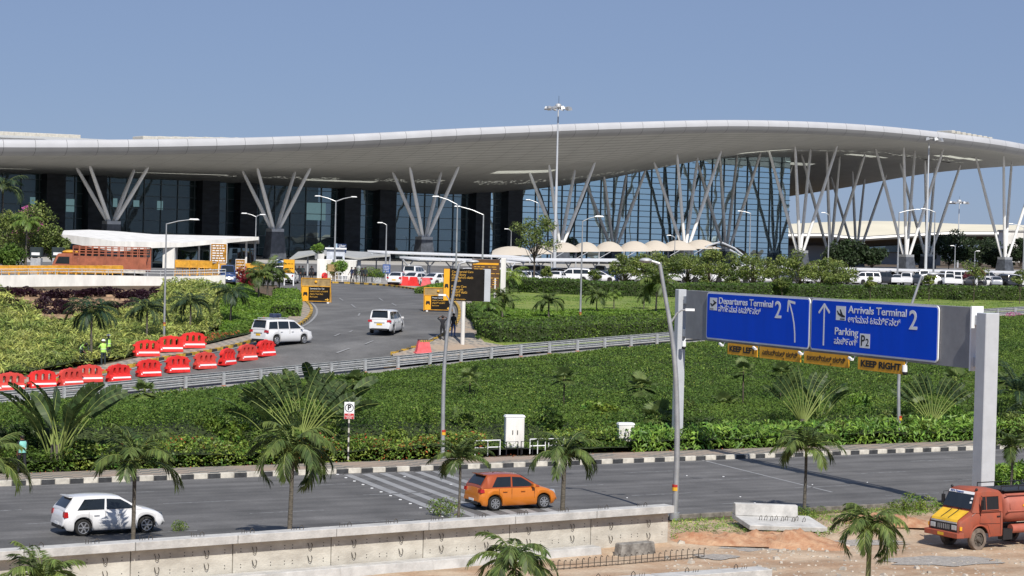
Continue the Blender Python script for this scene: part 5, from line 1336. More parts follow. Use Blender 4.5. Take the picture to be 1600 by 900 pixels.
    mb.add([(.99, .76, 1.165), (.99, -.76, 1.165), (1.035, -.76, 1.08), (1.035, .76, 1.08)], [(0, 1, 2, 3)]); mb.build('bonnet', M['truck_yellow'], root)
    for y in (-.2, .22):
        mb = MB(); mb.tube([(.46, y+.03, 1.50), (.7, y, 1.36), (.96, y-.06, 1.20), (1.04, y-.05, 1.02)], .013, 5); mb.build('strap', M['ink'], root)
    for y in (-.35, .3):
        mb = MB(); mb.tube([(.40, y, 1.49), (.36, y-.25, 1.55), (.28, y-.42, 1.66)], .014, 5); mb.build('wiper', M['ink'], root)
    mb = MB(); mb.box((1.045, 0, 1.045), (.03, 1.5, .05)); mb.build('chrome_strip', M['galv'], root)
    mb = MB(); mb.box((1.03, 0, .86), (.05, 1.52, .30)); gr = mb.build('grille', M['black_plastic'], root)
    mb = MB()
    for k in range(7): mb.box((1.062, -.32+k*.107, .87), (.012, .03, .18))
    mb.build('grille_bars', M['steel'], gr)
    for y in (-.62, .62):
        mb = MB(); mb.box((1.065, y, .87), (.03, .28, .18)); l_ = mb.build('headlight', M['lamp_clear'], root, bevel=.01)
        mb = MB(); mb.box((.98, y*1.5, .86), (.10, .05, .14)); mb.build('indicator', M['sign_amber'], root)
    mb = MB(); mb.box((1.13, 0, .60), (.16, 1.98, .20)); mb.box((1.02, .96, .60), (.3, .10, .20), rz=-.3); mb.box((1.02, -.96, .60), (.3, .10, .20), rz=.3); bp = mb.build('bumper', O, root, bevel=.02)
    mb = MB(); mb.box((1.215, .0, .60), (.012, .34, .11)); mb.build('number_plate', M['plate_yellow'], bp)
    # door seam, window, handle, arch rim, mirror (camera side = +y)
    for sg in (-1, 1):
        mb = MB(); mb.sidepoly([(-1.02, 1.50), (-.10, 1.50), (-.06, 1.56), (-.18, 1.98), (-.95, 2.0), (-1.02, 1.95)], sg*(W_*.985-.05), sg*(W_*.93+.012)) if False else None
        v = [(-1.02, 1.50), (-.02, 1.50), (-.14, 2.02), (-1.02, 2.02)]
        def ys(z): return sg*(W_*.98+(W_*.95*.90-W_*.98+.02)*(z-1.42)/.72+.014)
        mb.add([(x, ys(z), z) for x, z in v], [(0, 1, 2, 3)]); wn = mb.build('side_window', M['ink'], root)
        mb = MB(); fr = [(x, ys(z)+sg*.006, z) for x, z in v]; mb.tube(fr+[fr[0]], .022, 5, cap=False); mb.tube([(-.35, ys(1.5), 1.5), (-.35, ys(2.02), 2.02)], .018, 5); mb.build('frame', O, wn)
        mb = MB(); q = [(-1.1, W_, .58), (-1.1, W_, 1.44), (-.02, W_, 1.44), (.02, W_, 1.0), (-.42, W_, .95), (-.56, W_, .60)]
        mb.tube([(x, sg*(y+.004), z) for x, y, z in q], .008, 4); mb.tube([(-1.1, sg*(W_+.004), .98), (0, sg*(W_+.004), 1.02)], .008, 4); mb.build('door_seam', M['ink'], root)
        mb = MB(); mb.box((-.98, sg*(W_+.015), 1.26), (.16, .03, .04)); mb.build('door_handle', M['ink'], root)
        mb = MB(); mb.tube([(.52*math.cos(a), sg*(W_+.0), .44+.52*math.sin(a)) for a in np.linspace(.1, PI-.1, 14)], .035, 6); mb.build('wheel_arch', O, root, smooth=True)
        mb = MB(); mb.tube([(-.02, sg*W_, 1.46), (.05, sg*(W_+.18), 1.60), (.05, sg*(W_+.18), 2.02), (-.05, sg*(W_-.05), 2.05)], .015, 5)
        mb.box((.05, sg*(W_+.19), 1.74), (.06, .17, .34)); mb.build('mirror', M['black_plastic'], root)
        mb = MB(); mb.ball((.0, sg*.72, 2.26), .06, n=8, m=5); mb.build('roof_lamp', M['ink'], root)
        wheel(root, 0, sg*.82, .42, .25, 'tyre_dusty'); wheel(root, -3.3, sg*.80, .42, .42, 'tyre_dusty')
    mb = MB(); mb.sidepoly([(-.30+.55, 1.44), (-.30+.75, 1.33), (.45, 1.31)], .99, .995); mb.build('badge', M['galv'], root)
    # chassis and tank
    mb = MB()
    for y in (-.38, .38): mb.box((-2.4, y, .68), (5.4, .09, .2))
    for x in (-1.4, -2.2, -3.3, -4.4): mb.box((x, 0, .66), (.1, .8, .14))
    mb.box((0, 0, .62), (1.6, .8, .24)); mb.build('chassis', M['black_plastic'], root)
    rings = []
    for x, k in [(-1.42, .80), (-1.50, .92), (-1.62, 1.0), (-4.9, 1.0), (-5.02, .92), (-5.1, .8)]:
        r = []
        for j in range(25):
            a = -PI/2+2*PI*j/24; cx, cz = math.cos(a), math.sin(a)
            r.append((x, (abs(cx)**.62)*math.copysign(1, cx)*.98*k, 1.52+(abs(cz)**.75)*math.copysign(1, cz)*.60*k))
        rings.append(r)
    loft(rings).build('tank', M['truck_tank'], root, smooth=True)
    mb = MB()
    for sg in (-1, 1):
        mb.tube([(-1.45, sg*.99, 1.42), (-5.05, sg*.99, 1.42)], .03, 5); mb.tube([(-1.45, sg*.88, 2.02), (-5.05, sg*.88, 2.02)], .03, 5)
    for x in (-1.62, -2.9, -4.2): mb.tube([(x, math.cos(a)*1.0*1.0, 1.52+math.sin(a)*.62) for a in np.linspace(0, PI, 14)], .025, 5)
    mb.build('tank_rim', M['truck_tank'], root)
    mb = MB(); mb.box((-3.2, 0, 2.16), (3.4, 1.5, .04)); mb.build('walkway', M['black_plastic'], root)
    mb = MB()
    for sg in (-1, 1): mb.tube([(-1.35, sg*.7, 2.34), (-5, sg*.7, 2.34)], .02, 5)
    for x in (-1.35, -2.3, -3.3, -4.6):
        mb.tube([(x, -.7, 2.14), (x, -.7, 2.34)], .02, 5); mb.tube([(x, .7, 2.14), (x, .7, 2.34)], .02, 5)
    mb.build('roof_rail', M['ink'], root)
    mb = MB(); mb.tube([(-1.9, .72, .72), (-2.8, .72, .72)], .17, 12); mb.build('side_pipe', M['truck_tank'], root, smooth=True)
    mb = MB(); mb.box((-1.55, .8, .55), (.5, .3, .4)); mb.build('battery_box', M['black_plastic'], root)
    mb = MB(); mb.box((-2.4, .998, 1.62), (.22, .012, .08)); mb.build('reflector', M['sign_amber'], root)
tanker()
def cage_lorry():
    b = T(158, 437); D_ = 186.0; a = at_d(83, 436, D_); e = at_d(231, 436, D_); zg = Z(a.x, D_)+.0
    s_ = F/D_; Lt = (231-83)/s_; root = empty('cage_lorry', ((a.x+e.x)/2, D_, at_d(150, 441, D_).z), PI, 'orange cab cargo lorry with slatted caged body behind the white wall', 'lorry')
    k = 1/s_; x0 = Lt/2; C = M['cage_orange']
    # x forward (to the left in the picture); 1 photo pixel = k metres
    zt_ = 56*k; zc = 20*k
    bx1 = Lt/2-35*k; bx0 = -Lt/2
    mb = MB()
    for i in range(9): mb.box(((bx0+bx1)/2, -1.2, zc+(i+.5)*2.3*k), (bx1-bx0, .05, 2.0*k)); mb.box(((bx0+bx1)/2, 1.2, zc+(i+.5)*2.3*k), (bx1-bx0, .05, 2.0*k))
    mb.box(((bx0+bx1)/2, 0, zc-.04), (bx1-bx0, 2.4, .12)); mb.build('side_slats', C, root)
    mb = MB(); z1 = zc+21*k
    for y in (-1.2, 1.2):
        for z in (z1+4*k, z1+8*k, z1+12*k, z1+15*k): mb.box(((bx0+bx1)/2, y, z), (bx1-bx0, .05, .07))
        n = 11
        for i in range(n+1): mb.box((bx0+(bx1-bx0)*i/n, y*1.02, (zc+z1+15*k)/2), (.08, .06, z1+15*k-zc))
    for i in range(6): mb.tube([(bx0+(bx1-bx0)*i/5, -1.2, z1+15*k), (bx0+(bx1-bx0)*i/5, 1.2, z1+15*k)], .04, 5)
    for z in (z1, z1+7*k, z1+14*k): mb.box((bx1, 0, z), (.06, 2.4, .08))
    mb.build('cage', C, root)
    mb = MB(); mb.box(((bx0+bx1)/2, 1.225, zc-.12), (bx1-bx0, .04, .26)); mb.build('side_band', M['kerb_white'], root)
    mb = MB(); cxa = bx1+1*k; cxb = Lt/2
    mb.sidepoly([(cxa, 12*k), (cxb-1*k, 12*k), (cxb, 22*k), (cxb-2.5*k, 27*k), (cxb-9*k, 41*k), (cxb-12*k, 44*k), (cxa, 44*k)], -1.1, 1.1); mb.build('cab', C, root, bevel=.04)
    for sg in (-1, 1):
        mb = MB(); mb.sidepoly([(cxa+5*k, 28*k), (cxb-7*k, 28*k), (cxb-12*k, 39*k), (cxa+5*k, 39*k)], sg*1.1, sg*1.115); mb.build('side_window', M['glass'], root)
    mb = MB(); mb.add([(cxb-2.9*k, -.95, 28.6*k), (cxb-2.9*k, .95, 28.6*k), (cxb-8.4*k, .9, 40.3*k), (cxb-8.4*k, -.9, 40.3*k)], [(0, 1, 2, 3)]); 
    for i, v in enumerate(mb.v): mb.v[i] = (v[0]+.03, v[1], v[2]+.02)
    mb.build('windshield', M['glass'], root)
    mb = MB(); mb.ball((cxa+8*k, 0, 46*k), (.75, .8, .22)); mb.build('roof_bundle', M['yellow_metal'], root)
    mb = MB(); mb.box((0, 0, 12*k), (Lt-1, 1.2, .25)); mb.build('chassis', M['black_plastic'], root)
    for x in (cxb-10*k, -Lt/2+22*k, -Lt/2+38*k):
        for sg in (-1, 1): wheel(root, x, sg*1.0, .5, .35, 'tyre')
cage_lorry()

# ================================================================ LIGHT POLES
def lamp_pole(px, py, top, label, arms=((1, 1.6, .35),), base_r=.10, bend=None, at=None, band=True, name='street_lamp', curved=False):
    b = at or T(px, py); H_ = CAMH+ray(px, top).z*b.y-b.z
    root = empty(name, b, 0, label, 'street lamp')
    pts = [(0, 0, 0), (0, 0, H_*.5), (0, 0, H_)] if not bend else bend
    n = len(pts); rs = [base_r*(1-.5*i/(n-1)) for i in range(n)]
    mb = MB(); mb.tube(pts, rs, 10); mb.tube([(0, 0, 0), (0, 0, .25)], base_r*1.7, 10); mb.build('pole', M['steel'], root, smooth=True)
    if band:
        mb = MB(); mb.tube([(0, 0, 1.55), (0, 0, 1.68)], base_r*1.08, 12, mi=0); mb.tube([(0, 0, 1.42), (0, 0, 1.55)], base_r*1.08, 12, mi=1); mb.build('paint_band', [M['truck_orange'], M['kerb_yellow']], root)
    tx, ty, tz = pts[-1]
    for sx, ln, rise in arms:
        mb = MB(); e = (tx+sx*ln, ty, tz+rise)
        mb.tube([(tx, ty, tz-.05), (tx+sx*ln*.5, ty, tz+rise*.6), e], [base_r*.45, base_r*.4, base_r*.3], 8); ar = mb.build('arm', M['steel'], root, smooth=True)
        mb = MB(); mb.box((tx+sx*(ln+.28), ty, tz+rise+.04), (.75, .26, .10), top=.7); mb.ball((tx+sx*(ln+.3), ty, tz+rise+.0), (.30, .11, .05)); mb.build('lamp_head', M['galv'], ar)
    return root
lamp_pole(256, 541, 349, 'slim street lamp in the striped garden with its arm to the right', arms=((1, 1.65, .3),), base_r=.09)
lamp_pole(906, 521, 345, 'slim street lamp standing in the dark hedge on the lawn', arms=((1, 1.0, .35),), base_r=.09)
def lampD(px, top, D_, label, arms, br=.1):
    p = at_d(px, 440, D_); g_ = Z(p.x, p.y); return lamp_pole(px, 440, top, label, arms, br, at=Vector((p.x, p.y, g_)), band=False)
lampD(522, 314, 236, 'double arm street lamp between the gate and the blue pickup sign', ((-1, 1.8, .5), (1, 1.8, .5)), .13)
lampD(602, 351, 250, 'short grey street lamp above the dark blue direction board', ((-1, .5, .2),), .12)
lampD(712, 319, 205, 'tall street lamp rising behind the black board with arm to the left', ((-1, 1.9, .7),), .11)
lampD(753, 335, 225, 'pale street lamp right of the black board with arm to the left', ((-1, 2.6, .8),), .13)
lampD(398, 338, 240, 'small double arm street lamp left of the gate', ((-1, 1.1, .3), (1, .5, .2)), .09)
lampD(838, 317, 300, 'distant street lamp left of the tall floodlight mast', ((-1, 1.2, .4),), .12)
lampD(797, 361, 330, 'little distant street lamp at the left end of the white tent roofs', ((-1, .5, .3),), .1)
lampD(1053, 371, 330, 'little distant street lamp behind the middle of the white tent roofs', ((-1, .7, .3),), .1)
lampD(1170, 333, 350, 'distant street lamp at the right end of the white tent roofs', ((-1, 1.6, .3), ), .14)
lampD(1293, 336, 330, 'street lamp in front of the strut cluster right of the glass corner', ((-1, .7, .35),), .13)
lampD(1402, 332, 300, 'left of two facing street lamps in front of the right struts', ((1, 2.4, .5),), .15)
lampD(1458, 331, 300, 'right of two facing street lamps in front of the right struts', ((-1, 1.5, .4),), .15)
lampD(1491, 385, 380, 'plain short street lamp before the dark trees at right', ((-1, .3, .1),), .14)
lampD(1522, 393, 380, 'shortest street lamp before the dark trees at right', ((1, .3, .1),), .12)
lampD(1598, 355, 330, 'street lamp at the far right picture edge with arm to the left', ((-1, 1.9, .5),), .13)
# bent poles with road lamp and small path lamp
def bent_pole(base, pxs, label, head=1, hl=1.0, path=None, r=.13):
    root = empty('street_lamp', base, 0, label, 'street lamp'); D_ = base.y
    pts = [Vector((0, 0, 0))]
    for x, y in pxs: p = at_d(x, y, D_); pts.append(p-base)
    pts = smooth_line([tuple(q) for q in pts], 2); n = len(pts)
    mb = MB(); mb.tube(pts, [r*(1-.45*i/(n-1)) for i in range(n)], 12); mb.tube([(0, 0, 0), (0, 0, .3)], r*1.6, 12); mb.build('pole', M['steel'], root, smooth=True)
    mb = MB(); mb.tube([(0, 0, 1.35), (0, 0, 1.46)], r*1.05, 12, mi=0); mb.tube([(0, 0, 1.2), (0, 0, 1.35)], r*1.05, 12, mi=1); pb = mb.build('paint_band', [mat('band_red', (.45, .03, .02), .6), mat('band_yellow', (.75, .42, .03), .6)], root)
    t = pts[-1]; f_ = pts[1].lerp(pts[2], .3) if False else None
    mb = MB(); e = t+Vector((head*.35, 0, .1)); mb.tube([t, e], r*.4, 8); mb.ball(e+Vector((head*hl*.42, 0, .02)), (hl*.5, .20, .11)); mb.build('lamp_head', M['galv'], root, smooth=True)
    if path:
        (ax, ay), (bx, by) = path; a = at_d(ax, ay, D_)-base; b = at_d(bx, by, D_)-base; c = Vector(((a.x*.45+b.x*.55), 0, b.z-.02+.0))
        mb = MB(); mb.tube([a, a.lerp(c, .55)+Vector((0, 0, .09)), c, b], .035, 7); ar = mb.build('path_arm', M['steel'], root, smooth=True)
        mb = MB(); mb.box(b, (.38, .14, .10)); mb.build('path_lamp', M['sign_white'], ar)
    return root
bent_pole(on_z(1054, 812, 0), [(1058, 720), (1058, 640), (1055, 565), (1047, 505), (1038, 455), (1031, 412)], 'large bent street lamp overlapping the left gantry post beside the precast wall', head=-1, hl=.55, path=((1049, 503), (1078, 484)))
b = RP(0, 93.0); v = ray(692, 708); k = 93.0/(v.x*ROAD_N.x+v.y*ROAD_N.y)
bent_pole(Vector((v.x*k, k, .15)), [(692, 640), (694, 570), (700, 505), (709, 455), (718, 412)], 'bent street lamp on the far pavement left of the white cabinet', head=1, hl=.72, path=((705, 480), (691, 461)), r=.12)
v = ray(1405, 690); k = 94.2/(v.x*ROAD_N.x+v.y*ROAD_N.y)
bent_pole(Vector((v.x*k, k, .15)), [(1404, 640), (1404, 590), (1408, 540), (1418, 495), (1430, 460), (1440, 431)], 'bent street lamp partly hidden behind the arrivals board', head=1, hl=.75, path=None, r=.12)
def high_mast(px, py0, top, D_, label, r=.30):
    q = 1.1 if D_ < 400 else 1.5
    p = at_d(px, py0, D_); g_ = Z(p.x, p.y); zt_ = CAMH+ray(px, top).z*D_; tx = (at_d(px+(7 if D_ < 600 else 1), top, D_)-p).x if False else 0
    root = empty('floodlight_mast', (p.x, p.y, g_), 0, label, 'floodlight mast'); H_ = zt_-g_
    mb = MB(); mb.tube([(0, 0, 0), (0, 0, H_*.55), (0, 0, H_*.56), (0, 0, H_)], [r, r*.68, r*.6, r*.36], 12); mb.build('pole', M['gantry_grey'], root, smooth=True)
    mb = MB(); mb.tube([(1.5*q*math.cos(a), 1.5*q*math.sin(a), H_) for a in np.linspace(0, 2*PI, 19)], .07, 6, cap=False)
    for k in range(4): a = k*PI/2; mb.tube([(0, 0, H_+.1), (1.5*q*math.cos(a), 1.5*q*math.sin(a), H_)], .05, 5)
    mb.ball((0, 0, H_+.25), (.5*q, .5*q, .42*q)); rg = mb.build('head_frame', M['galv'], root, smooth=True)
    mb0 = MB(); mb0.box((0, 0, 0), (.7, .6, .4), top=.6); hm = mb0.mesh('floodlight', M['steel'])
    for k in range(10):
        a = 2*PI*k/10; o = link('floodlight', hm, root); o.scale = (q,)*3; o.location = (1.7*q*math.cos(a), 1.7*q*math.sin(a), H_-.1); o.rotation_euler = (.3, 0, a)
    mb = MB(); mb.tube([(.05, 0, H_+.5), (.05, 0, H_+1.9)], .03, 5); mb.build('lightning_rod', M['ink'], root)
high_mast(866, 428, 168, 330, 'tallest floodlight mast rising above the roof in the middle')
high_mast(1446, 424, 217, 440, 'floodlight mast in front of the rightmost strut clusters', r=.33)
high_mast(1496, 420, 316, 620, 'small far floodlight mast seen under the right end of the roof', r=.3)

# ================================================================ CANOPIES
def slab_canopy():
    # white porch roof on the left, traced at its real distance
    D1, D2 = 222, 262
    root = empty('porch_canopy', (at_d(250, 420, D1).x, D1, Z(at_d(250, 420, D1).x, D1)), 0, 'white folded porch roof on pillars above the orange lorry', 'canopy'); inv = Matrix.Translation(-root.location)
    fr = [(95, 377, 224), (140, 386, 222), (180, 393, 221), (240, 387.5, 224), (285, 386, 226), (330, 382, 228), (404, 375, 232)]
    f2 = [(95, 366, 224), (140, 371, 222), (180, 377, 221), (240, 378, 224), (285, 379.5, 226), (330, 375, 228), (404, 370, 232)]
    bk = [(100, 360, 250), (140, 359, 252), (180, 361, 254), (240, 366, 256), (285, 367, 258), (330, 368, 260), (405, 370, 262)]
    A = [at_d(*q) for q in fr]; B = [at_d(*q) for q in f2]; C = [at_d(*q) for q in bk]
    for a, b in zip(A, B): 
        pass
    C2 = [c-Vector((0, 0, .9)) for c in C]
    mb = MB(); n = len(A)
    for i in range(n-1):
        mb.add([A[i], A[i+1], B[i+1], B[i]], [(0, 1, 2, 3)]); mb.add([B[i], B[i+1], C[i+1], C[i]], [(0, 1, 2, 3)]); mb.add([A[i], A[i+1], C2[i+1], C2[i]], [(3, 2, 1, 0)]); mb.add([C2[i], C2[i+1], C[i+1], C[i]], [(0, 1, 2, 3)])
    mb.add([A[0], B[0], C[0], C2[0]], [(0, 1, 2, 3)]); mb.add([A[-1], B[-1], C[-1], C2[-1]], [(3, 2, 1, 0)])
    o = mb.build('roof', M['white_wall'], root); o.matrix_parent_inverse = inv
    for x, yt, D_, r in ((233, 390, 228, .55), (265, 388, 226, 1.0), (276, 389, 230, .12), (311, 386, 229, .12), (329, 384, 230, .12), (385, 378, 233, .12), (398, 378, 240, .1)):
        t = at_d(x, yt-3, D_); g_ = Z(t.x, t.y); mb = MB()
        if r > .5: mb.box((t.x, t.y, (t.z+g_)/2), (r*1.3, r, t.z-g_))
        else: mb.tube([(t.x, t.y, g_), (t.x, t.y, t.z)], r, 8)
        o = mb.build('pillar', M['white_wall'], root); o.matrix_parent_inverse = inv
    a = at_d(225, 400, 246); b = at_d(400, 400, 248); g_ = Z(a.x, 246)
    mb = MB(); mb.box(((a.x+b.x)/2, 247, g_+1.6), (b.x-a.x, .3, 3.4)); o = mb.build('glazed_screen', M['glass_mid'], root); o.matrix_parent_inverse = inv
slab_canopy()
def walkway(px0, px1, D0, D1, ytop0, ytop1, label, nb, gap=3.2):
    a = at_d(px0, ytop0, D0); b = at_d(px1, ytop1, D1); dv = b-a; L_ = Vector((dv.x, dv.y)).length; rz = math.atan2(dv.y, dv.x)
    g0 = Z(a.x, a.y); root = empty('covered_walkway', (a.x, a.y, g0), rz, label, 'canopy')
    def zg(x): p = a+dv*(x/L_); return Z(p.x, p.y)-g0
    def zr(x): return (a.z+(b.z-a.z)*x/L_)-g0
    mb = MB(); v = []; n = nb
    for i in range(n):
        x0 = L_*i/n; x1 = L_*(i+1)/n-.25; za, zb_ = zr(x0), zr(x1)
        mb.add([(x0, -1.9, za), (x1, -1.9, zb_), (x1, 1.9, zb_+.25), (x0, 1.9, za+.25), (x0, -1.9, za+.14), (x1, -1.9, zb_+.14), (x1, 1.9, zb_+.39), (x0, 1.9, za+.39)], [(0, 3, 2, 1), (4, 5, 6, 7), (0, 1, 5, 4), (1, 2, 6, 5), (2, 3, 7, 6), (3, 0, 4, 7)])
    mb.build('roof_panel', mat('canopy_white', (.74, .74, .74), .6, var=.06), root)
    for i in range(n+1):
        x = min(L_*i/n, L_-.1); mb = MB(); z0 = zg(x); z1 = zr(x)
        mb.tube([(x, .2, z0), (x, .2, z0+(z1-z0)*.7), (x-.9, .2, z1)], .09, 7); mb.tube([(x, .2, z0+(z1-z0)*.7), (x+.9, .2, z1)], .09, 7); mb.tube([(x, -1.8, z1-.02), (x, 1.8, z1+.2)], .08, 6)
        mb.build('post', M['gantry_grey'], root)
    return root
walkway(640, 800, 250, 262, 406, 411, 'white covered walkway right behind the parked white cars', 5)
walkway(802, 1010, 264, 292, 408, 409, 'white covered walkway behind the car park left of the round trees', 5)
walkway(1300, 1625, 300, 350, 422, 428, 'white covered walkway behind the car park under the right struts', 8)
walkway(1015, 1295, 296, 330, 414, 420, 'white covered walkway mostly hidden behind the round trees', 6)
walkway(590, 820, 268, 290, 396, 404, 'longer white walkway roof behind the gate planters', 6)
def arch_shelter():
    a = at_d(470, 402, 258); root = empty('entrance_canopy', (a.x, a.y, Z(a.x, a.y)), 0, 'grey slatted entrance canopy with white front edge above the gate', 'canopy'); inv = Matrix.Translation(-root.location)
    f_ = [(452, 404, 256), (490, 396, 256), (530, 398, 256), (560, 403, 256), (585, 400, 256), (610, 398, 256)]
    k_ = [(466, 393, 280), (490, 391, 280), (530, 391, 280), (560, 393, 280), (585, 394, 280), (610, 394, 280)]
    A = [at_d(*q) for q in f_]; C = [at_d(*q) for q in k_]
    mb = MB()
    for i in range(len(A)-1):
        mb.add([A[i], A[i+1], C[i+1], C[i]], [(0, 1, 2, 3)]); dn = Vector((0, 0, -.22)); mb.add([A[i], A[i+1], A[i+1]+dn, A[i]+dn], [(3, 2, 1, 0)]); mb.add([A[i]+dn, A[i+1]+dn, C[i+1]+dn, C[i]+dn], [(3, 2, 1, 0)])
    o = mb.build('roof', M['canopy_gray'] if 'canopy_gray' in M else mat('canopy_gray', (.42, .42, .40), .6, var=.1, scale=1), root); o.matrix_parent_inverse = inv
    for x, yt in ((481, 399), (517, 398), (553, 403), (561, 404), (609, 399)):
        t = at_d(x, yt, 257); g_ = Z(t.x, t.y); mb = MB(); mb.tube([(t.x, t.y, g_), (t.x, t.y, t.z)], .11 if x != 561 else .25, 8); o = mb.build('post', M['gantry_grey'], root); o.matrix_parent_inverse = inv
arch_shelter()
def tent_roof():
    D0 = 345; a = at_d(770, 398, D0); root = empty('tent_canopy', (at_d(960, 400, D0).x, D0, Z(0, D0)), 0, 'long row of cream scalloped fabric roofs in front of the glass wall', 'canopy'); inv = Matrix.Translation(-root.location)
    bays = [(768, 828, 399, 390, 318), (828, 868, 397, 388, 330), (862, 905, 394, 383, 345), (900, 938, 393.5, 382, 350), (936, 977, 393, 381, 354), (975, 1020, 393, 380, 358), (1010, 1052, 392, 379, 362), (1044, 1090, 391, 379, 366), (1080, 1128, 389, 378, 370)]
    fab = mat('tent_fabric', (.66, .58, .47), .8, var=.04)
    for x0, x1, yb, yt, D_ in bays:
        G = []
        for v in np.linspace(0, 1, 7):
            row = []
            for u in np.linspace(0, 1, 13):
                p = at_d(x0+(x1-x0)*u-8*v*0, yb, D_); hh = .82*(yb-yt)*D_/F
                z = p.z+hh*(math.sin(PI*u)**.7)*(math.sin(PI*min(.5, v*.62)))
                row.append([p.x, p.y+v*13, z+v*.7])
            G.append(row)
        G = np.array(G); o = link('fabric_roof', grid_mesh('fabric_roof', G, fab, np.zeros(G.shape[:2]+(2,))), root); o.matrix_parent_inverse = inv
        p = at_d(x0, yb, D_); g_ = Z(p.x, p.y); mb = MB(); mb.tube([(p.x, p.y, g_), (p.x, p.y, p.z)], .12, 6); mb.tube([(p.x, p.y, p.z-1.2), (p.x+2, p.y, p.z)], .07, 5); o = mb.build('post', M['gantry_grey'], root); o.matrix_parent_inverse = inv
    # end bay coloured dark for the shade beneath the fabric, white arch trusses
    dk = mat('tent_shade', (.10, .10, .10), .8)
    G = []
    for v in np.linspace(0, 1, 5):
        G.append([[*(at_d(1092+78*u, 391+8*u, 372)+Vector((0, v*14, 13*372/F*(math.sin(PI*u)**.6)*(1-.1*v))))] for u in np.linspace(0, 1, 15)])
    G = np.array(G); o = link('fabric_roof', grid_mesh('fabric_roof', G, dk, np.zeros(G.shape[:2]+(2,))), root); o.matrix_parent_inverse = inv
    mb = MB()
    for q in [((1092, 396), (1106, 384), (1125, 378)), ((1165, 402), (1148, 388), (1128, 379)), ((1100, 396), (1118, 386)), ((1160, 402), (1140, 390))]:
        mb.tube([at_d(x, y, 371) for x, y in q], .16, 6)
    o = mb.build('truss', M['gantry_grey'], root); o.matrix_parent_inverse = inv
tent_roof()

# ================================================================ GATE AREA
def hoarding():
    a = T(487, 440.5); b = T(560, 439.5); root = empty('hoarding', (a.x, a.y+6, a.z), math.atan2(0, 1), 'white corrugated hoarding behind the people at the gate', 'fence'); L_ = b.x-a.x; mb = MB()
    for i in range(int(L_/.3)): mb.box((i*.3+.15, .02*(i % 2), 1.25), (.29, .05, 2.5))
    mb.build('sheet', M['white_wall'], root); mb = MB(); mb.tube([(0, .1, 2.5), (L_, .1, 2.5)], .05, 5); mb.build('rail', M['galv'], root)
    c = T(519, 436); r2 = empty('guard_booth', (c.x, c.y+4, c.z), .1, 'small white guard booth with dark window behind the hoarding', 'booth')
    mb = MB(); mb.box((0, 0, 1.8), (2.2, 2, 3.6)); mb.build('wall', mat('booth_white', (.62, .66, .74), .6), r2); mb = MB(); mb.box((0, -.1, 3.7), (2.6, 2.4, .2)); mb.build('roof', M['sign_white'], r2); mb = MB(); mb.box((.45, -1.01, 2.3), (.8, .05, .9)); mb.build('window', M['glass'], r2)
hoarding()
def police_barricade(p, rz, label, m='yellow_metal', w_=1.9, h=1.5, group=None, name='barricade'):
    root = empty(name, p, rz, label, 'barricade', group); mb = MB()
    for x in (-w_/2, w_/2): mb.tube([(x, 0, 0), (x, 0, h)], .035, 5); mb.tube([(x, -.3, .0), (x, .0, .5), (x, .3, 0)], .03, 5)
    for z in (.35, h*.6, h): mb.tube([(-w_/2, 0, z), (w_/2, 0, z)], .035, 5)
    mb.build('frame', M[m], root); mb = MB(); mb.box((0, 0, h*.80), (w_*.96, .02, h*.36)); mb.build('panel', M[m], root)
    mb = MB()
    for k in range(6): x = -w_/2+w_*(k+.5)/6; mb.tube([(x-.12, 0, .35), (x+.0, 0, h*.6), (x+.12, 0, .35)], .02, 4)
    mb.build('lattice', M[m], root); return root
pb = None
for i, px in enumerate(list(range(-8, 160, 15))+[168, 184]):
    D_ = 181; p = at_d(px, 425, D_); p.z = at_d(px, 433, D_).z
    lb = 'leftmost yellow lattice barricade in the row behind the white wall'
    if pb is None: pb = police_barricade(p, random.uniform(-.1, .1), lb, w_=.9, h=1.0, group='yellow barricades by the lorry'); 
    else: c = copy_tree(pb); c['label'] = f'yellow lattice barricade, {nth(i+1)} from the left behind the white wall'; c.location = p; c.rotation_euler.z = random.uniform(-.3, .3)
pb2 = None
for i, px in enumerate([276, 288, 300, 312, 324, 334, 376, 388, 398]):
    p = T(px, 440); p.y += 3; p.z = Z(p.x, p.y)+.2
    if pb2 is None: pb2 = police_barricade(p, random.uniform(-.4, .4), 'leftmost yellow barricade under the porch roof', w_=1.3, h=1.6, group='yellow barricades under the porch')
    else: c = copy_tree(pb2); c['label'] = f'yellow barricade, {nth(i+1)} from the left under the porch roof'; c.location = p; c.rotation_euler.z = random.uniform(-.5, .5)
p = T(519, 441); police_barricade(p+Vector((0, 0, .1)), .1, 'tan arched barricade left of the guard among the people', m='tan_board', w_=1.1, h=1.9)
bpos = [(529, 443), (540, 443), (550, 443.5)]
for i, (x, y) in enumerate(bpos):
    p = T(x, y)+Vector((0, 0, .16)); root = empty('crowd_barrier', p, 0, ['leftmost', 'middle', 'rightmost'][i]+' white crowd barrier with upright bars at the gate kerb', 'barrier', 'white crowd barriers'); mb = MB()
    w_ = .72; mb.tube([(-w_/2, 0, 0), (-w_/2, 0, 1.0), (-w_/2+.1, 0, 1.1), (w_/2-.1, 0, 1.1), (w_/2, 0, 1.0), (w_/2, 0, 0)], .03, 6); mb.tube([(-w_/2, 0, .3), (w_/2, 0, .3)], .025, 5); mb.tube([(0, 0, .3), (0, 0, 1.1)], .025, 5); mb.tube([(-w_/2, 0, .7), (w_/2, 0, .7)], .025, 5); mb.build('frame', M['sign_white'], root)
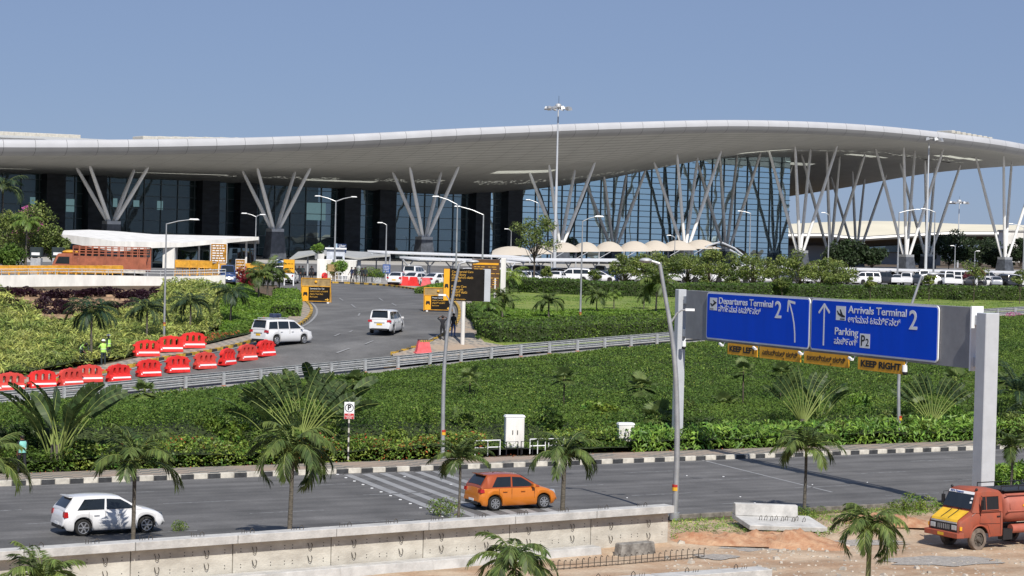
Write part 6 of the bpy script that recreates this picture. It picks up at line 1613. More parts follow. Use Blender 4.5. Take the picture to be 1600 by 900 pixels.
# white wall with steel handrail on the left
def white_wall():
    pts = [at_d(x, y, D_) for x, y, D_ in ((-60, 431, 168), (0, 430, 170), (80, 429, 172), (160, 430, 174), (250, 432, 176), (300, 431.5, 177), (352, 430, 178))]
    root = empty('retaining_wall', (pts[2].x, pts[2].y, Z(pts[2].x, pts[2].y)), 0, 'long low white retaining wall with steel handrail above the garden', 'wall'); inv = Matrix.Translation(-root.location)
    mb = MB()
    for a, b in zip(pts, pts[1:]):
        dn = Vector((0, 0, -2.2)); bk = Vector((0, .35, 0)); mb.add([a, b, b+dn, a+dn, a+bk, b+bk, b+bk+dn, a+bk+dn], [(0, 1, 2, 3), (4, 7, 6, 5), (0, 4, 5, 1), (0, 3, 7, 4), (1, 5, 6, 2)])
    o = mb.build('wall', M['white_wall'], root); o.matrix_parent_inverse = inv
    mb = MB(); ps = resample([tuple(p) for p in pts], 1.15)
    for p in ps: mb.tube([p+Vector((0, .15, 0)), p+Vector((0, .15, .5))], .03, 5)
    for z in (.5, .27): mb.tube([Vector(p)+Vector((0, .15, z)) for p in ps], .03, 5)
    o = mb.build('handrail', M['galv'], root); o.matrix_parent_inverse = inv
white_wall()
# terraced stone below the white wall
TERR = poly_pts([(-40, 462), (0, 458), (130, 456), (250, 456), (252, 470), (200, 485), (120, 500), (60, 500), (-40, 490)])
drape('stone_terrace', TERR, 0.12, mat('terrace_stone', (.34, .22, .13), .9, var=.4, scale=1.2, bump=.8, bscale=3), res=2.0)
mb = MB(); rr = random.Random(5)
for row in range(7):
    for i in range(40):
        x = -30+i*8.2+rr.uniform(-1, 1); y = 459+row*6.2-(x*.0); 
        if y > 500-(x-60)*.06 or x > 250: continue
        p = T(x, y); mb.box(p+Vector((0, 0, .12)), (rr.uniform(.35, .5), .3, .26), rz=rr.uniform(-.1, .1), top=.85)
o = mb.build('stone_blocks', mat('terrace_block', (.42, .29, .19), .9, var=.3, scale=2, bump=.6)); tag(o, 'brown stone blocks of the terraced slope under the purple shrubs', 'stones', kind='stuff')

# blue van, cabinets, signs on the lower pavement
kit_van = CarKit(dict(SUV, L=3.6, W=1.5, H=1.85, axles=(-1.1, 1.15), shoulder=[(-1.8, .55), (-1.78, .75), (-1.75, 1.0), (-1.7, 1.1), (.9, 1.1), (1.4, 1.0), (1.65, .85), (1.8, .5)], house=(-1.75, -1.6, .6, 1.35), side=[(-1.6, -.6, -1.52, -.6), (-.5, .9, -.5, .55)], tail=(-1.74, .6, .9, .15, .2, .3), head=(1.6, .58, .78, .3, .2, .16), handles=(-.3,), seams=(-.55, .6)), M['car_blue'])
p = at_d(355, 440, 186); p.z = Z(p.x, p.y)+.15
kit_van.place(p, math.radians(-80), 'small_van', 'small royal blue van right of the white wall end', 'van', sc=1.0)
def walk_at(px, py, n_off): v = ray(px, py); k = n_off/(v.x*ROAD_N.x+v.y*ROAD_N.y); return Vector((v.x*k, k, 0))
def cabinet(px, nof, w_, h, dpt, label, legs=.35, doors=2):
    p = walk_at(px, 690, nof); p.z = Z(p.x, p.y)+.1; root = empty('utility_cabinet', p, RZ*0.35, label, 'cabinet')
    mb = MB(); mb.box((0, 0, legs+h/2), (w_, dpt, h)); mb.build('body', M['sign_white'], root, bevel=.015)
    mb = MB(); mb.box((0, 0, legs+h+.05), (w_*1.1, dpt*1.15, .1), top=.9); mb.build('roof', M['sign_white'], root)
    for k in range(doors):
        x = -w_/2+w_*(k+.5)/doors; mb = MB(); mb.box((x, -dpt/2-.012, legs+h/2), (w_/doors*.93, .02, h*.92)); d_ = mb.build('door', M['white_wall'], root)
        mb = MB(); mb.box((x+(.12 if k == 0 else -.12)*w_, -dpt/2-.04, legs+h*.5), (.04, .04, .22)); mb.build('handle', M['ink'], d_)
    mb = MB()
    for x in (-w_*.42, w_*.42): mb.box((x, 0, legs/2), (.06, dpt*.9, legs))
    mb.box((0, 0, legs-.02), (w_, dpt*.9, .05)); mb.build('legs', M['ink'], root); return root
cabinet(803, 94.2, 1.0, 1.62, .5, 'tall white two door utility cabinet on black legs behind the pavement', legs=.35)
cabinet(977, 95.0, .85, .95, .5, 'small white utility cabinet half hidden among the shrubs', legs=.35, doors=1)
for px, lb, m_ in ((762, 'white pipe railing left of the tall cabinet', 'sign_white'), (840, 'white pipe railing right of the tall cabinet', 'sign_white'), (869, 'second white pipe railing nearer the round palm', 'sign_white')):
    p = walk_at(px, 700, 93.4); p.z = .17; root = empty('pipe_railing', p, RZ, lb, 'railing'); mb = MB(); w_ = 1.5 if px == 762 else .95
    for x in (-w_/2, 0, w_/2): mb.tube([(x, 0, 0), (x, 0, .8)], .025, 6)
    for z in (.42, .78): mb.tube([(-w_/2, 0, z), (w_/2, 0, z)], .03, 6)
    mb.build('frame', M[m_], root)
for px, lw in ((770, 'leftmost'), (800, 'middle'), (823, 'rightmost')):
    p = walk_at(px, 708, 92.7); p.z = .17; mb = MB(); mb.tube([(-.35, 0, 0), (-.35, 0, .75), (.35, 0, .75), (.35, 0, 0)], .03, 6); mb.tube([(-.35, 0, .38), (.35, 0, .38)], .02, 5)
    o = mb.build('hoop_stand', M['ink']); o.location = p; o.rotation_euler = (0, 0, RZ); tag(o, lw+' black pipe hoop stand on the pavement before the tall cabinet', 'railing', 'black hoop stands')
p = walk_at(544, 713, 92.9); p.z = .17; root = empty('no_parking_sign', p, 0.1, 'white and red no parking sign on a black and white banded post', 'sign')
mb = MB()
for k in range(9): mb.tube([(0, 0, k*.24), (0, 0, k*.24+.24)], .045, 8, mi=k % 2)
mb.tube([(0, 0, 2.16), (0, 0, 3.0)], .03, 8, mi=0); mb.build('post', [M['kerb_white'], M['kerb_black']], root)
mb = MB(); mb.box((0, -.05, 2.55), (.50, .03, .86)); pl = mb.build('plate', M['sign_white'], root, bevel=.005)
mb = MB(); mb.tube([(.20*math.cos(a), -.072, 2.69+.20*math.sin(a)) for a in np.linspace(0, 2*PI, 25)], .018, 5, cap=False); mb.build('ring', M['ink'], pl)
me = text_mesh('P', .36, m=M['ink'], bold=.012); o = link('lettering', me, pl); o.location = (-.09, -.075, 2.69)
mb = MB(); mb.box((0, -.07, 2.27), (.47, .012, .27)); rp_ = mb.build('red_field', mat('sign_red', (.55, .03, .03), .5), pl)
for k, t in enumerate(('NO', 'PARKING', 'ZONE')): me = text_mesh(t, .095, m=M['sign_white'], align='CENTER'); o = link('lettering', me, rp_); o.location = (0, -.08, 2.35-k*.085)
# two portable toilets-like dark cabins left
for px, lb in ((57, 'left of two grey equipment booths by the white wall'), (91, 'right of two grey equipment booths beside the lorry cab')):
    p = at_d(px, 410, 188); g_ = at_d(px, 434, 188).z; root = empty('equipment_booth', (p.x, p.y, g_), 0, lb, 'booth'); 
    mb = MB(); mb.box((0, 0, .9), (.95, .8, 1.8)); mb.build('body', M['galv'], root, bevel=.02); mb = MB(); mb.box((0, -.02, 2.35), (1.05, .8, .9)); hd_ = mb.build('head_panel', M['cloth_dark'], root, bevel=.02)
    mb = MB(); mb.box((0, -.43, 2.2), (.75, .02, .25)); mb.build('name_strip', M['sign_white'], hd_)
# parasol at the gate
p = T(434, 443); p.z += .1; root = empty('parasol', p, 0, 'blue and white sunshade behind the palms left of the gate', 'parasol'); mb = MB(); mb.tube([(0, 0, 0), (0, 0, 2.4)], .03, 6); mb.build('pole', M['galv'], root)
mb = MB(); n = 8
for k in range(n): a = 2*PI*k/n; b = 2*PI*(k+1)/n; mb.add([(0, 0, 2.55), (1.0*math.cos(a), 1.0*math.sin(a), 2.15), (1.0*math.cos(b), 1.0*math.sin(b), 2.15)], [(0, 1, 2)], k % 2)
mb.build('canopy', [M['cloth_blue'], M['sign_white']], root)

# ================================================================ PARKED CARS
small = dict(detail=False)
kits = {('sedan', 'white'): CarKit(SEDAN, M['car_white']), ('suv', 'white'): CarKit(SUV, M['car_white']), ('hatch', 'white'): kit_hatch, ('mpv', 'white'): kit_mpv,
        ('sedan', 'silver'): CarKit(SEDAN, M['car_silver']), ('suv', 'silver'): CarKit(SUV, M['car_silver']), ('sedan', 'black'): CarKit(SEDAN, M['car_dark']), ('suv', 'black'): CarKit(SUV, M['car_dark']), ('sedan', 'blue'): CarKit(SEDAN, M['car_blue']), ('suv', 'maroon'): CarKit(SUV, M['car_red'])}
kn = {'sedan': 'sedan', 'suv': 'sport utility car', 'hatch': 'hatchback', 'mpv': 'people carrier'}
def parked(px, py, kind, colr, ang, label, dy=0):
    p = T(px, py); p.y += dy; p.z = Z(p.x, p.y)+.11
    kits[(kind, colr)].place(p, math.radians(ang), 'parked_car', label, 'car', 'cars standing in the car park', detail=(kind in ('sedan', 'mpv') and px < 720))
parked(622, 447.5, 'sedan', 'white', 80, 'white sedan seen from behind, leftmost of the three by the road blocks')
parked(652, 448, 'sedan', 'white', 60, 'white sedan in the middle of the three parked by the road blocks')
parked(686, 449, 'sedan', 'white', 50, 'white sedan at the right of the three parked by the road blocks')
parked(648, 440, 'mpv', 'white', 75, 'white people carrier standing behind the three white sedans')
parked(440, 443, 'suv', 'white', 95, 'white car waiting at the gate left of the amber board')
parked(452, 444, 'sedan', 'white', 88, 'white car waiting nearest the amber board at the gate')
rr = random.Random(11)
x = 738
i = 0
COLW = ['white']*7+['silver']*4+['black']*4+['blue']
while x < 1610:
    kc = rr.choice([k for k in kits if k[1] == rr.choice(COLW)] or [('sedan', 'white')])
    y = np.interp(x, [738, 800, 1000, 1200, 1400, 1620], [446, 446, 444, 445.5, 448, 452.5])
    seg = 'left half' if x < 1060 else ('above departures board' if x < 1270 else 'right third')
    parked(x, y-1.2, kc[0], kc[1], rr.choice([75, 82, 100, 170, 178, 20, 80]), f'{kc[1]} {kn[kc[0]]} {nth(i+1)} from the left in the row behind the hedge', dy=3)
    x += rr.uniform(15, 23); i += 1
x = 735; i = 0
while x < 1610:
    kc = rr.choice([k for k in kits if k[1] == rr.choice(COLW)] or [('sedan', 'white')])
    y = np.interp(x, [738, 800, 1000, 1200, 1400, 1620], [440, 440, 439, 440.5, 443, 447.5])
    seg = 'left half' if x < 1060 else ('middle' if x < 1300 else 'right end')
    parked(x, y-1.5, kc[0], kc[1], rr.choice([85, 95, 90, 10]), f'{kc[1]} {kn[kc[0]]} {nth(i+1)} from the left in the rear parking row', dy=5)
    x += rr.uniform(17, 27); i += 1
# ================================================================ PLANTS
def kite(P, base, tip, side, wd, sag=0.0, pos=.4):
    m_ = base+(tip-base)*pos
    P.append([base, m_+side*wd, tip+np.array([0, 0, -sag]), m_-side*wd])
def nrm(v): return v/(np.linalg.norm(v)+1e-9)
def crown_mesh(name, m, n=12, L=1.4, leaf=.42, pairs=26, droop=1.6, up=(.35, 1.25), seed=1, wd=.030, vfold=.35, hang=.35, rad=.02):
    r = np.random.default_rng(seed); P = []; mb = MB()
    for k in range(n):
        az = 2*PI*k/n*1.0+r.uniform(-.25, .25)+ (0.5 if k % 2 else 0); el = up[0]+(up[1]-up[0])*((k*0.618) % 1.0); Lk = L*1.12*r.uniform(.85, 1.08)
        d0 = np.array([math.cos(az), math.sin(az), 0]); side = np.array([-math.sin(az), math.cos(az), 0]); p = np.array([0, 0, 0.0]); pts = [p]; dirs = []
        st = 14; dr = droop*r.uniform(.8, 1.2)*(1.15-.45*max(0, el-.6))
        tw = r.uniform(-.25, .25)
        for i in range(st):
            t = i/st; th = el-dr*t**1.25; dd = nrm(d0*math.cos(th)+np.array([0, 0, math.sin(th)])+side*tw*t); dirs.append(dd); p = p+dd*Lk/st; pts.append(p)
        dirs.append(dirs[-1]); mb.tube([tuple(q) for q in pts[::2]], [rad*(1-.8*i/7) for i in range(len(pts[::2]))], 4, cap=False)
        for j in range(pairs):
            t = .14+.86*(j+.5)/pairs; f_ = t*st; i = int(f_); q = pts[i]+(pts[min(i+1, st)]-pts[i])*(f_-i); dd = dirs[i]
            upv = nrm(np.cross(side, dd)) ; upv = upv if upv[2] > 0 else -upv
            ll = leaf*(math.sin(PI*(.12+.80*t))**.6)*r.uniform(.85, 1.1)
            for s_ in (-1, 1):
                ld = nrm(side*s_*1.0+dd*(.55+.8*t)+upv*vfold*(1-t)+np.array([0, 0, -hang*r.uniform(.5, 1.4)])); kite(P, q, q+ld*ll, nrm(np.cross(ld, upv)+1e-6), wd*(.6+.5*r.random()), sag=ll*.22*r.uniform(.3, 1.8))
    P = np.array(P); return quads_mesh(name, P, m), mb.mesh('frond_stalk', M['petiole'])
def trunk_mesh(h, r0, r1, m, lean=0.0, seed=1, bulge=0.25, n=10):
    rr = random.Random(seed); mb = MB(); pts = []; rs = []
    for i in range(n+1): t = i/n; pts.append((lean*t*t, .02*math.sin(t*5+seed), h*t-.15*(1-t))); rs.append((r0+(r1-r0)*t)*(1+bulge*max(0, 1-abs(t-.85)/.15))*(1+.05*(i % 2)))
    mb.tube(pts, rs, 10); return mb.mesh('trunk', m, smooth=True)
CR = {}
for k_, kw in {'a': dict(n=17, L=1.45, seed=1, droop=2.1, up=(.35, 1.5), pairs=30, wd=.033, hang=.55), 'b': dict(n=15, L=1.45, seed=2, droop=1.7, leaf=.52, pairs=30, wd=.034, up=(.4, 1.5), hang=.55), 'c': dict(n=19, L=1.4, seed=3, droop=2.4, up=(.2, 1.5), leaf=.44, pairs=30, wd=.034, hang=.6), 'd': dict(n=14, L=1.40, seed=5, droop=1.5, up=(.3, 1.5), leaf=.50, pairs=30, wd=.034, hang=.45)}.items():
    CR[k_] = crown_mesh('crown', M['palm_leaf'], **kw)
CR['l'] = crown_mesh('crown', M['palm_leaf_lt'], n=14, L=1.4, seed=8, droop=1.7, leaf=.5, wd=.032, hang=.6)
CR['k'] = crown_mesh('crown', M['palm_dark'], n=17, L=1.5, seed=9, droop=1.8, leaf=.52, pairs=24, wd=.032, hang=.6)
CR['big'] = crown_mesh('crown', M['palm_dark'], n=16, L=2.6, seed=12, droop=1.3, leaf=.55, pairs=34, up=(.2, 1.45), wd=.045)
def spear(h=.9):
    mb = MB(); mb.tube([(0, 0, 0), (.02, 0, h*.5), (.06, .02, h)], [.05, .05, .008], 6); return mb.mesh('crown_shaft', M['petiole'], smooth=True)
SP = spear()
def palm(p, h, kind, sc, label, rz=0.0, tm='trunk', tr=.085, lean=0.0, group=None, seed=1, name='palm_tree'):
    root = empty(name, p, rz, label, 'palm', group); link('trunk', trunk_mesh(h, tr, tr*.62, M[tm], lean, seed), root)
    cm, sm = CR[kind]; c = link('crown', cm, root); c.location = (lean, 0, h); c.scale = (sc,)*3; s_ = link('frond_stalks', sm, c)
    q = link('crown_shaft', SP, c); q.location = (0, 0, -.25)
    return root
def near_palm(px, ycrown, nn, kind, sc, label, rz=0, **kw):
    v = ray(px, 800); k = nn/(v.x*ROAD_N.x+v.y*ROAD_N.y); p = Vector((v.x*k, k, 0)); p.z = Z(p.x, p.y)
    v2 = ray(px, ycrown); h = CAMH+v2.z*k-p.z; return palm(p, h, kind, sc, label, rz, **kw)
near_palm(209, 726, 68.9, 'd', 1.30, 'feathery palm on the median in front of the white hatchback', .3)
near_palm(454, 708, 68.9, 'c', 1.36, 'broad drooping palm on the median left of the rumble bars', 1.1, tr=.10)
near_palm(717, 722, 68.9, 'd', .92, 'thin young palm on the median behind the orange car', 2.0, tr=.06)
near_palm(879, 716, 68.9, 'a', 1.2, 'full round palm on the median right of the orange car', .7, tr=.11)
near_palm(1257, 704, 69.2, 'b', 1.15, 'palm on the verge between the white concrete block and the lorry', 2.5, tr=.08)
near_palm(1579, 702, 69.4, 'b', .95, 'palm right of the right gantry post above the lorry', 1.7, tr=.07)
v = ray(1356, 900); k = 64.0; p = Vector((v.x*k, k, Z(v.x*k, k))); h = CAMH+ray(1356, 828).z*k-p.z
palm(p, h, 'c', 1.0, 'foreground palm with glossy drooping fronds left of the tanker lorry', .9, tm='trunk_green', tr=.10)
v = ray(803, 900); k = 60.0; p = Vector((v.x*k, k, Z(v.x*k, k))); h = CAMH+ray(803, 886).z*k-p.z
palm(p, h, 'c', 1.12, 'foreground palm in front of the precast wall cut by the lower edge', .2, tr=.10)
v = ray(66, 900); k = 58.0; p = Vector((v.x*k, k, Z(v.x*k, k))); h = CAMH+ray(66, 912).z*k-p.z
palm(p, h, 'b', 1.0, 'palm whose frond tips only show at the bottom left corner', .2, tr=.10)
v = ray(-22, 730); k = 66.0; p = Vector((v.x*k, k, Z(v.x*k, k))); h = CAMH+ray(-22, 728).z*k-p.z
palm(p, h, 'a', 1.2, 'palm cut by the left picture edge above the road', .5, tr=.10)
# palms of the upper garden and lawn
for px, yb, yc, kd, sc, lb in [
    (142, 565, 490, 'k', 1.35, 'dark palm above the workers in the striped garden'), (229, 536, 486, 'k', 1.15, 'palm in the middle of the striped garden'),
    (297, 518, 476, 'k', 1.15, 'palm left of the small round palm in the striped garden'), (360, 507, 462, 'k', 1.15, 'palm on a slim pale trunk at the garden\'s right end'),
    (418, 468, 428, 'b', 1.35, 'palm before the cars at the gate left of the yellow stand'), (404, 470, 435, 'b', 1.1, 'lower palm left of the gate palm'), (436, 468, 434, 'a', 1.0, 'rightmost palm of the clump left of the yellow stand'),
    (793, 472, 434, 'l', 1.35, 'bright green tall palm right of the brown board'), (785, 502, 468, 'a', 1.1, 'palm with curling fronds on the lawn near the boards'), (763, 512, 478, 'l', 1.05, 'small light palm next to the board post'),
    (857, 500, 474, 'a', 1.05, 'dark small palm on the lawn left of the street lamp'), (932, 492, 466, 'b', .9, 'small palm on the lawn right of the street lamp'), (1025, 492, 446, 'b', 1.55, 'largest lawn palm behind the lamp head'),
    (959, 484, 462, 'l', .7, 'tiny palm between the two lawn palms'), (1006, 484, 466, 'a', .7, 'little palm left of the largest lawn palm')]:
    b = T(px, yb); h = max(.3, CAMH+ray(px, yc).z*b.y-b.z)
    palm(b, h, kd, sc, lb, px*.37, tr=.09 if sc > .9 else .06, seed=px)
# fan palms on the planted bank
def fan_mesh(name, m, n=11, seed=1, R_=.62, pet=.5):
    r = np.random.default_rng(seed); P = []; mb = MB()
    for k in range(n):
        az = 2*PI*k/n+r.uniform(-.3, .3); el = -.5+1.75*((k*.618) % 1); d0 = np.array([math.cos(az)*math.cos(el), math.sin(az)*math.cos(el), math.sin(el)]); c = d0*pet*r.uniform(.7, 1.1); mb.tube([(0, 0, 0), tuple(c)], .012, 4)
        side = nrm(np.cross(d0, [0, 0, 1])); nn_ = nrm(np.cross(side, d0)); S_ = 21
        for j in range(S_):
            a = (j/(S_-1)-.5)*3.6; ld = nrm(d0*math.cos(a)+side*math.sin(a)-np.array([0, 0, .25])+nn_*.12*abs(a)); ll = R_*(1-.12*abs(a))*r.uniform(.85, 1.05)
            kite(P, c, c+ld*ll, nrm(np.cross(ld, nn_)), .055, sag=.10*ll, pos=.55)
    return quads_mesh(name, np.array(P), m), mb.mesh('frond_stalk', M['petiole'])
for i in range(3): CR['f%d' % i] = fan_mesh('crown', M['fan_leaf'], seed=20+i, n=(12, 15, 9)[i])
def bank_palm(px, yb, yc, sc, i, label):
    b = T(px, yb); h = max(.4, CAMH+ray(px, yc).z*b.y-b.z); palm(b, h, 'f%d' % (i % 3), sc, label, px*.3, tm='bark_dark', tr=.06, seed=px, name='fan_palm')
for i, (px, yb, yc, sc, lb) in enumerate([(225, 662, 612, .95, 'small fan palm on the bank above the feathery median palm'), (551, 640, 597, 1.0, 'fan palm on the bank above the no parking sign'), (733, 650, 592, 1.0, 'fan palm on the bank right of the bent lamp'),
    (880, 662, 592, 1.0, 'fan palm on the bank right of the tall cabinet'), (1001, 655, 604, 1.15, 'shaggy fan palm on the bank left of the gantry post'), (1160, 660, 580, 1.0, 'slim fan palm on the bank under the keep left board'), (1131, 660, 632, 1.1, 'low fan palm on the bank left of the keep left board'),
    (1219, 645, 584, 1.0, 'fan palm on the bank under the departures board'), (1492, 650, 594, 1.15, 'dark fan palm on the bank right of the keep right board'), (1436, 668, 640, 1.1, 'low fan palm on the bank before the right gantry post'), (1486, 668, 645, .9, 'lowest fan palm on the bank beside the right gantry post'), (1572, 640, 596, 1.0, 'fan palm on the bank right of the right gantry post')]):
    bank_palm(px, yb, yc, sc, i, lb)
for px, yb, yc, sc, lb in [(722, 700, 668, 1.3, 'bushy fan palm on the pavement edge left of the white railing'), (1025, 690, 655, 1.5, 'bushy fan palm in front of the left gantry post'), (645, 690, 668, 1.0, 'low yellowish fan palm right of the no parking sign'), (1405, 688, 655, .9, 'bushy fan palm at the foot of the thin pole behind the board')]:
    bank_palm(px, yb, yc, sc, px, lb)
# banana / traveller's palms
def paddle_leaf(P, PM, base, az, el, pet, L, wd, seed, tear=.3, bend=.9, roll=0.0):
    r = np.random.default_rng(seed); d0 = np.array([math.cos(az), math.sin(az), 0]); side = np.array([-math.sin(az), math.cos(az), 0]); p = np.array(base, float); st = 16; pts = [p]; Lt = pet+L
    for i in range(st):
        t = i/st; th = el-bend*t**2.2; dd = d0*math.cos(th)+np.array([0, 0, math.sin(th)]); p = p+dd*Lt/st; pts.append(p)
    PM.tube([tuple(q) for q in pts[::2]], [.045*(1-.8*i/8) for i in range(len(pts[::2]))], 5, cap=False)
    a0 = pet/Lt; n = 15
    def P_(t): f_ = t*st; i = min(int(f_), st-1); return pts[i]+(pts[i+1]-pts[i])*(f_-i)
    for j in range(n):
        t0 = a0+(1-a0)*j/n; t1 = a0+(1-a0)*(j+1)/n; w0 = wd*(math.sin(PI*min(1, .08+.88*j/n))**.55); w1 = wd*(math.sin(PI*min(1, .08+.88*(j+1)/n))**.55); q0, q1 = P_(t0), P_(t1); dd = nrm(q1-q0); sd2 = nrm(side*math.cos(roll)+np.cross(dd, side)*math.sin(roll)); upv = nrm(np.cross(sd2, dd)); upv = upv if upv[2] > 0 else -upv
        for s_ in (-1, 1):
            dz = r.uniform(-tear, tear*.5); o = nrm(sd2*s_+dd*.35+upv*(.28+dz)-np.array([0, 0, .15])); g = .72 if tear > .2 else r.uniform(.8, 1.0)
            P.append([q0, q0+o*w0, q1*g+q0*(1-g)+o*w1+dd*.02, q1])
def paddle_plant(p, label, fan=False, n=12, H_=4.4, seed=1, rz=0.0, L=1.7, wd=.30, mt='banana_leaf', trunk_h=.5, pet=None, spread=1.0, cat='plant', name='traveller_palm'):
    root = empty(name, p, rz, label, cat); r = random.Random(seed); P = []; PM = MB()
    for k in range(n):
        if fan:
            a = (k/(n-1)-.5)*2.5*spread; az = 0 if a < 0 else PI; el = PI/2-abs(a); pt = pet or H_-L; paddle_leaf(P, PM, (0, .04*k-.04*n/2, trunk_h), az+r.uniform(-.1, .1), el, pt, L*r.uniform(.85, 1.1), wd, seed*50+k, bend=.5, tear=.45, roll=PI/2+r.uniform(-.7, .7))
        else:
            az = 2*PI*((k*.618) % 1); el = PI/2-r.uniform(.12, .75)*spread; paddle_leaf(P, PM, (r.uniform(-.3, .3), r.uniform(-.3, .3), trunk_h*.5), az, el, (H_-L)*r.uniform(.6, 1.0), L*r.uniform(.8, 1.15), wd, seed*50+k, bend=1.0, tear=.12, roll=r.uniform(-1.1, 1.1))
    link('leaves', quads_mesh('leaves', np.array(P), M[mt]), root); PM.build('leaf_stalks', M['petiole'], root, smooth=True)
    mb = MB(); mb.tube([(0, 0, -.2), (0, 0, trunk_h+.2)], [.22, .16], 10)
    if not fan:
        for k in range(5): a = k*1.26; mb.tube([(.3*math.cos(a), .3*math.sin(a), -.2), (.2*math.cos(a), .2*math.sin(a), 1.2)], [.1, .07], 7)
    mb.build('trunk', M['trunk'], root); return root
paddle_plant(walk_at(88, 712, 94.0)+Vector((0, 0, .1)), 'big clump of upright paddle leaves by the pavement at far left', n=20, H_=5.0, seed=3, L=2.2, wd=.33, spread=.85, name='banana_plant')
paddle_plant(walk_at(468, 705, 94.5)+Vector((0, 0, .1)), 'large fan shaped traveller\'s palm with torn leaves left of the no parking sign', fan=True, n=17, H_=5.6, seed=4, L=1.6, wd=.30, trunk_h=.9, pet=2.3, rz=.25, spread=.62)
paddle_plant(walk_at(430, 706, 96.5)+Vector((0, 0, .1)), 'dark paddle leaved plant behind the large fan shaped one', n=16, H_=4.6, seed=14, L=1.7, wd=.30, spread=1.2, name='banana_plant')
paddle_plant(walk_at(500, 706, 97.5)+Vector((0, 0, .1)), 'dark broad leaved plant rising right of the large fan shaped one', n=16, H_=5.2, seed=15, L=1.6, wd=.30, spread=.9, name='banana_plant')
paddle_plant(walk_at(1253, 690, 95.0)+Vector((0, 0, .1)), 'fan shaped traveller\'s palm under the script boards of the gantry', fan=True, n=13, H_=4.6, seed=5, L=1.3, wd=.24, spread=.60, trunk_h=1.2, pet=2.0, rz=.5)
paddle_plant(walk_at(1275, 680, 97.5)+Vector((0, 0, .1)), 'tall green stalked paddle plant right of the gantry fan palm', n=11, H_=4.4, seed=16, L=1.7, wd=.20, spread=.7, name='banana_plant')
paddle_plant(walk_at(1455, 690, 95.5)+Vector((0, 0, .1)), 'fan shaped traveller\'s palm behind the right gantry post', fan=True, n=13, H_=4.2, seed=6, L=1.3, wd=.24, spread=.60, trunk_h=.8, pet=1.9, rz=.1)
b = walk_at(1588, 670, 98.0); palm(b, 2.4, 'big', 1.0, 'large dark arching palm at the right picture edge', .4, tm='bark_dark', tr=.16)
b = walk_at(1560, 690, 96.0); palm(b, .8, 'big', .75, 'lower dark arching palm near the right picture edge', 1.4, tm='bark_dark', tr=.12)
b = walk_at(12, 690, 97.0); palm(b, .8, 'big', .55, 'dark palm clump at the left picture edge behind the pavement', 1.4, tm='bark_dark', tr=.12)

# ---------------------------------------------------------------- ground-hugging masses
def mass(name, label, poly, dens, size, hf, m, off=(0, .3), aspect=.5, upb=.6, curl=.2, under=None, under_h=.6, under_poly=None, mat2=None, f2=.0, tuft=False, seed=0, nz=.35):
    A = area(poly); n = int(A*dens*1.0); X, Y = scatter(poly, int(n*2.6), np.random.default_rng(seed+50))
    X, Y = X[:n], Y[:n]; H_ = hf(X, Y); k = RN.random(len(X))
    Zv = zt(X, Y)+H_*(1-(1-off[0])*0)*(1-k*off[1]*1.0)
    c = np.stack([X, Y, Zv], -1); sz = size*RN.uniform(.6, 1.3, len(X)); dirs = None
    if tuft:
        dirs = RN.normal(size=(len(X), 3)); dirs[:, 2] = np.abs(dirs[:, 2])*1.2+.3
    P = leaves(c, sz, aspect, upb, curl, dirs)
    mats_ = [M[m]]; mi_ = None
    if mat2: mats_.append(M[mat2]); mi_ = ((RN.random(len(P)) < f2) & (vnoise(X, Y, .55, seed+3) > .0)).astype(int)
    o = link(name, quads_mesh(name, P, mats_, mi_)); tag(o, label, 'plants', kind='stuff')
    if under:
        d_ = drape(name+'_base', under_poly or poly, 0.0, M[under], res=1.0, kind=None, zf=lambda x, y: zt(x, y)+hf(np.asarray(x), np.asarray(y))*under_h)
        d_.parent = o
    return o
def hhf(X, Y):
    a = X*ROAD_N.x+Y*ROAD_N.y-WALK_N; b = (X-R0[0])*RV[0]+(Y-R0[1])*RV[1]
    h = .75+.28*vnoise(X, Y, .9, 1)+.12*vnoise(X, Y, 2.6, 2)
    left = np.clip((-X-2)/18, 0, 1)
    wall = (1.25*np.clip((6-X)/22, 0, 1)+1.15)*sstep((a-3.0)/1.3)*np.clip(1-(a-4.3)/np.maximum(-b+a-4.3, 1.), .0, 1)
    return (h*.8+wall*(1+.10*vnoise(X, Y, 1.7, 9)))*np.clip(a/1.2, .15, 1)*np.clip(-b/2.5, .05, 1)**.7
def bank_edge(i, off): return rail_pt(i, off)
bank = [walk_at(px, 700, WALK_N+1.2).to_2d() for px in (-60, 100, 300, 500, 700, 900, 1100, 1300, 1500, 1760)]+[rail_pt(i, -1.0) for i in range(44, -4, -3)]
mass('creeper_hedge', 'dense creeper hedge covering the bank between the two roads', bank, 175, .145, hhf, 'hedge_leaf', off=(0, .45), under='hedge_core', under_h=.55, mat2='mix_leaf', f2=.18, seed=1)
def strip_poly(x0, x1, n0, n1, k=8):
    xs = np.linspace(x0, x1, k); return [walk_at(x, 700, n0).to_2d() for x in xs]+[walk_at(x, 700, n1).to_2d() for x in xs[::-1]]
def bedh(base, amp, seed, n0, n1):
    def f(X, Y):
        a = X*ROAD_N.x+Y*ROAD_N.y; return (base+amp*vnoise(X, Y, .8, seed)+.15*vnoise(X, Y, 3, seed+1))*np.clip((a-n0)/.3, .25, 1)*np.clip((n1-a)/.6, .1, 1)**.5
    return f
mass('shrub_bed', 'mixed green shrubs with reddish tips along the pavement left of the cabinets', strip_poly(100, 760, 92.8, 96.2), 330, .17, bedh(1.15, .45, 5, 92.8, 96.6), 'mix_leaf', off=(0, .75), aspect=.5, under_poly=strip_poly(100, 760, 93.25, 96.2), under='hedge_core', under_h=.55, mat2='rust_leaf', f2=.10, seed=5)
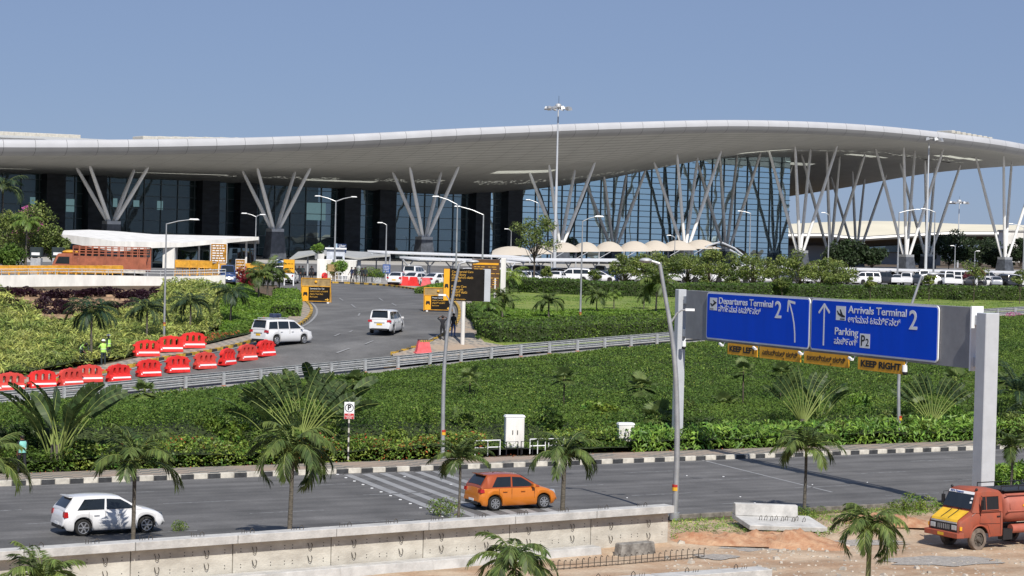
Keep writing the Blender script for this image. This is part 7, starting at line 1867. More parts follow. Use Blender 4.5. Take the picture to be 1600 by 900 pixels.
mass('shrub_bed', 'dark green shrubs along the pavement at far left', strip_poly(-60, 110, 92.8, 96.2), 260, .17, bedh(.9, .4, 6, 92.8, 96.6), 'hedge_leaf', off=(0, .75), aspect=.5, under_poly=strip_poly(-60, 110, 93.25, 96.2), under='hedge_core', under_h=.55, mat2='mix_leaf', f2=.5, seed=6)
mass('shrub_bed', 'green shrubs with red tips between the tall cabinet and the small one', strip_poly(848, 1000, 94.2, 97.2), 300, .17, bedh(1.2, .3, 7, 94.2, 97.5), 'mix_leaf', off=(0, .75), under_poly=strip_poly(848, 1000, 94.65, 97.2), under='hedge_core', under_h=.55, mat2='rust_leaf', f2=.35, seed=7)
mass('ginger_bed', 'bright long leaved plants along the pavement under the gantry', strip_poly(985, 1760, 92.9, 96.6, 14), 230, .40, bedh(1.25, .4, 8, 92.9, 97.0), 'ginger_leaf', off=(0, .8), aspect=.26, upb=.1, curl=.25, under_poly=strip_poly(985, 1760, 93.35, 96.6, 14), under='hedge_core', under_h=.5, tuft=True, seed=8)
mass('ground_litter', 'dry leaves and low weeds at the back of the far pavement', strip_poly(-60, 1700, 92.2, 93.1, 14), 60, .10, lambda X, Y: .2+.05*vnoise(X, Y, 3, 3), 'rust_leaf', off=(0, .1), mat2='hedge_dark', f2=.8, seed=9)
# striped garden on the left
striped = poly_pts([(-60, 470), (0, 462), (45, 484), (75, 510), (100, 512), (120, 500), (200, 492), (250, 470), (254, 452), (300, 449), (345, 450), (352, 462), (340, 485), (345, 515), (300, 535), (255, 548), (200, 560), (165, 568), (100, 578), (0, 592), (-60, 600)])
mass('striped_leaf_garden', 'yellow and green striped arching leaf plants filling the left garden', striped, 70, .52, lambda X, Y: .75+.40*vnoise(X, Y, 1.3, 12)+.30*vnoise(X, Y, 3.8, 13), 'stripe_leaf', off=(0, .8), aspect=.17, upb=.15, curl=.35, under='hedge_core', under_h=.45, tuft=True, seed=12)
cover = poly_pts([(345, 462), (352, 450), (392, 447), (398, 462), (440, 470), (450, 480), (450, 500), (415, 515), (385, 526), (345, 530), (340, 500)])
mass('ground_cover', 'bright green low ground cover left of the paved strip', cover, 120, .22, lambda X, Y: .35+.12*vnoise(X, Y, .8, 15), 'cover_leaf', under='hedge_core', under_h=.6, seed=15)
low = poly_pts([(345, 530), (300, 538), (300, 548), (340, 539), (385, 528), (415, 517), (445, 503), (447, 494), (415, 505), (380, 515)])
mass('ground_cover', 'brownish green low shrubs edging the paved strip behind the barriers', low, 150, .18, lambda X, Y: .55+.15*vnoise(X, Y, .8, 16), 'hedge_leaf', under='hedge_core', under_h=.5, mat2='rust_leaf', f2=.35, seed=16)
lowcov = poly_pts([(760, 505), (745, 495), (742, 480), (790, 483), (850, 490), (930, 486), (1000, 490), (1045, 487), (1045, 500), (900, 508), (800, 516)])
mass('ground_cover', 'low green ground cover between the light lawn and the dark hedge', lowcov, 110, .22, lambda X, Y: .28+.12*vnoise(X, Y, .6, 17), 'cover_leaf', under='hedge_core', under_h=.6, seed=17)
mass('lawn_grass', 'short lawn grass with uneven tufts behind the guard rail', LAWN, 22, .16, lambda X, Y: .12+.05*vnoise(X, Y, .7, 18), 'grass_blade', aspect=.25, tuft=True, seed=18)
# near verge grass
verge = [on_z(x, y, 0).to_2d() for x, y in ((1048, 815), (1130, 812), (1300, 803), (1450, 792), (1700, 776), (1700, 800), (1460, 805), (1330, 822), (1270, 838), (1140, 832), (1048, 840))]
mass('verge_grass', 'rough green grass tufts on the near edge of the main road', verge, 120, .22, lambda X, Y: .14+.16*np.clip(vnoise(X, Y, 1.2, 19), 0, 1), 'grass_blade', aspect=.14, tuft=True, mat2='stripe_leaf', f2=.3, seed=19)
vp = [RP(a_, NEAR_N-1.5) for a_ in range(-60, 40, 20)]+[RP(a_, NEAR_N-.3) for a_ in range(20, -61, -20)]
# hedges
def hedge(name, label, pxs, wdt, h, m='hedge_trim', leaf=.20, dens=75, under='hedge_core', hv=.04):
    pts = resample([Vector(T(*p)[:2]) for p in pxs], 1.5); nv = []
    L_ = offset_line(pts, wdt/2); R_ = offset_line(pts, -wdt/2); org = pts[len(pts)//2]; oz = Z(org.x, org.y)
    root = empty(name, (org.x, org.y, oz), 0, label, 'hedge'); inv = Matrix.Translation(-root.location)
    mb = MB(); rings = []
    for i, (a, b) in enumerate(zip(L_, R_)):
        hh = h*(1+hv*math.sin(i*1.3)+hv*math.sin(i*.37)); za, zb_ = Z(a.x, a.y), Z(b.x, b.y)
        rings.append([(a.x, a.y, za-.1), (a.x, a.y, za+hh*.9), ((a.x*.8+b.x*.2), (a.y*.8+b.y*.2), za+hh), ((a.x*.2+b.x*.8), (a.y*.2+b.y*.8), zb_+hh), (b.x, b.y, zb_+hh*.9), (b.x, b.y, zb_-.1)])
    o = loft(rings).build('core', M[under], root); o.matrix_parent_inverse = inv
    cs = []
    for rg in (rings[0], rings[-1]):
        q = np.array(rg); c0 = q.mean(0); k = int(wdt*h*dens*1.6); cs.append(np.clip(c0+RN.uniform(-.5, .5, (k, 3))*np.array([wdt, wdt, h]), q.min(0)-.05, q.max(0)+.05))
    for i in range(len(rings)-1):
        r0_, r1_ = np.array(rings[i]), np.array(rings[i+1])
        for j in range(5):
            a_, b_, c_, d_ = r0_[j], r0_[j+1], r1_[j+1], r1_[j]; ar = np.linalg.norm(np.cross(b_-a_, d_-a_)); k = int(ar*dens)+1
            u = RN.random((k, 1)); v_ = RN.random((k, 1)); cs.append(a_*(1-u)*(1-v_)+b_*u*(1-v_)+c_*u*v_+d_*(1-u)*v_)
    c = np.concatenate(cs)+RN.normal(scale=.06, size=(sum(map(len, cs)), 3))
    o = link('foliage', quads_mesh('foliage', leaves(c, leaf*RN.uniform(.6, 1.3, len(c)), .55, .2, .15), M[m]), root); o.matrix_parent_inverse = inv; return root
hedge('hedge', 'thick dark hedge in front of the lawn above the guard rail', [(762, 531), (830, 530), (900, 527), (960, 523), (1000, 519.5), (1043, 516)], 2.6, 1.25, m='hedge_leaf', leaf=.22, dens=105, hv=.06)
hedge('hedge', 'long trimmed hedge in front of the parked cars', [(772, 455), (800, 456), (850, 459), (950, 463), (1050, 465), (1150, 466), (1250, 467), (1350, 467.5), (1450, 468.5), (1550, 470), (1680, 473)], 2.4, 1.45, dens=90, leaf=.26)
hedge('hedge', 'short hedge block right of the brown board on the corner', [(745, 497), (757, 507), (762, 520)], 1.8, 1.2, dens=105, m='hedge_trim')
hedge('hedge', 'small green hedge in front of the white sedans on the apron', [(672, 460), (690, 455), (712, 451)], 3.0, .55, dens=105, m='cover_leaf')
hedge('hedge', 'bright hedge along the paved strip left of the yellow stand', [(447, 470), (449, 482), (446, 497)], 2.2, 1.0, dens=105, m='cover_leaf')
# shrubs
def bush_mesh(name, m, r=(1, 1, .8), n=900, leaf=.2, seed=1, aspect=.5, lobes=5):
    g = np.random.default_rng(seed); C = []
    for k in range(lobes):
        c0 = g.normal(size=3)*.42; c0[2] = abs(c0[2])*.8+.35; q = g.normal(size=(n//lobes, 3)); q /= np.linalg.norm(q, axis=1)[:, None]; C.append(c0+q*(.45+.12*g.random((len(q), 1))))
    C = np.concatenate(C)*np.array(r); C = C[C[:, 2] > -.05]
    return quads_mesh(name, leaves(C, leaf*g.uniform(.6, 1.3, len(C)), aspect, .2, .2), m)
def bush(me, p, sc, label, cat='shrub', group=None, rz=None, stem='bark_dark'):
    root = empty('shrub', p, rz if rz is not None else random.uniform(0, 6), label, cat, group, sc); link('foliage', me, root)
    mb = MB(); mb.tube([(0, 0, -.1), (.03, 0, .3), (0, .05, .7)], [.05, .04, .02], 6); link('stem', STEM, root); return root
_m = MB(); _m.tube([(0, 0, -.1), (.03, 0, .3), (0, .05, .7)], [.05, .04, .02], 6); STEM = _m.mesh('stem', M['bark_dark'])
pm = [bush_mesh('foliage', M['purple_leaf'], n=700, leaf=.24, seed=s_) for s_ in (1, 2, 3)]
rr = random.Random(4); lst = [(x, 466+rr.uniform(-3, 3)) for x in range(-5, 255, 13)]+[(20, 482), (34, 488), (60, 490), (66, 478), (80, 496), (92, 480), (100, 494), (85, 512), (92, 520), (104, 484), (168, 484), (180, 488), (190, 492), (205, 482), (222, 478)]
for i, (x, y) in enumerate(lst): bush(pm[i % 3], T(x, y), rr.uniform(.62, .85), (f'dark purple shrub, {nth(i+1)} from the left in the top row of the stone terrace' if i < 20 else f'dark purple shrub low on the stone terrace, {nth(i-19)} of the lower ones'), group='purple shrubs on the stone terrace')
rb = bush_mesh('foliage', M['red_leaf'], n=900, leaf=.18, seed=5)
bush(rb, T(380, 448), 1.5, 'bright red leaved bush right of the blue van')
p = T(1425, 441); bush(bush_mesh('foliage', mat('maroon_leaf', (.09, .012, .018), island=.4), n=900, leaf=.3, seed=6), T(1550, 451)+Vector((0, 14, 0)), 1.9, 'dark maroon round bush among the parked cars at right')
gb = [bush_mesh('foliage', M['mix_leaf'], n=800, leaf=.15, seed=s_, aspect=.35) for s_ in (7, 8)]
gb2 = bush_mesh('foliage', M['ginger_leaf'], n=900, leaf=.30, seed=9, aspect=.3)
for i, (px, py, sc, lb) in enumerate([(687, 806, .75, 'low shrub behind the precast wall below the rumble bars'), (1438, 800, .85, 'wild shrub left of the tanker lorry\'s windscreen'), (1412, 803, .65, 'smaller wild shrub left of the one beside the lorry'), (1168, 815, .5, 'weedy shrub left of the white concrete block'), (1246, 812, .55, 'weedy shrub right of the white concrete block'), (1268, 808, .45, 'small weedy shrub at the foot of the verge palm'), (1345, 812, .6, 'weedy shrub behind the foreground palm')]):
    p = T(px, py); bush(gb[i % 2], p, sc, lb)
p = T(281, 830); bush(gb[0], p, .4, 'tiny shrub just behind the wall right of the white hatchback')
for px, py, sc, lb in [(1566, 760, .9, 'bright shrub above the lorry\'s tank right of the gantry post'), (1592, 757, .9, 'bright shrub at the right edge above the lorry\'s tank'), (1552, 764, .7, 'bright shrub at the foot of the right gantry post')]:
    bush(gb2, on_z(px, py, 0), sc, lb)
pk = bush_mesh('foliage', M['pink_leaf'], n=500, leaf=.16, seed=10)
for px, py, lb in [(1588, 498, 'magenta flowering bush at the guard rail near the right edge'), (1572, 502, 'small magenta flowering bush left of the larger one at the rail')]: bush(pk, T(px, py), .7 if px == 1588 else .45, lb)
# trees
def tree(p, H_, R_, label, leafm='tree_leaf', seed=1, n=3500, leaf=.28, clumps=16, rz=0, flat=.7, trunk_r=.12, name='tree', group=None, bare=.35, cr=.34):
    root = empty(name, p, rz, label, 'tree', group); g = np.random.default_rng(seed); mb = MB(); cc = []
    for k in range(clumps):
        a = 2*PI*((k*.618) % 1)+g.uniform(-.3, .3); e = math.sqrt((k+.5)/clumps); z = H_*(bare+(1-bare)*(.25+.70*g.random()*(1-.45*e*e))); c = np.array([R_*.8*e*math.cos(a), R_*.8*e*math.sin(a), z]); cc.append(c)
        b0 = np.array([0, 0, H_*bare*g.uniform(.7, 1.1)]); mid = b0*.5+c*.5+np.array([0, 0, -.1*R_]); mb.tube([tuple(b0), tuple(mid), tuple(c)], [trunk_r*.5, trunk_r*.3, trunk_r*.1], 5)
    mb.tube([(0, 0, -.2), (.05, 0, H_*.25), (-.03, .03, H_*.5), (0, 0, H_*.75)], [trunk_r, trunk_r*.8, trunk_r*.6, trunk_r*.25], 8); mb.build('trunk', M['bark_dark'], root, smooth=True)
    C = []
    for c in cc:
        m_ = n//clumps; q = g.normal(size=(m_, 3)); q /= np.linalg.norm(q, axis=1)[:, None]; rad = R_*cr*g.uniform(.75, 1.25); C.append(c+q*rad*np.array([1, 1, flat])*(.55+.5*g.random((m_, 1))))
    C = np.concatenate(C); o = link('crown', quads_mesh('crown', leaves(C, leaf*g.uniform(.6, 1.3, len(C)), .6, .3, .2), M[leafm]), root); return root
def tree_at(px, ytop, D_, rpx, label, **kw):
    p = at_d(px, 430, D_); g_ = Z(p.x, p.y); h = CAMH+ray(px, ytop).z*D_-g_; return tree(Vector((p.x, p.y, g_)), h, rpx*D_/F, label, **kw)
tree_at(834, 331, 246, 40, 'airy light green tree left of the tallest mast', n=3600, seed=2, bare=.38, clumps=22, leaf=.24, cr=.27)
ord_ = ['first', 'second', 'third', 'fourth', 'fifth', 'sixth', 'seventh', 'eighth', 'ninth', 'tenth', 'eleventh']
for i, x in enumerate([975, 1008, 1042, 1075, 1108, 1142, 1178, 1214, 1250, 1283, 1308]):
    tree_at(x, 388+[3, 0, 5, 2, -1, 4, 6, 4, 2, 6, 14][i], 240+(i % 2)*5, 33, f'{ord_[i]} round flowering tree from the left in the row before the tent roofs', n=3000, seed=30+i, bare=.14, clumps=17, leaf=.24, leafm='tree_leaf', group='round flowering trees behind the hedge', cr=.33)
for i, (x, yt, D_, r_, lb) in enumerate([(853, 415, 222, 10, 'slim sapling in the hedge left of the lamp post'), (929, 420, 222, 12, 'slim sapling in the hedge right of the lamp post'), (1143, 428, 214, 12, 'sapling above the departures board\'s left half'), (1222, 432, 212, 14, 'sapling above the departures board\'s arrow'), (1300, 425, 216, 14, 'sapling above the arrivals board\'s arrow'), (1360, 432, 214, 10, 'sapling above the arrivals board\'s lettering'), (1452, 420, 214, 11, 'sapling near the bent lamp over the arrivals board'), (1522, 405, 216, 20, 'broad sapling above the right gantry post'), (1594, 420, 214, 14, 'sapling at the right picture edge before the parked cars'), (1100, 430, 216, 9, 'small sapling left of the departures board')]):
    tree_at(x, yt, D_, r_, lb, n=900, seed=50+i, bare=.45, clumps=9, leaf=.2, trunk_r=.05, cr=.45)
for i, (x, yt, D_, r_, lb) in enumerate([(1322, 372, 430, 34, 'large dark round tree right of the glass corner'), (1362, 385, 430, 22, 'lower dark tree beside the large dark round one'), (1482, 360, 520, 34, 'dark spreading tree between the rightmost struts'), (1530, 368, 520, 34, 'dark tree left of the last strut cluster'), (1440, 384, 520, 22, 'dark low tree behind the mast at right'), (1594, 372, 520, 20, 'dark tree at the right picture edge under the white block'), (1556, 392, 500, 20, 'dark low tree at the foot of the last strut cluster')]):
    tree_at(x, yt, D_, r_, lb, leafm='tree_dark', n=3800, seed=70+i, bare=.12, clumps=18, leaf=.62, cr=.40, flat=.85)
for i, (x, yt, D_, r_, lf, lb) in enumerate([(10, 322, 205, 44, 'tree_leaf', 'dense green tree at the left edge behind the booths'), (52, 318, 203, 42, 'tree_leaf', 'bushy tree with palm fronds left of the porch roof'), (-15, 312, 215, 34, 'tree_dark', 'dark tree cut by the left picture edge'), (86, 352, 204, 20, 'tree_leaf', 'small tree in front of the porch roof\'s left end'), (38, 312, 222, 26, 'pink_leaf', 'pink flowering tree top at far left'), (12, 385, 198, 26, 'hedge_leaf', 'low bush behind the yellow barricades at far left'), (100, 382, 200, 14, 'tree_leaf', 'bush beside the lorry cab under the porch roof')]):
    tree_at(x, yt, D_, r_, lb, leafm=lf, n=3200 if lf != 'pink_leaf' else 900, seed=90+i, bare=.1, clumps=16, leaf=.26, cr=.42, flat=.9)
for px, yc, D_, kd, sc, lb in [(40, 350, 200, 'l', 1.4, 'light palm crown rising from the trees at far left'), (2, 296, 230, 'k', 2.0, 'grey green palm crown cut by the left edge under the roof')]:
    p = at_d(px, 430, D_); g_ = Z(p.x, p.y); palm(Vector((p.x, p.y, g_)), CAMH+ray(px, yc).z*D_-g_, kd, sc, lb, .4, tr=.12)
# gate planters
for px, yb, sc, r_, lb in [(531, 441, 1.15, 1.6, 'tall leafy plant beside the lamp at the gate'), (578, 443, 1.0, .8, 'leafy planter left of the blue direction board'), (588, 443.5, .9, .8, 'second leafy planter left of the blue direction board'), (566, 441, .8, 1.0, 'leafy plant behind the guards at the gate'), (492, 420, .8, 1, 'round plant in the white pot on top of the hoarding')]:
    p = T(px, yb) if px != 492 else T(492, 439)+Vector((0, 5, 2.6)); r2 = bush(gb2 if px in (531, 492) else gb[0], p+Vector((0, 0, .7 if px != 492 else .5)), sc*1.2, lb)
    mb = MB(); mb.box((0, 0, -.32), (.8, .8, .7), top=1.1); mb.build('pot', M['white_wall'] if px == 492 else M['galv'], r2)
# a belt of distant trees closes the horizon behind the buildings
far = [( -400, 900), (-150, 1000), (150, 1050), (500, 1000), (900, 900)]
def belt():
    g = np.random.default_rng(5); n = 26000; X = g.uniform(-500, 1100, n); Y = 900+g.uniform(0, 60, n)+.08*X; hh = 7+3*vnoise(X, Y, .03, 4)+1.5*vnoise(X, Y, .12, 6)
    c = np.stack([X, Y, 8.8+hh*g.random(n)**.6], -1); o = link('far_trees', quads_mesh('far_trees', leaves(c, g.uniform(1.2, 2.6, n), .8, .2, .1), M['tree_dark'])); tag(o, 'far belt of dark trees on the horizon behind the terminal', 'trees', kind='stuff')
belt()

# mixed shrubs at the foot of the hedge and up the bank
bk = [bush_mesh('foliage', M[m_], n=900, leaf=lf_, seed=40+j, aspect=as_) for j, (m_, lf_, as_) in enumerate((('hedge_dark', .26, .5), ('mix_leaf', .20, .5), ('ginger_leaf', .34, .26), ('palm_leaf_lt', .30, .3), ('hedge_dark', .34, .35), ('tree_leaf', .18, .5)))]
r8 = random.Random(88)
for i in range(34):
    px = -10+i*48+r8.uniform(-16, 16); nf = r8.choice([96.6, 97.4, 98.6, 100.5]) if i % 3 else 94.6
    if 735 < px < 870 and nf < 96: nf = 97.5
    p = walk_at(px, 700, nf); p.z = Z(p.x, p.y)+(.1 if nf < 96 else .5); o = bush(bk[r8.randrange(6)], p, r8.uniform(.75, 1.35), f'mixed shrub, {nth(i+1)} from the left along the foot of the creeper hedge'); o['group'] = 'mixed shrubs at the foot of the hedge'
for i, (px, py, w_, h_) in enumerate([(1180, 856, 60, 7), (1330, 850, 90, 6), (1470, 878, 110, 8), (1120, 872, 40, 5)]):
    g_ = [T(px+w_*math.cos(a)*r8.uniform(.6, 1.15), py+h_*math.sin(a)*r8.uniform(.6, 1.2)).to_2d() for a in np.linspace(0, 2*PI, 19)[:-1]]
    drape('gravel_patch', g_, .045+.004*i, mat('grey_gravel', (.46, .43, .39), .95, col2=(.30, .27, .24), scale=6, bump=1, bscale=30, detail=12), res=2.0)
# ---------------------------------------------------------------- stones and litter on the yard
def stones():
    r = random.Random(9); mb = MB()
    for i in range(900):
        p = on_z(r.uniform(1040, 1640), 830+r.random()**.7*75, 0); nn_ = p.x*ROAD_N.x+p.y*ROAD_N.y
        if nn_ > NEAR_N-2: continue
        s_ = r.uniform(.03, .11)*(2.2 if r.random() < .05 else 1); z = Z(p.x, p.y); mb.box((p.x, p.y, z+s_*.2), (s_*1.4, s_, s_*.8), rz=r.random()*3, ry=r.uniform(-.3, .3), top=.6)
    for i in range(160):
        p = on_z(r.uniform(1180, 1300), r.uniform(822, 850), 0); s_ = r.uniform(.04, .16); mb.box((p.x, p.y, Z(p.x, p.y)+s_*.3), (s_*1.3, s_, s_), rz=r.random()*3, top=.6)
    o = mb.build('loose_stones', mat('stone_pale', (.52, .47, .40), .9, var=.3, scale=3)); tag(o, 'loose pale stones and rubble scattered on the dirt yard', 'stones', kind='stuff')
    # soil mounds
    me_v = []
    for (px, py, w_, d_, h, nm, lb) in ((1225, 838, 2.6, 1.5, .5, 'soil_mound', 'reddish soil mound under the white concrete block'), (1110, 838, 2.2, 1.0, .35, 'soil_mound', 'low reddish soil heap right of the precast wall'), (1380, 815, 2.4, 1.0, .35, 'soil_mound', 'low soil heap in front of the verge left of the lorry')):
        p = on_z(px, py, 0); G = []; g = np.random.default_rng(px)
        for i in range(25):
            row = []
            for j in range(19):
                u = i/24*2-1; v_ = j/18*2-1; q = max(0, 1-u*u)*max(0, 1-v_*v_); x = p.x+u*w_; y = p.y+v_*d_; row.append([x-p.x, y-p.y, h*q**1.1*(1+.35*math.sin(x*3+y*2)*math.sin(y*4)+.16*g.normal())-.08])
            G.append(row)
        G = np.array(G); o = link(nm, grid_mesh(nm, G, mat('red_soil', (.52, .33, .20), .95, col2=(.36, .17, .09), scale=2.5, bump=.9, detail=12), np.zeros(G.shape[:2]+(2,)), flip=False)); o.location = (p.x, p.y, Z(p.x, p.y)+.03); tag(o, lb, 'soil heap')
stones()

# ================================================================ PEOPLE
def person(p, rz, label, pose='stand', top='cloth_black', legs='cloth_black', vest=None, hat=None, sc=1.0, robe=False, group=None):
    J = dict(pel=(0, 0, .95), spine=(0, 0, 1.15), chest=(0, 0, 1.38), neck=(.0, 0, 1.50), head=(.015, 0, 1.60), crown=(.0, 0, 1.70))
    J.update(hl=(0, .10, .93), kl=(.03, .11, .50), al=(-.01, .12, .09), tl=(.15, .14, .04), hr=(0, -.10, .93), kr=(.0, -.12, .50), ar=(-.03, -.13, .09), tr=(.13, -.15, .04))
    J.update(sl=(0, .18, 1.42), el=(-.03, .25, 1.14), wl=(.05, .25, .90), sr=(0, -.18, 1.42), er=(-.03, -.25, 1.14), wr=(.05, -.25, .90))
    if pose == 'head':   # hands raised to the head
        J.update(el=(.12, .38, 1.52), wl=(.08, .14, 1.66), er=(.12, -.38, 1.50), wr=(.10, -.13, 1.64))
    if pose == 'bend':   # bending forward at the hips
        J.update(spine=(.14, 0, 1.12), chest=(.33, 0, 1.24), neck=(.44, 0, 1.29), head=(.53, 0, 1.32), crown=(.62, 0, 1.35), sl=(.34, .18, 1.24), el=(.45, .22, 1.0), wl=(.62, .15, .86), sr=(.34, -.18, 1.24), er=(.46, -.22, 1.0), wr=(.62, -.15, .86))
    if pose == 'reach':
        J.update(el=(.20, .22, 1.22), wl=(.42, .12, 1.22), er=(.16, -.24, 1.18), wr=(.36, -.14, 1.10))
    if pose == 'walk':
        J.update(kl=(.18, .10, .52), al=(.12, .11, .10), tl=(.27, .12, .05), kr=(-.08, -.10, .50), ar=(-.26, -.11, .14), tr=(-.14, -.12, .05), el=(-.12, .24, 1.16), wl=(-.06, .25, .93), er=(.10, -.24, 1.16), wr=(.22, -.23, .97))
    names = list(J); idx = {n_: i for i, n_ in enumerate(names)}; V = [J[n_] for n_ in names]
    E = [('pel', 'spine'), ('spine', 'chest'), ('chest', 'neck'), ('neck', 'head'), ('head', 'crown'), ('pel', 'hl'), ('hl', 'kl'), ('kl', 'al'), ('al', 'tl'), ('pel', 'hr'), ('hr', 'kr'), ('kr', 'ar'), ('ar', 'tr'), ('chest', 'sl'), ('sl', 'el'), ('el', 'wl'), ('chest', 'sr'), ('sr', 'er'), ('er', 'wr')]
    E = [(idx[a], idx[b]) for a, b in E]
    R_ = dict(pel=(.15, .12), spine=(.135, .105), chest=(.155, .115), neck=(.055, .055), head=(.085, .10), crown=(.07, .08), hl=(.10, .10), kl=(.065, .065), al=(.045, .045), tl=(.04, .03), hr=(.10, .10), kr=(.065, .065), ar=(.045, .045), tr=(.04, .03), sl=(.065, .065), el=(.043, .043), wl=(.03, .03), sr=(.065, .065), er=(.043, .043), wr=(.03, .03))
    R_ = [R_[n_] for n_ in names]
    for sd in ('l', 'r'):                                # palm and five fingers
        w_ = Vector(J['w'+sd]); e = Vector(J['e'+sd]); dd = (w_-e).normalized(); sv = Vector((1, 0, 0)) if abs(dd.x) < .7 else Vector((0, 0, 1)); sv = (sv-dd*sv.dot(dd)).normalized(); nv = dd.cross(sv)
        pi = len(V); V.append(tuple(w_+dd*.075)); R_.append((.036, .02)); E.append((idx['w'+sd], pi))
        for k, (off, ln) in enumerate(((-.03, .065), (-.01, .08), (.01, .078), (.03, .06))):
            a = len(V); V.append(tuple(w_+dd*.105+sv*off)); R_.append((.010, .010)); E.append((pi, a)); V.append(tuple(w_+dd*(.105+ln*.55)+sv*off*1.1+nv*.012)); R_.append((.009, .009)); E.append((a, a+1)); V.append(tuple(w_+dd*(.105+ln)+sv*off*1.1+nv*.035)); R_.append((.008, .008)); E.append((a+1, a+2))
        a = len(V); V.append(tuple(w_+dd*.05+sv*.045)); R_.append((.011, .011)); E.append((pi, a)); V.append(tuple(w_+dd*.09+sv*.065+nv*.01)); R_.append((.009, .009)); E.append((a, a+1))
    me = bpy.data.meshes.new('skin'); me.from_pydata(V, E, []); ob = bpy.data.objects.new('skin', me); COL.objects.link(ob)
    md = ob.modifiers.new('s', 'SKIN'); md.use_smooth_shade = True; sd = ob.modifiers.new('u', 'SUBSURF'); sd.levels = 1; sd.render_levels = 1
    for i, v in enumerate(me.skin_vertices[0].data): v.radius = R_[i]; v.use_root = (i == 0)
    dg = bpy.context.evaluated_depsgraph_get(); bm_ = bpy.data.meshes.new_from_object(ob.evaluated_get(dg)); bpy.data.objects.remove(ob)
    bm_.name = 'body'; bm_.materials.clear()
    for m_ in ('skin', top, legs, 'ink'): bm_.materials.append(M[m_])
    nk = Vector(J['neck']); wl, wr = Vector(J['wl']), Vector(J['wr']); pz = J['pel'][2]
    ch = Vector(J['chest']); hv = (Vector(J['crown'])-nk).normalized()
    for f in bm_.polygons:
        c = f.center; f.use_smooth = True
        armd = min((c-wl).length, (c-wr).length)
        if (c-nk).dot(hv) > .0 and (c-Vector(J['head'])).length < .2: k = 0
        elif armd < .13 or min((c-Vector(J['e'+s_])).length for s_ in 'lr') < .06: k = 0 if armd < .13 else 1
        elif c.z < .11: k = 3
        elif c.z < pz-.0 and armd > .2 and c.z < .98: k = 2
        else: k = 1
        f.material_index = k
    root = empty('person', p, rz, label, 'person', group, sc); body = link('body', bm_, root)
    hd_ = Vector(J['head']); hx = hv
    fwd = (Vector((1, 0, 0))-hv*hv.x).normalized(); sdv = hv.cross(fwd)
    mb = MB()
    for s_ in (-1, 1): mb.ball(hd_+fwd*.082+sdv*s_*.032+hv*.02, .012, n=6, m=4)
    mb.build('eyes', M['ink'], root)
    mb = MB(); mb.ball(hd_+fwd*.095+hv*-.01, (.018, .014, .02), n=6, m=4)
    for s_ in (-1, 1): mb.ball(hd_+sdv*s_*.09, (.018, .012, .03), n=6, m=4)
    mb.build('nose_and_ears', M['skin'], root)
    mb = MB(); mb.box(hd_+fwd*.090-hv*.045, (.012, .045, .012)); mb.build('mouth', mat('lip', (.12, .04, .03), .6), root)
    if hat != 'helmet_white':
        mb = MB(); mb.ball(hd_-fwd*.022+hv*.045, (.105, .098, .098) if not hat else (.11, .105, .09)); mb.build('hair' if not hat else 'cap', M['ink'] if not hat else M[hat], root, smooth=True)
    else:
        mb = MB(); mb.ball(hd_+hv*.075, (.125, .115, .085)); mb.tube([hd_+hv*.045+fwd*.0-hv*.0, hd_+hv*.055], .15, 14); mb.build('helmet', M['helmet_white'], root, smooth=True)
    if vest:
        mb = MB(); a, b = Vector(J['spine']), Vector(J['neck']); ax = (b-a).normalized(); a = a-ax*.20; rings = []
        sx = Vector((0, 1, 0)); fx = sx.cross(ax).normalized()*-1
        for t, w_, d_ in ((0, .185, .145), (.3, .18, .15), (.6, .195, .15), (.8, .20, .14), (.93, .15, .10)):
            c = a.lerp(b, t); rings.append([tuple(c+sx*w_*math.cos(q)+fx*d_*math.sin(q)) for q in np.linspace(0, 2*PI, 17)])
        v = loft(rings, cap=False).build('vest', M[vest], root, smooth=True)
        mb = MB(); c = a.lerp(b, .35); mb.tube([tuple(c+sx*.187*math.cos(q)+fx*.155*math.sin(q)) for q in np.linspace(0, 2*PI, 17)], .016, 4, cap=False); mb.build('reflective_band', M['sign_white'], v)
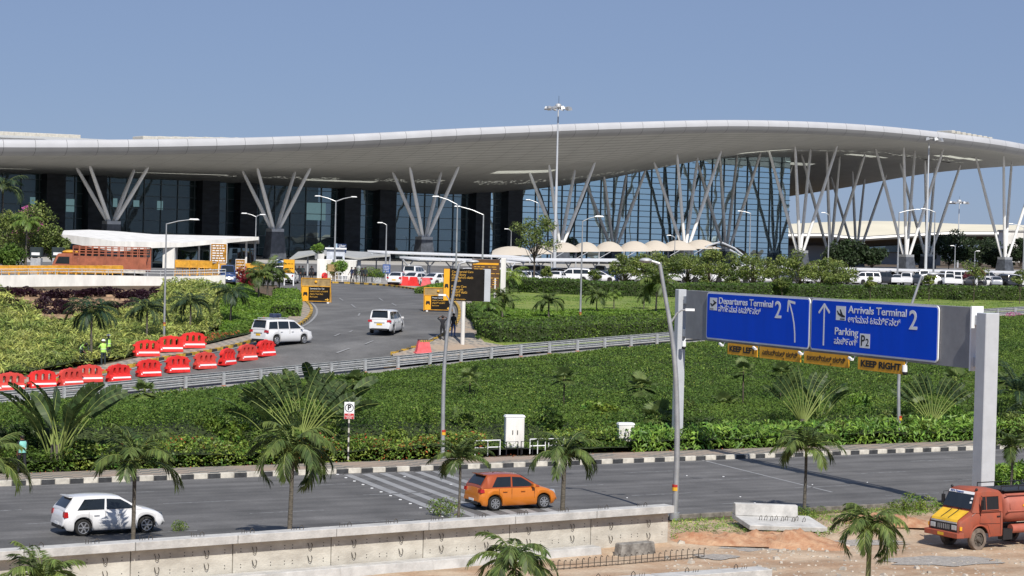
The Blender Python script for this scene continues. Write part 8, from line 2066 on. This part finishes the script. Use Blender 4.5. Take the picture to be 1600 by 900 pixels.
    if robe:
        rings = []
        for z, w_, d_ in ((.02, .34, .30), (.5, .26, .22), (1.0, .20, .17), (1.3, .235, .16), (1.46, .17, .12), (1.52, .10, .11), (1.62, .125, .13), (1.72, .09, .10), (1.745, .02, .02)):
            rings.append([(-.01+d_*math.sin(q), w_*math.cos(q), z) for q in np.linspace(0, 2*PI, 17)])
        loft(rings, cap=False).build('robe', M['cloth_black'], root, smooth=True)
    return root
def pg(px, py, lift=0.0): p = T(px, py); p.z += lift; return p
person(pg(128, 571), -.9, 'worker in lime vest bending towards the palm trunk in the garden', 'bend', top='cloth_dark', legs='cloth_dark', vest='vest_lime', sc=1.04)
person(pg(161, 574), 2.4, 'worker in white helmet and lime vest seen from behind beside the palm trunk', 'reach', top='vest_lime', legs='cloth_dark', vest='vest_lime', hat='helmet_white', sc=1.04)
person(pg(169, 565), 2.9, 'worker in white helmet and open lime vest behind the other two', 'stand', top='cloth_dark', legs='cloth_dark', vest='vest_lime', hat='helmet_white', sc=1.04)
p = walk_at(34, 735, 92.2); p.z = .17; person(p, 2.2, 'person in aqua vest and dark clothes walking on the pavement at far left', 'walk', top='cloth_black', legs='cloth_black', vest='cloth_aqua', sc=1.04)
person(pg(691, 535, .17), 1.6, 'person in black with both hands on the head beside the bent lamp', 'head', sc=1.04)
person(pg(708, 530, .17), -1.0, 'person in dark vest and jeans standing right of the bent lamp', 'stand', legs='cloth_blue', sc=1.02, hat='cloth_black')
person(pg(460, 440.5, .1), -1.4, 'person in a long black robe at the gate', robe=True)
person(pg(467, 440.5, .1), -2.0, 'person in dark clothes and white cap beside the black robe', hat='helmet_white' if False else None, legs='cloth_navy')
person(pg(472.5, 440.5, .1), -1.4, 'person in grey and black left of the tan barricade', top='cloth_dark')
person(pg(486.5, 440.5, .1), -1.5, 'guard in black standing right of the tan barricade', hat='cloth_black')
person(pg(549, 444, .17), -2.6, 'person in blue shirt behind the white crowd barriers', 'walk', top='cloth_navy')
person(pg(554.5, 444, .17), -1.4, 'person in black right of the blue shirt at the gate kerb', top='cloth_black')
person(pg(565, 445, .17), -1.6, 'guard in black cap standing at the right of the gate kerb', hat='cloth_black')
person(pg(570.5, 444.3, .17), -1.9, 'person in dark clothes half behind the gate guard', top='cloth_dark')
bpy.context.view_layer.update()
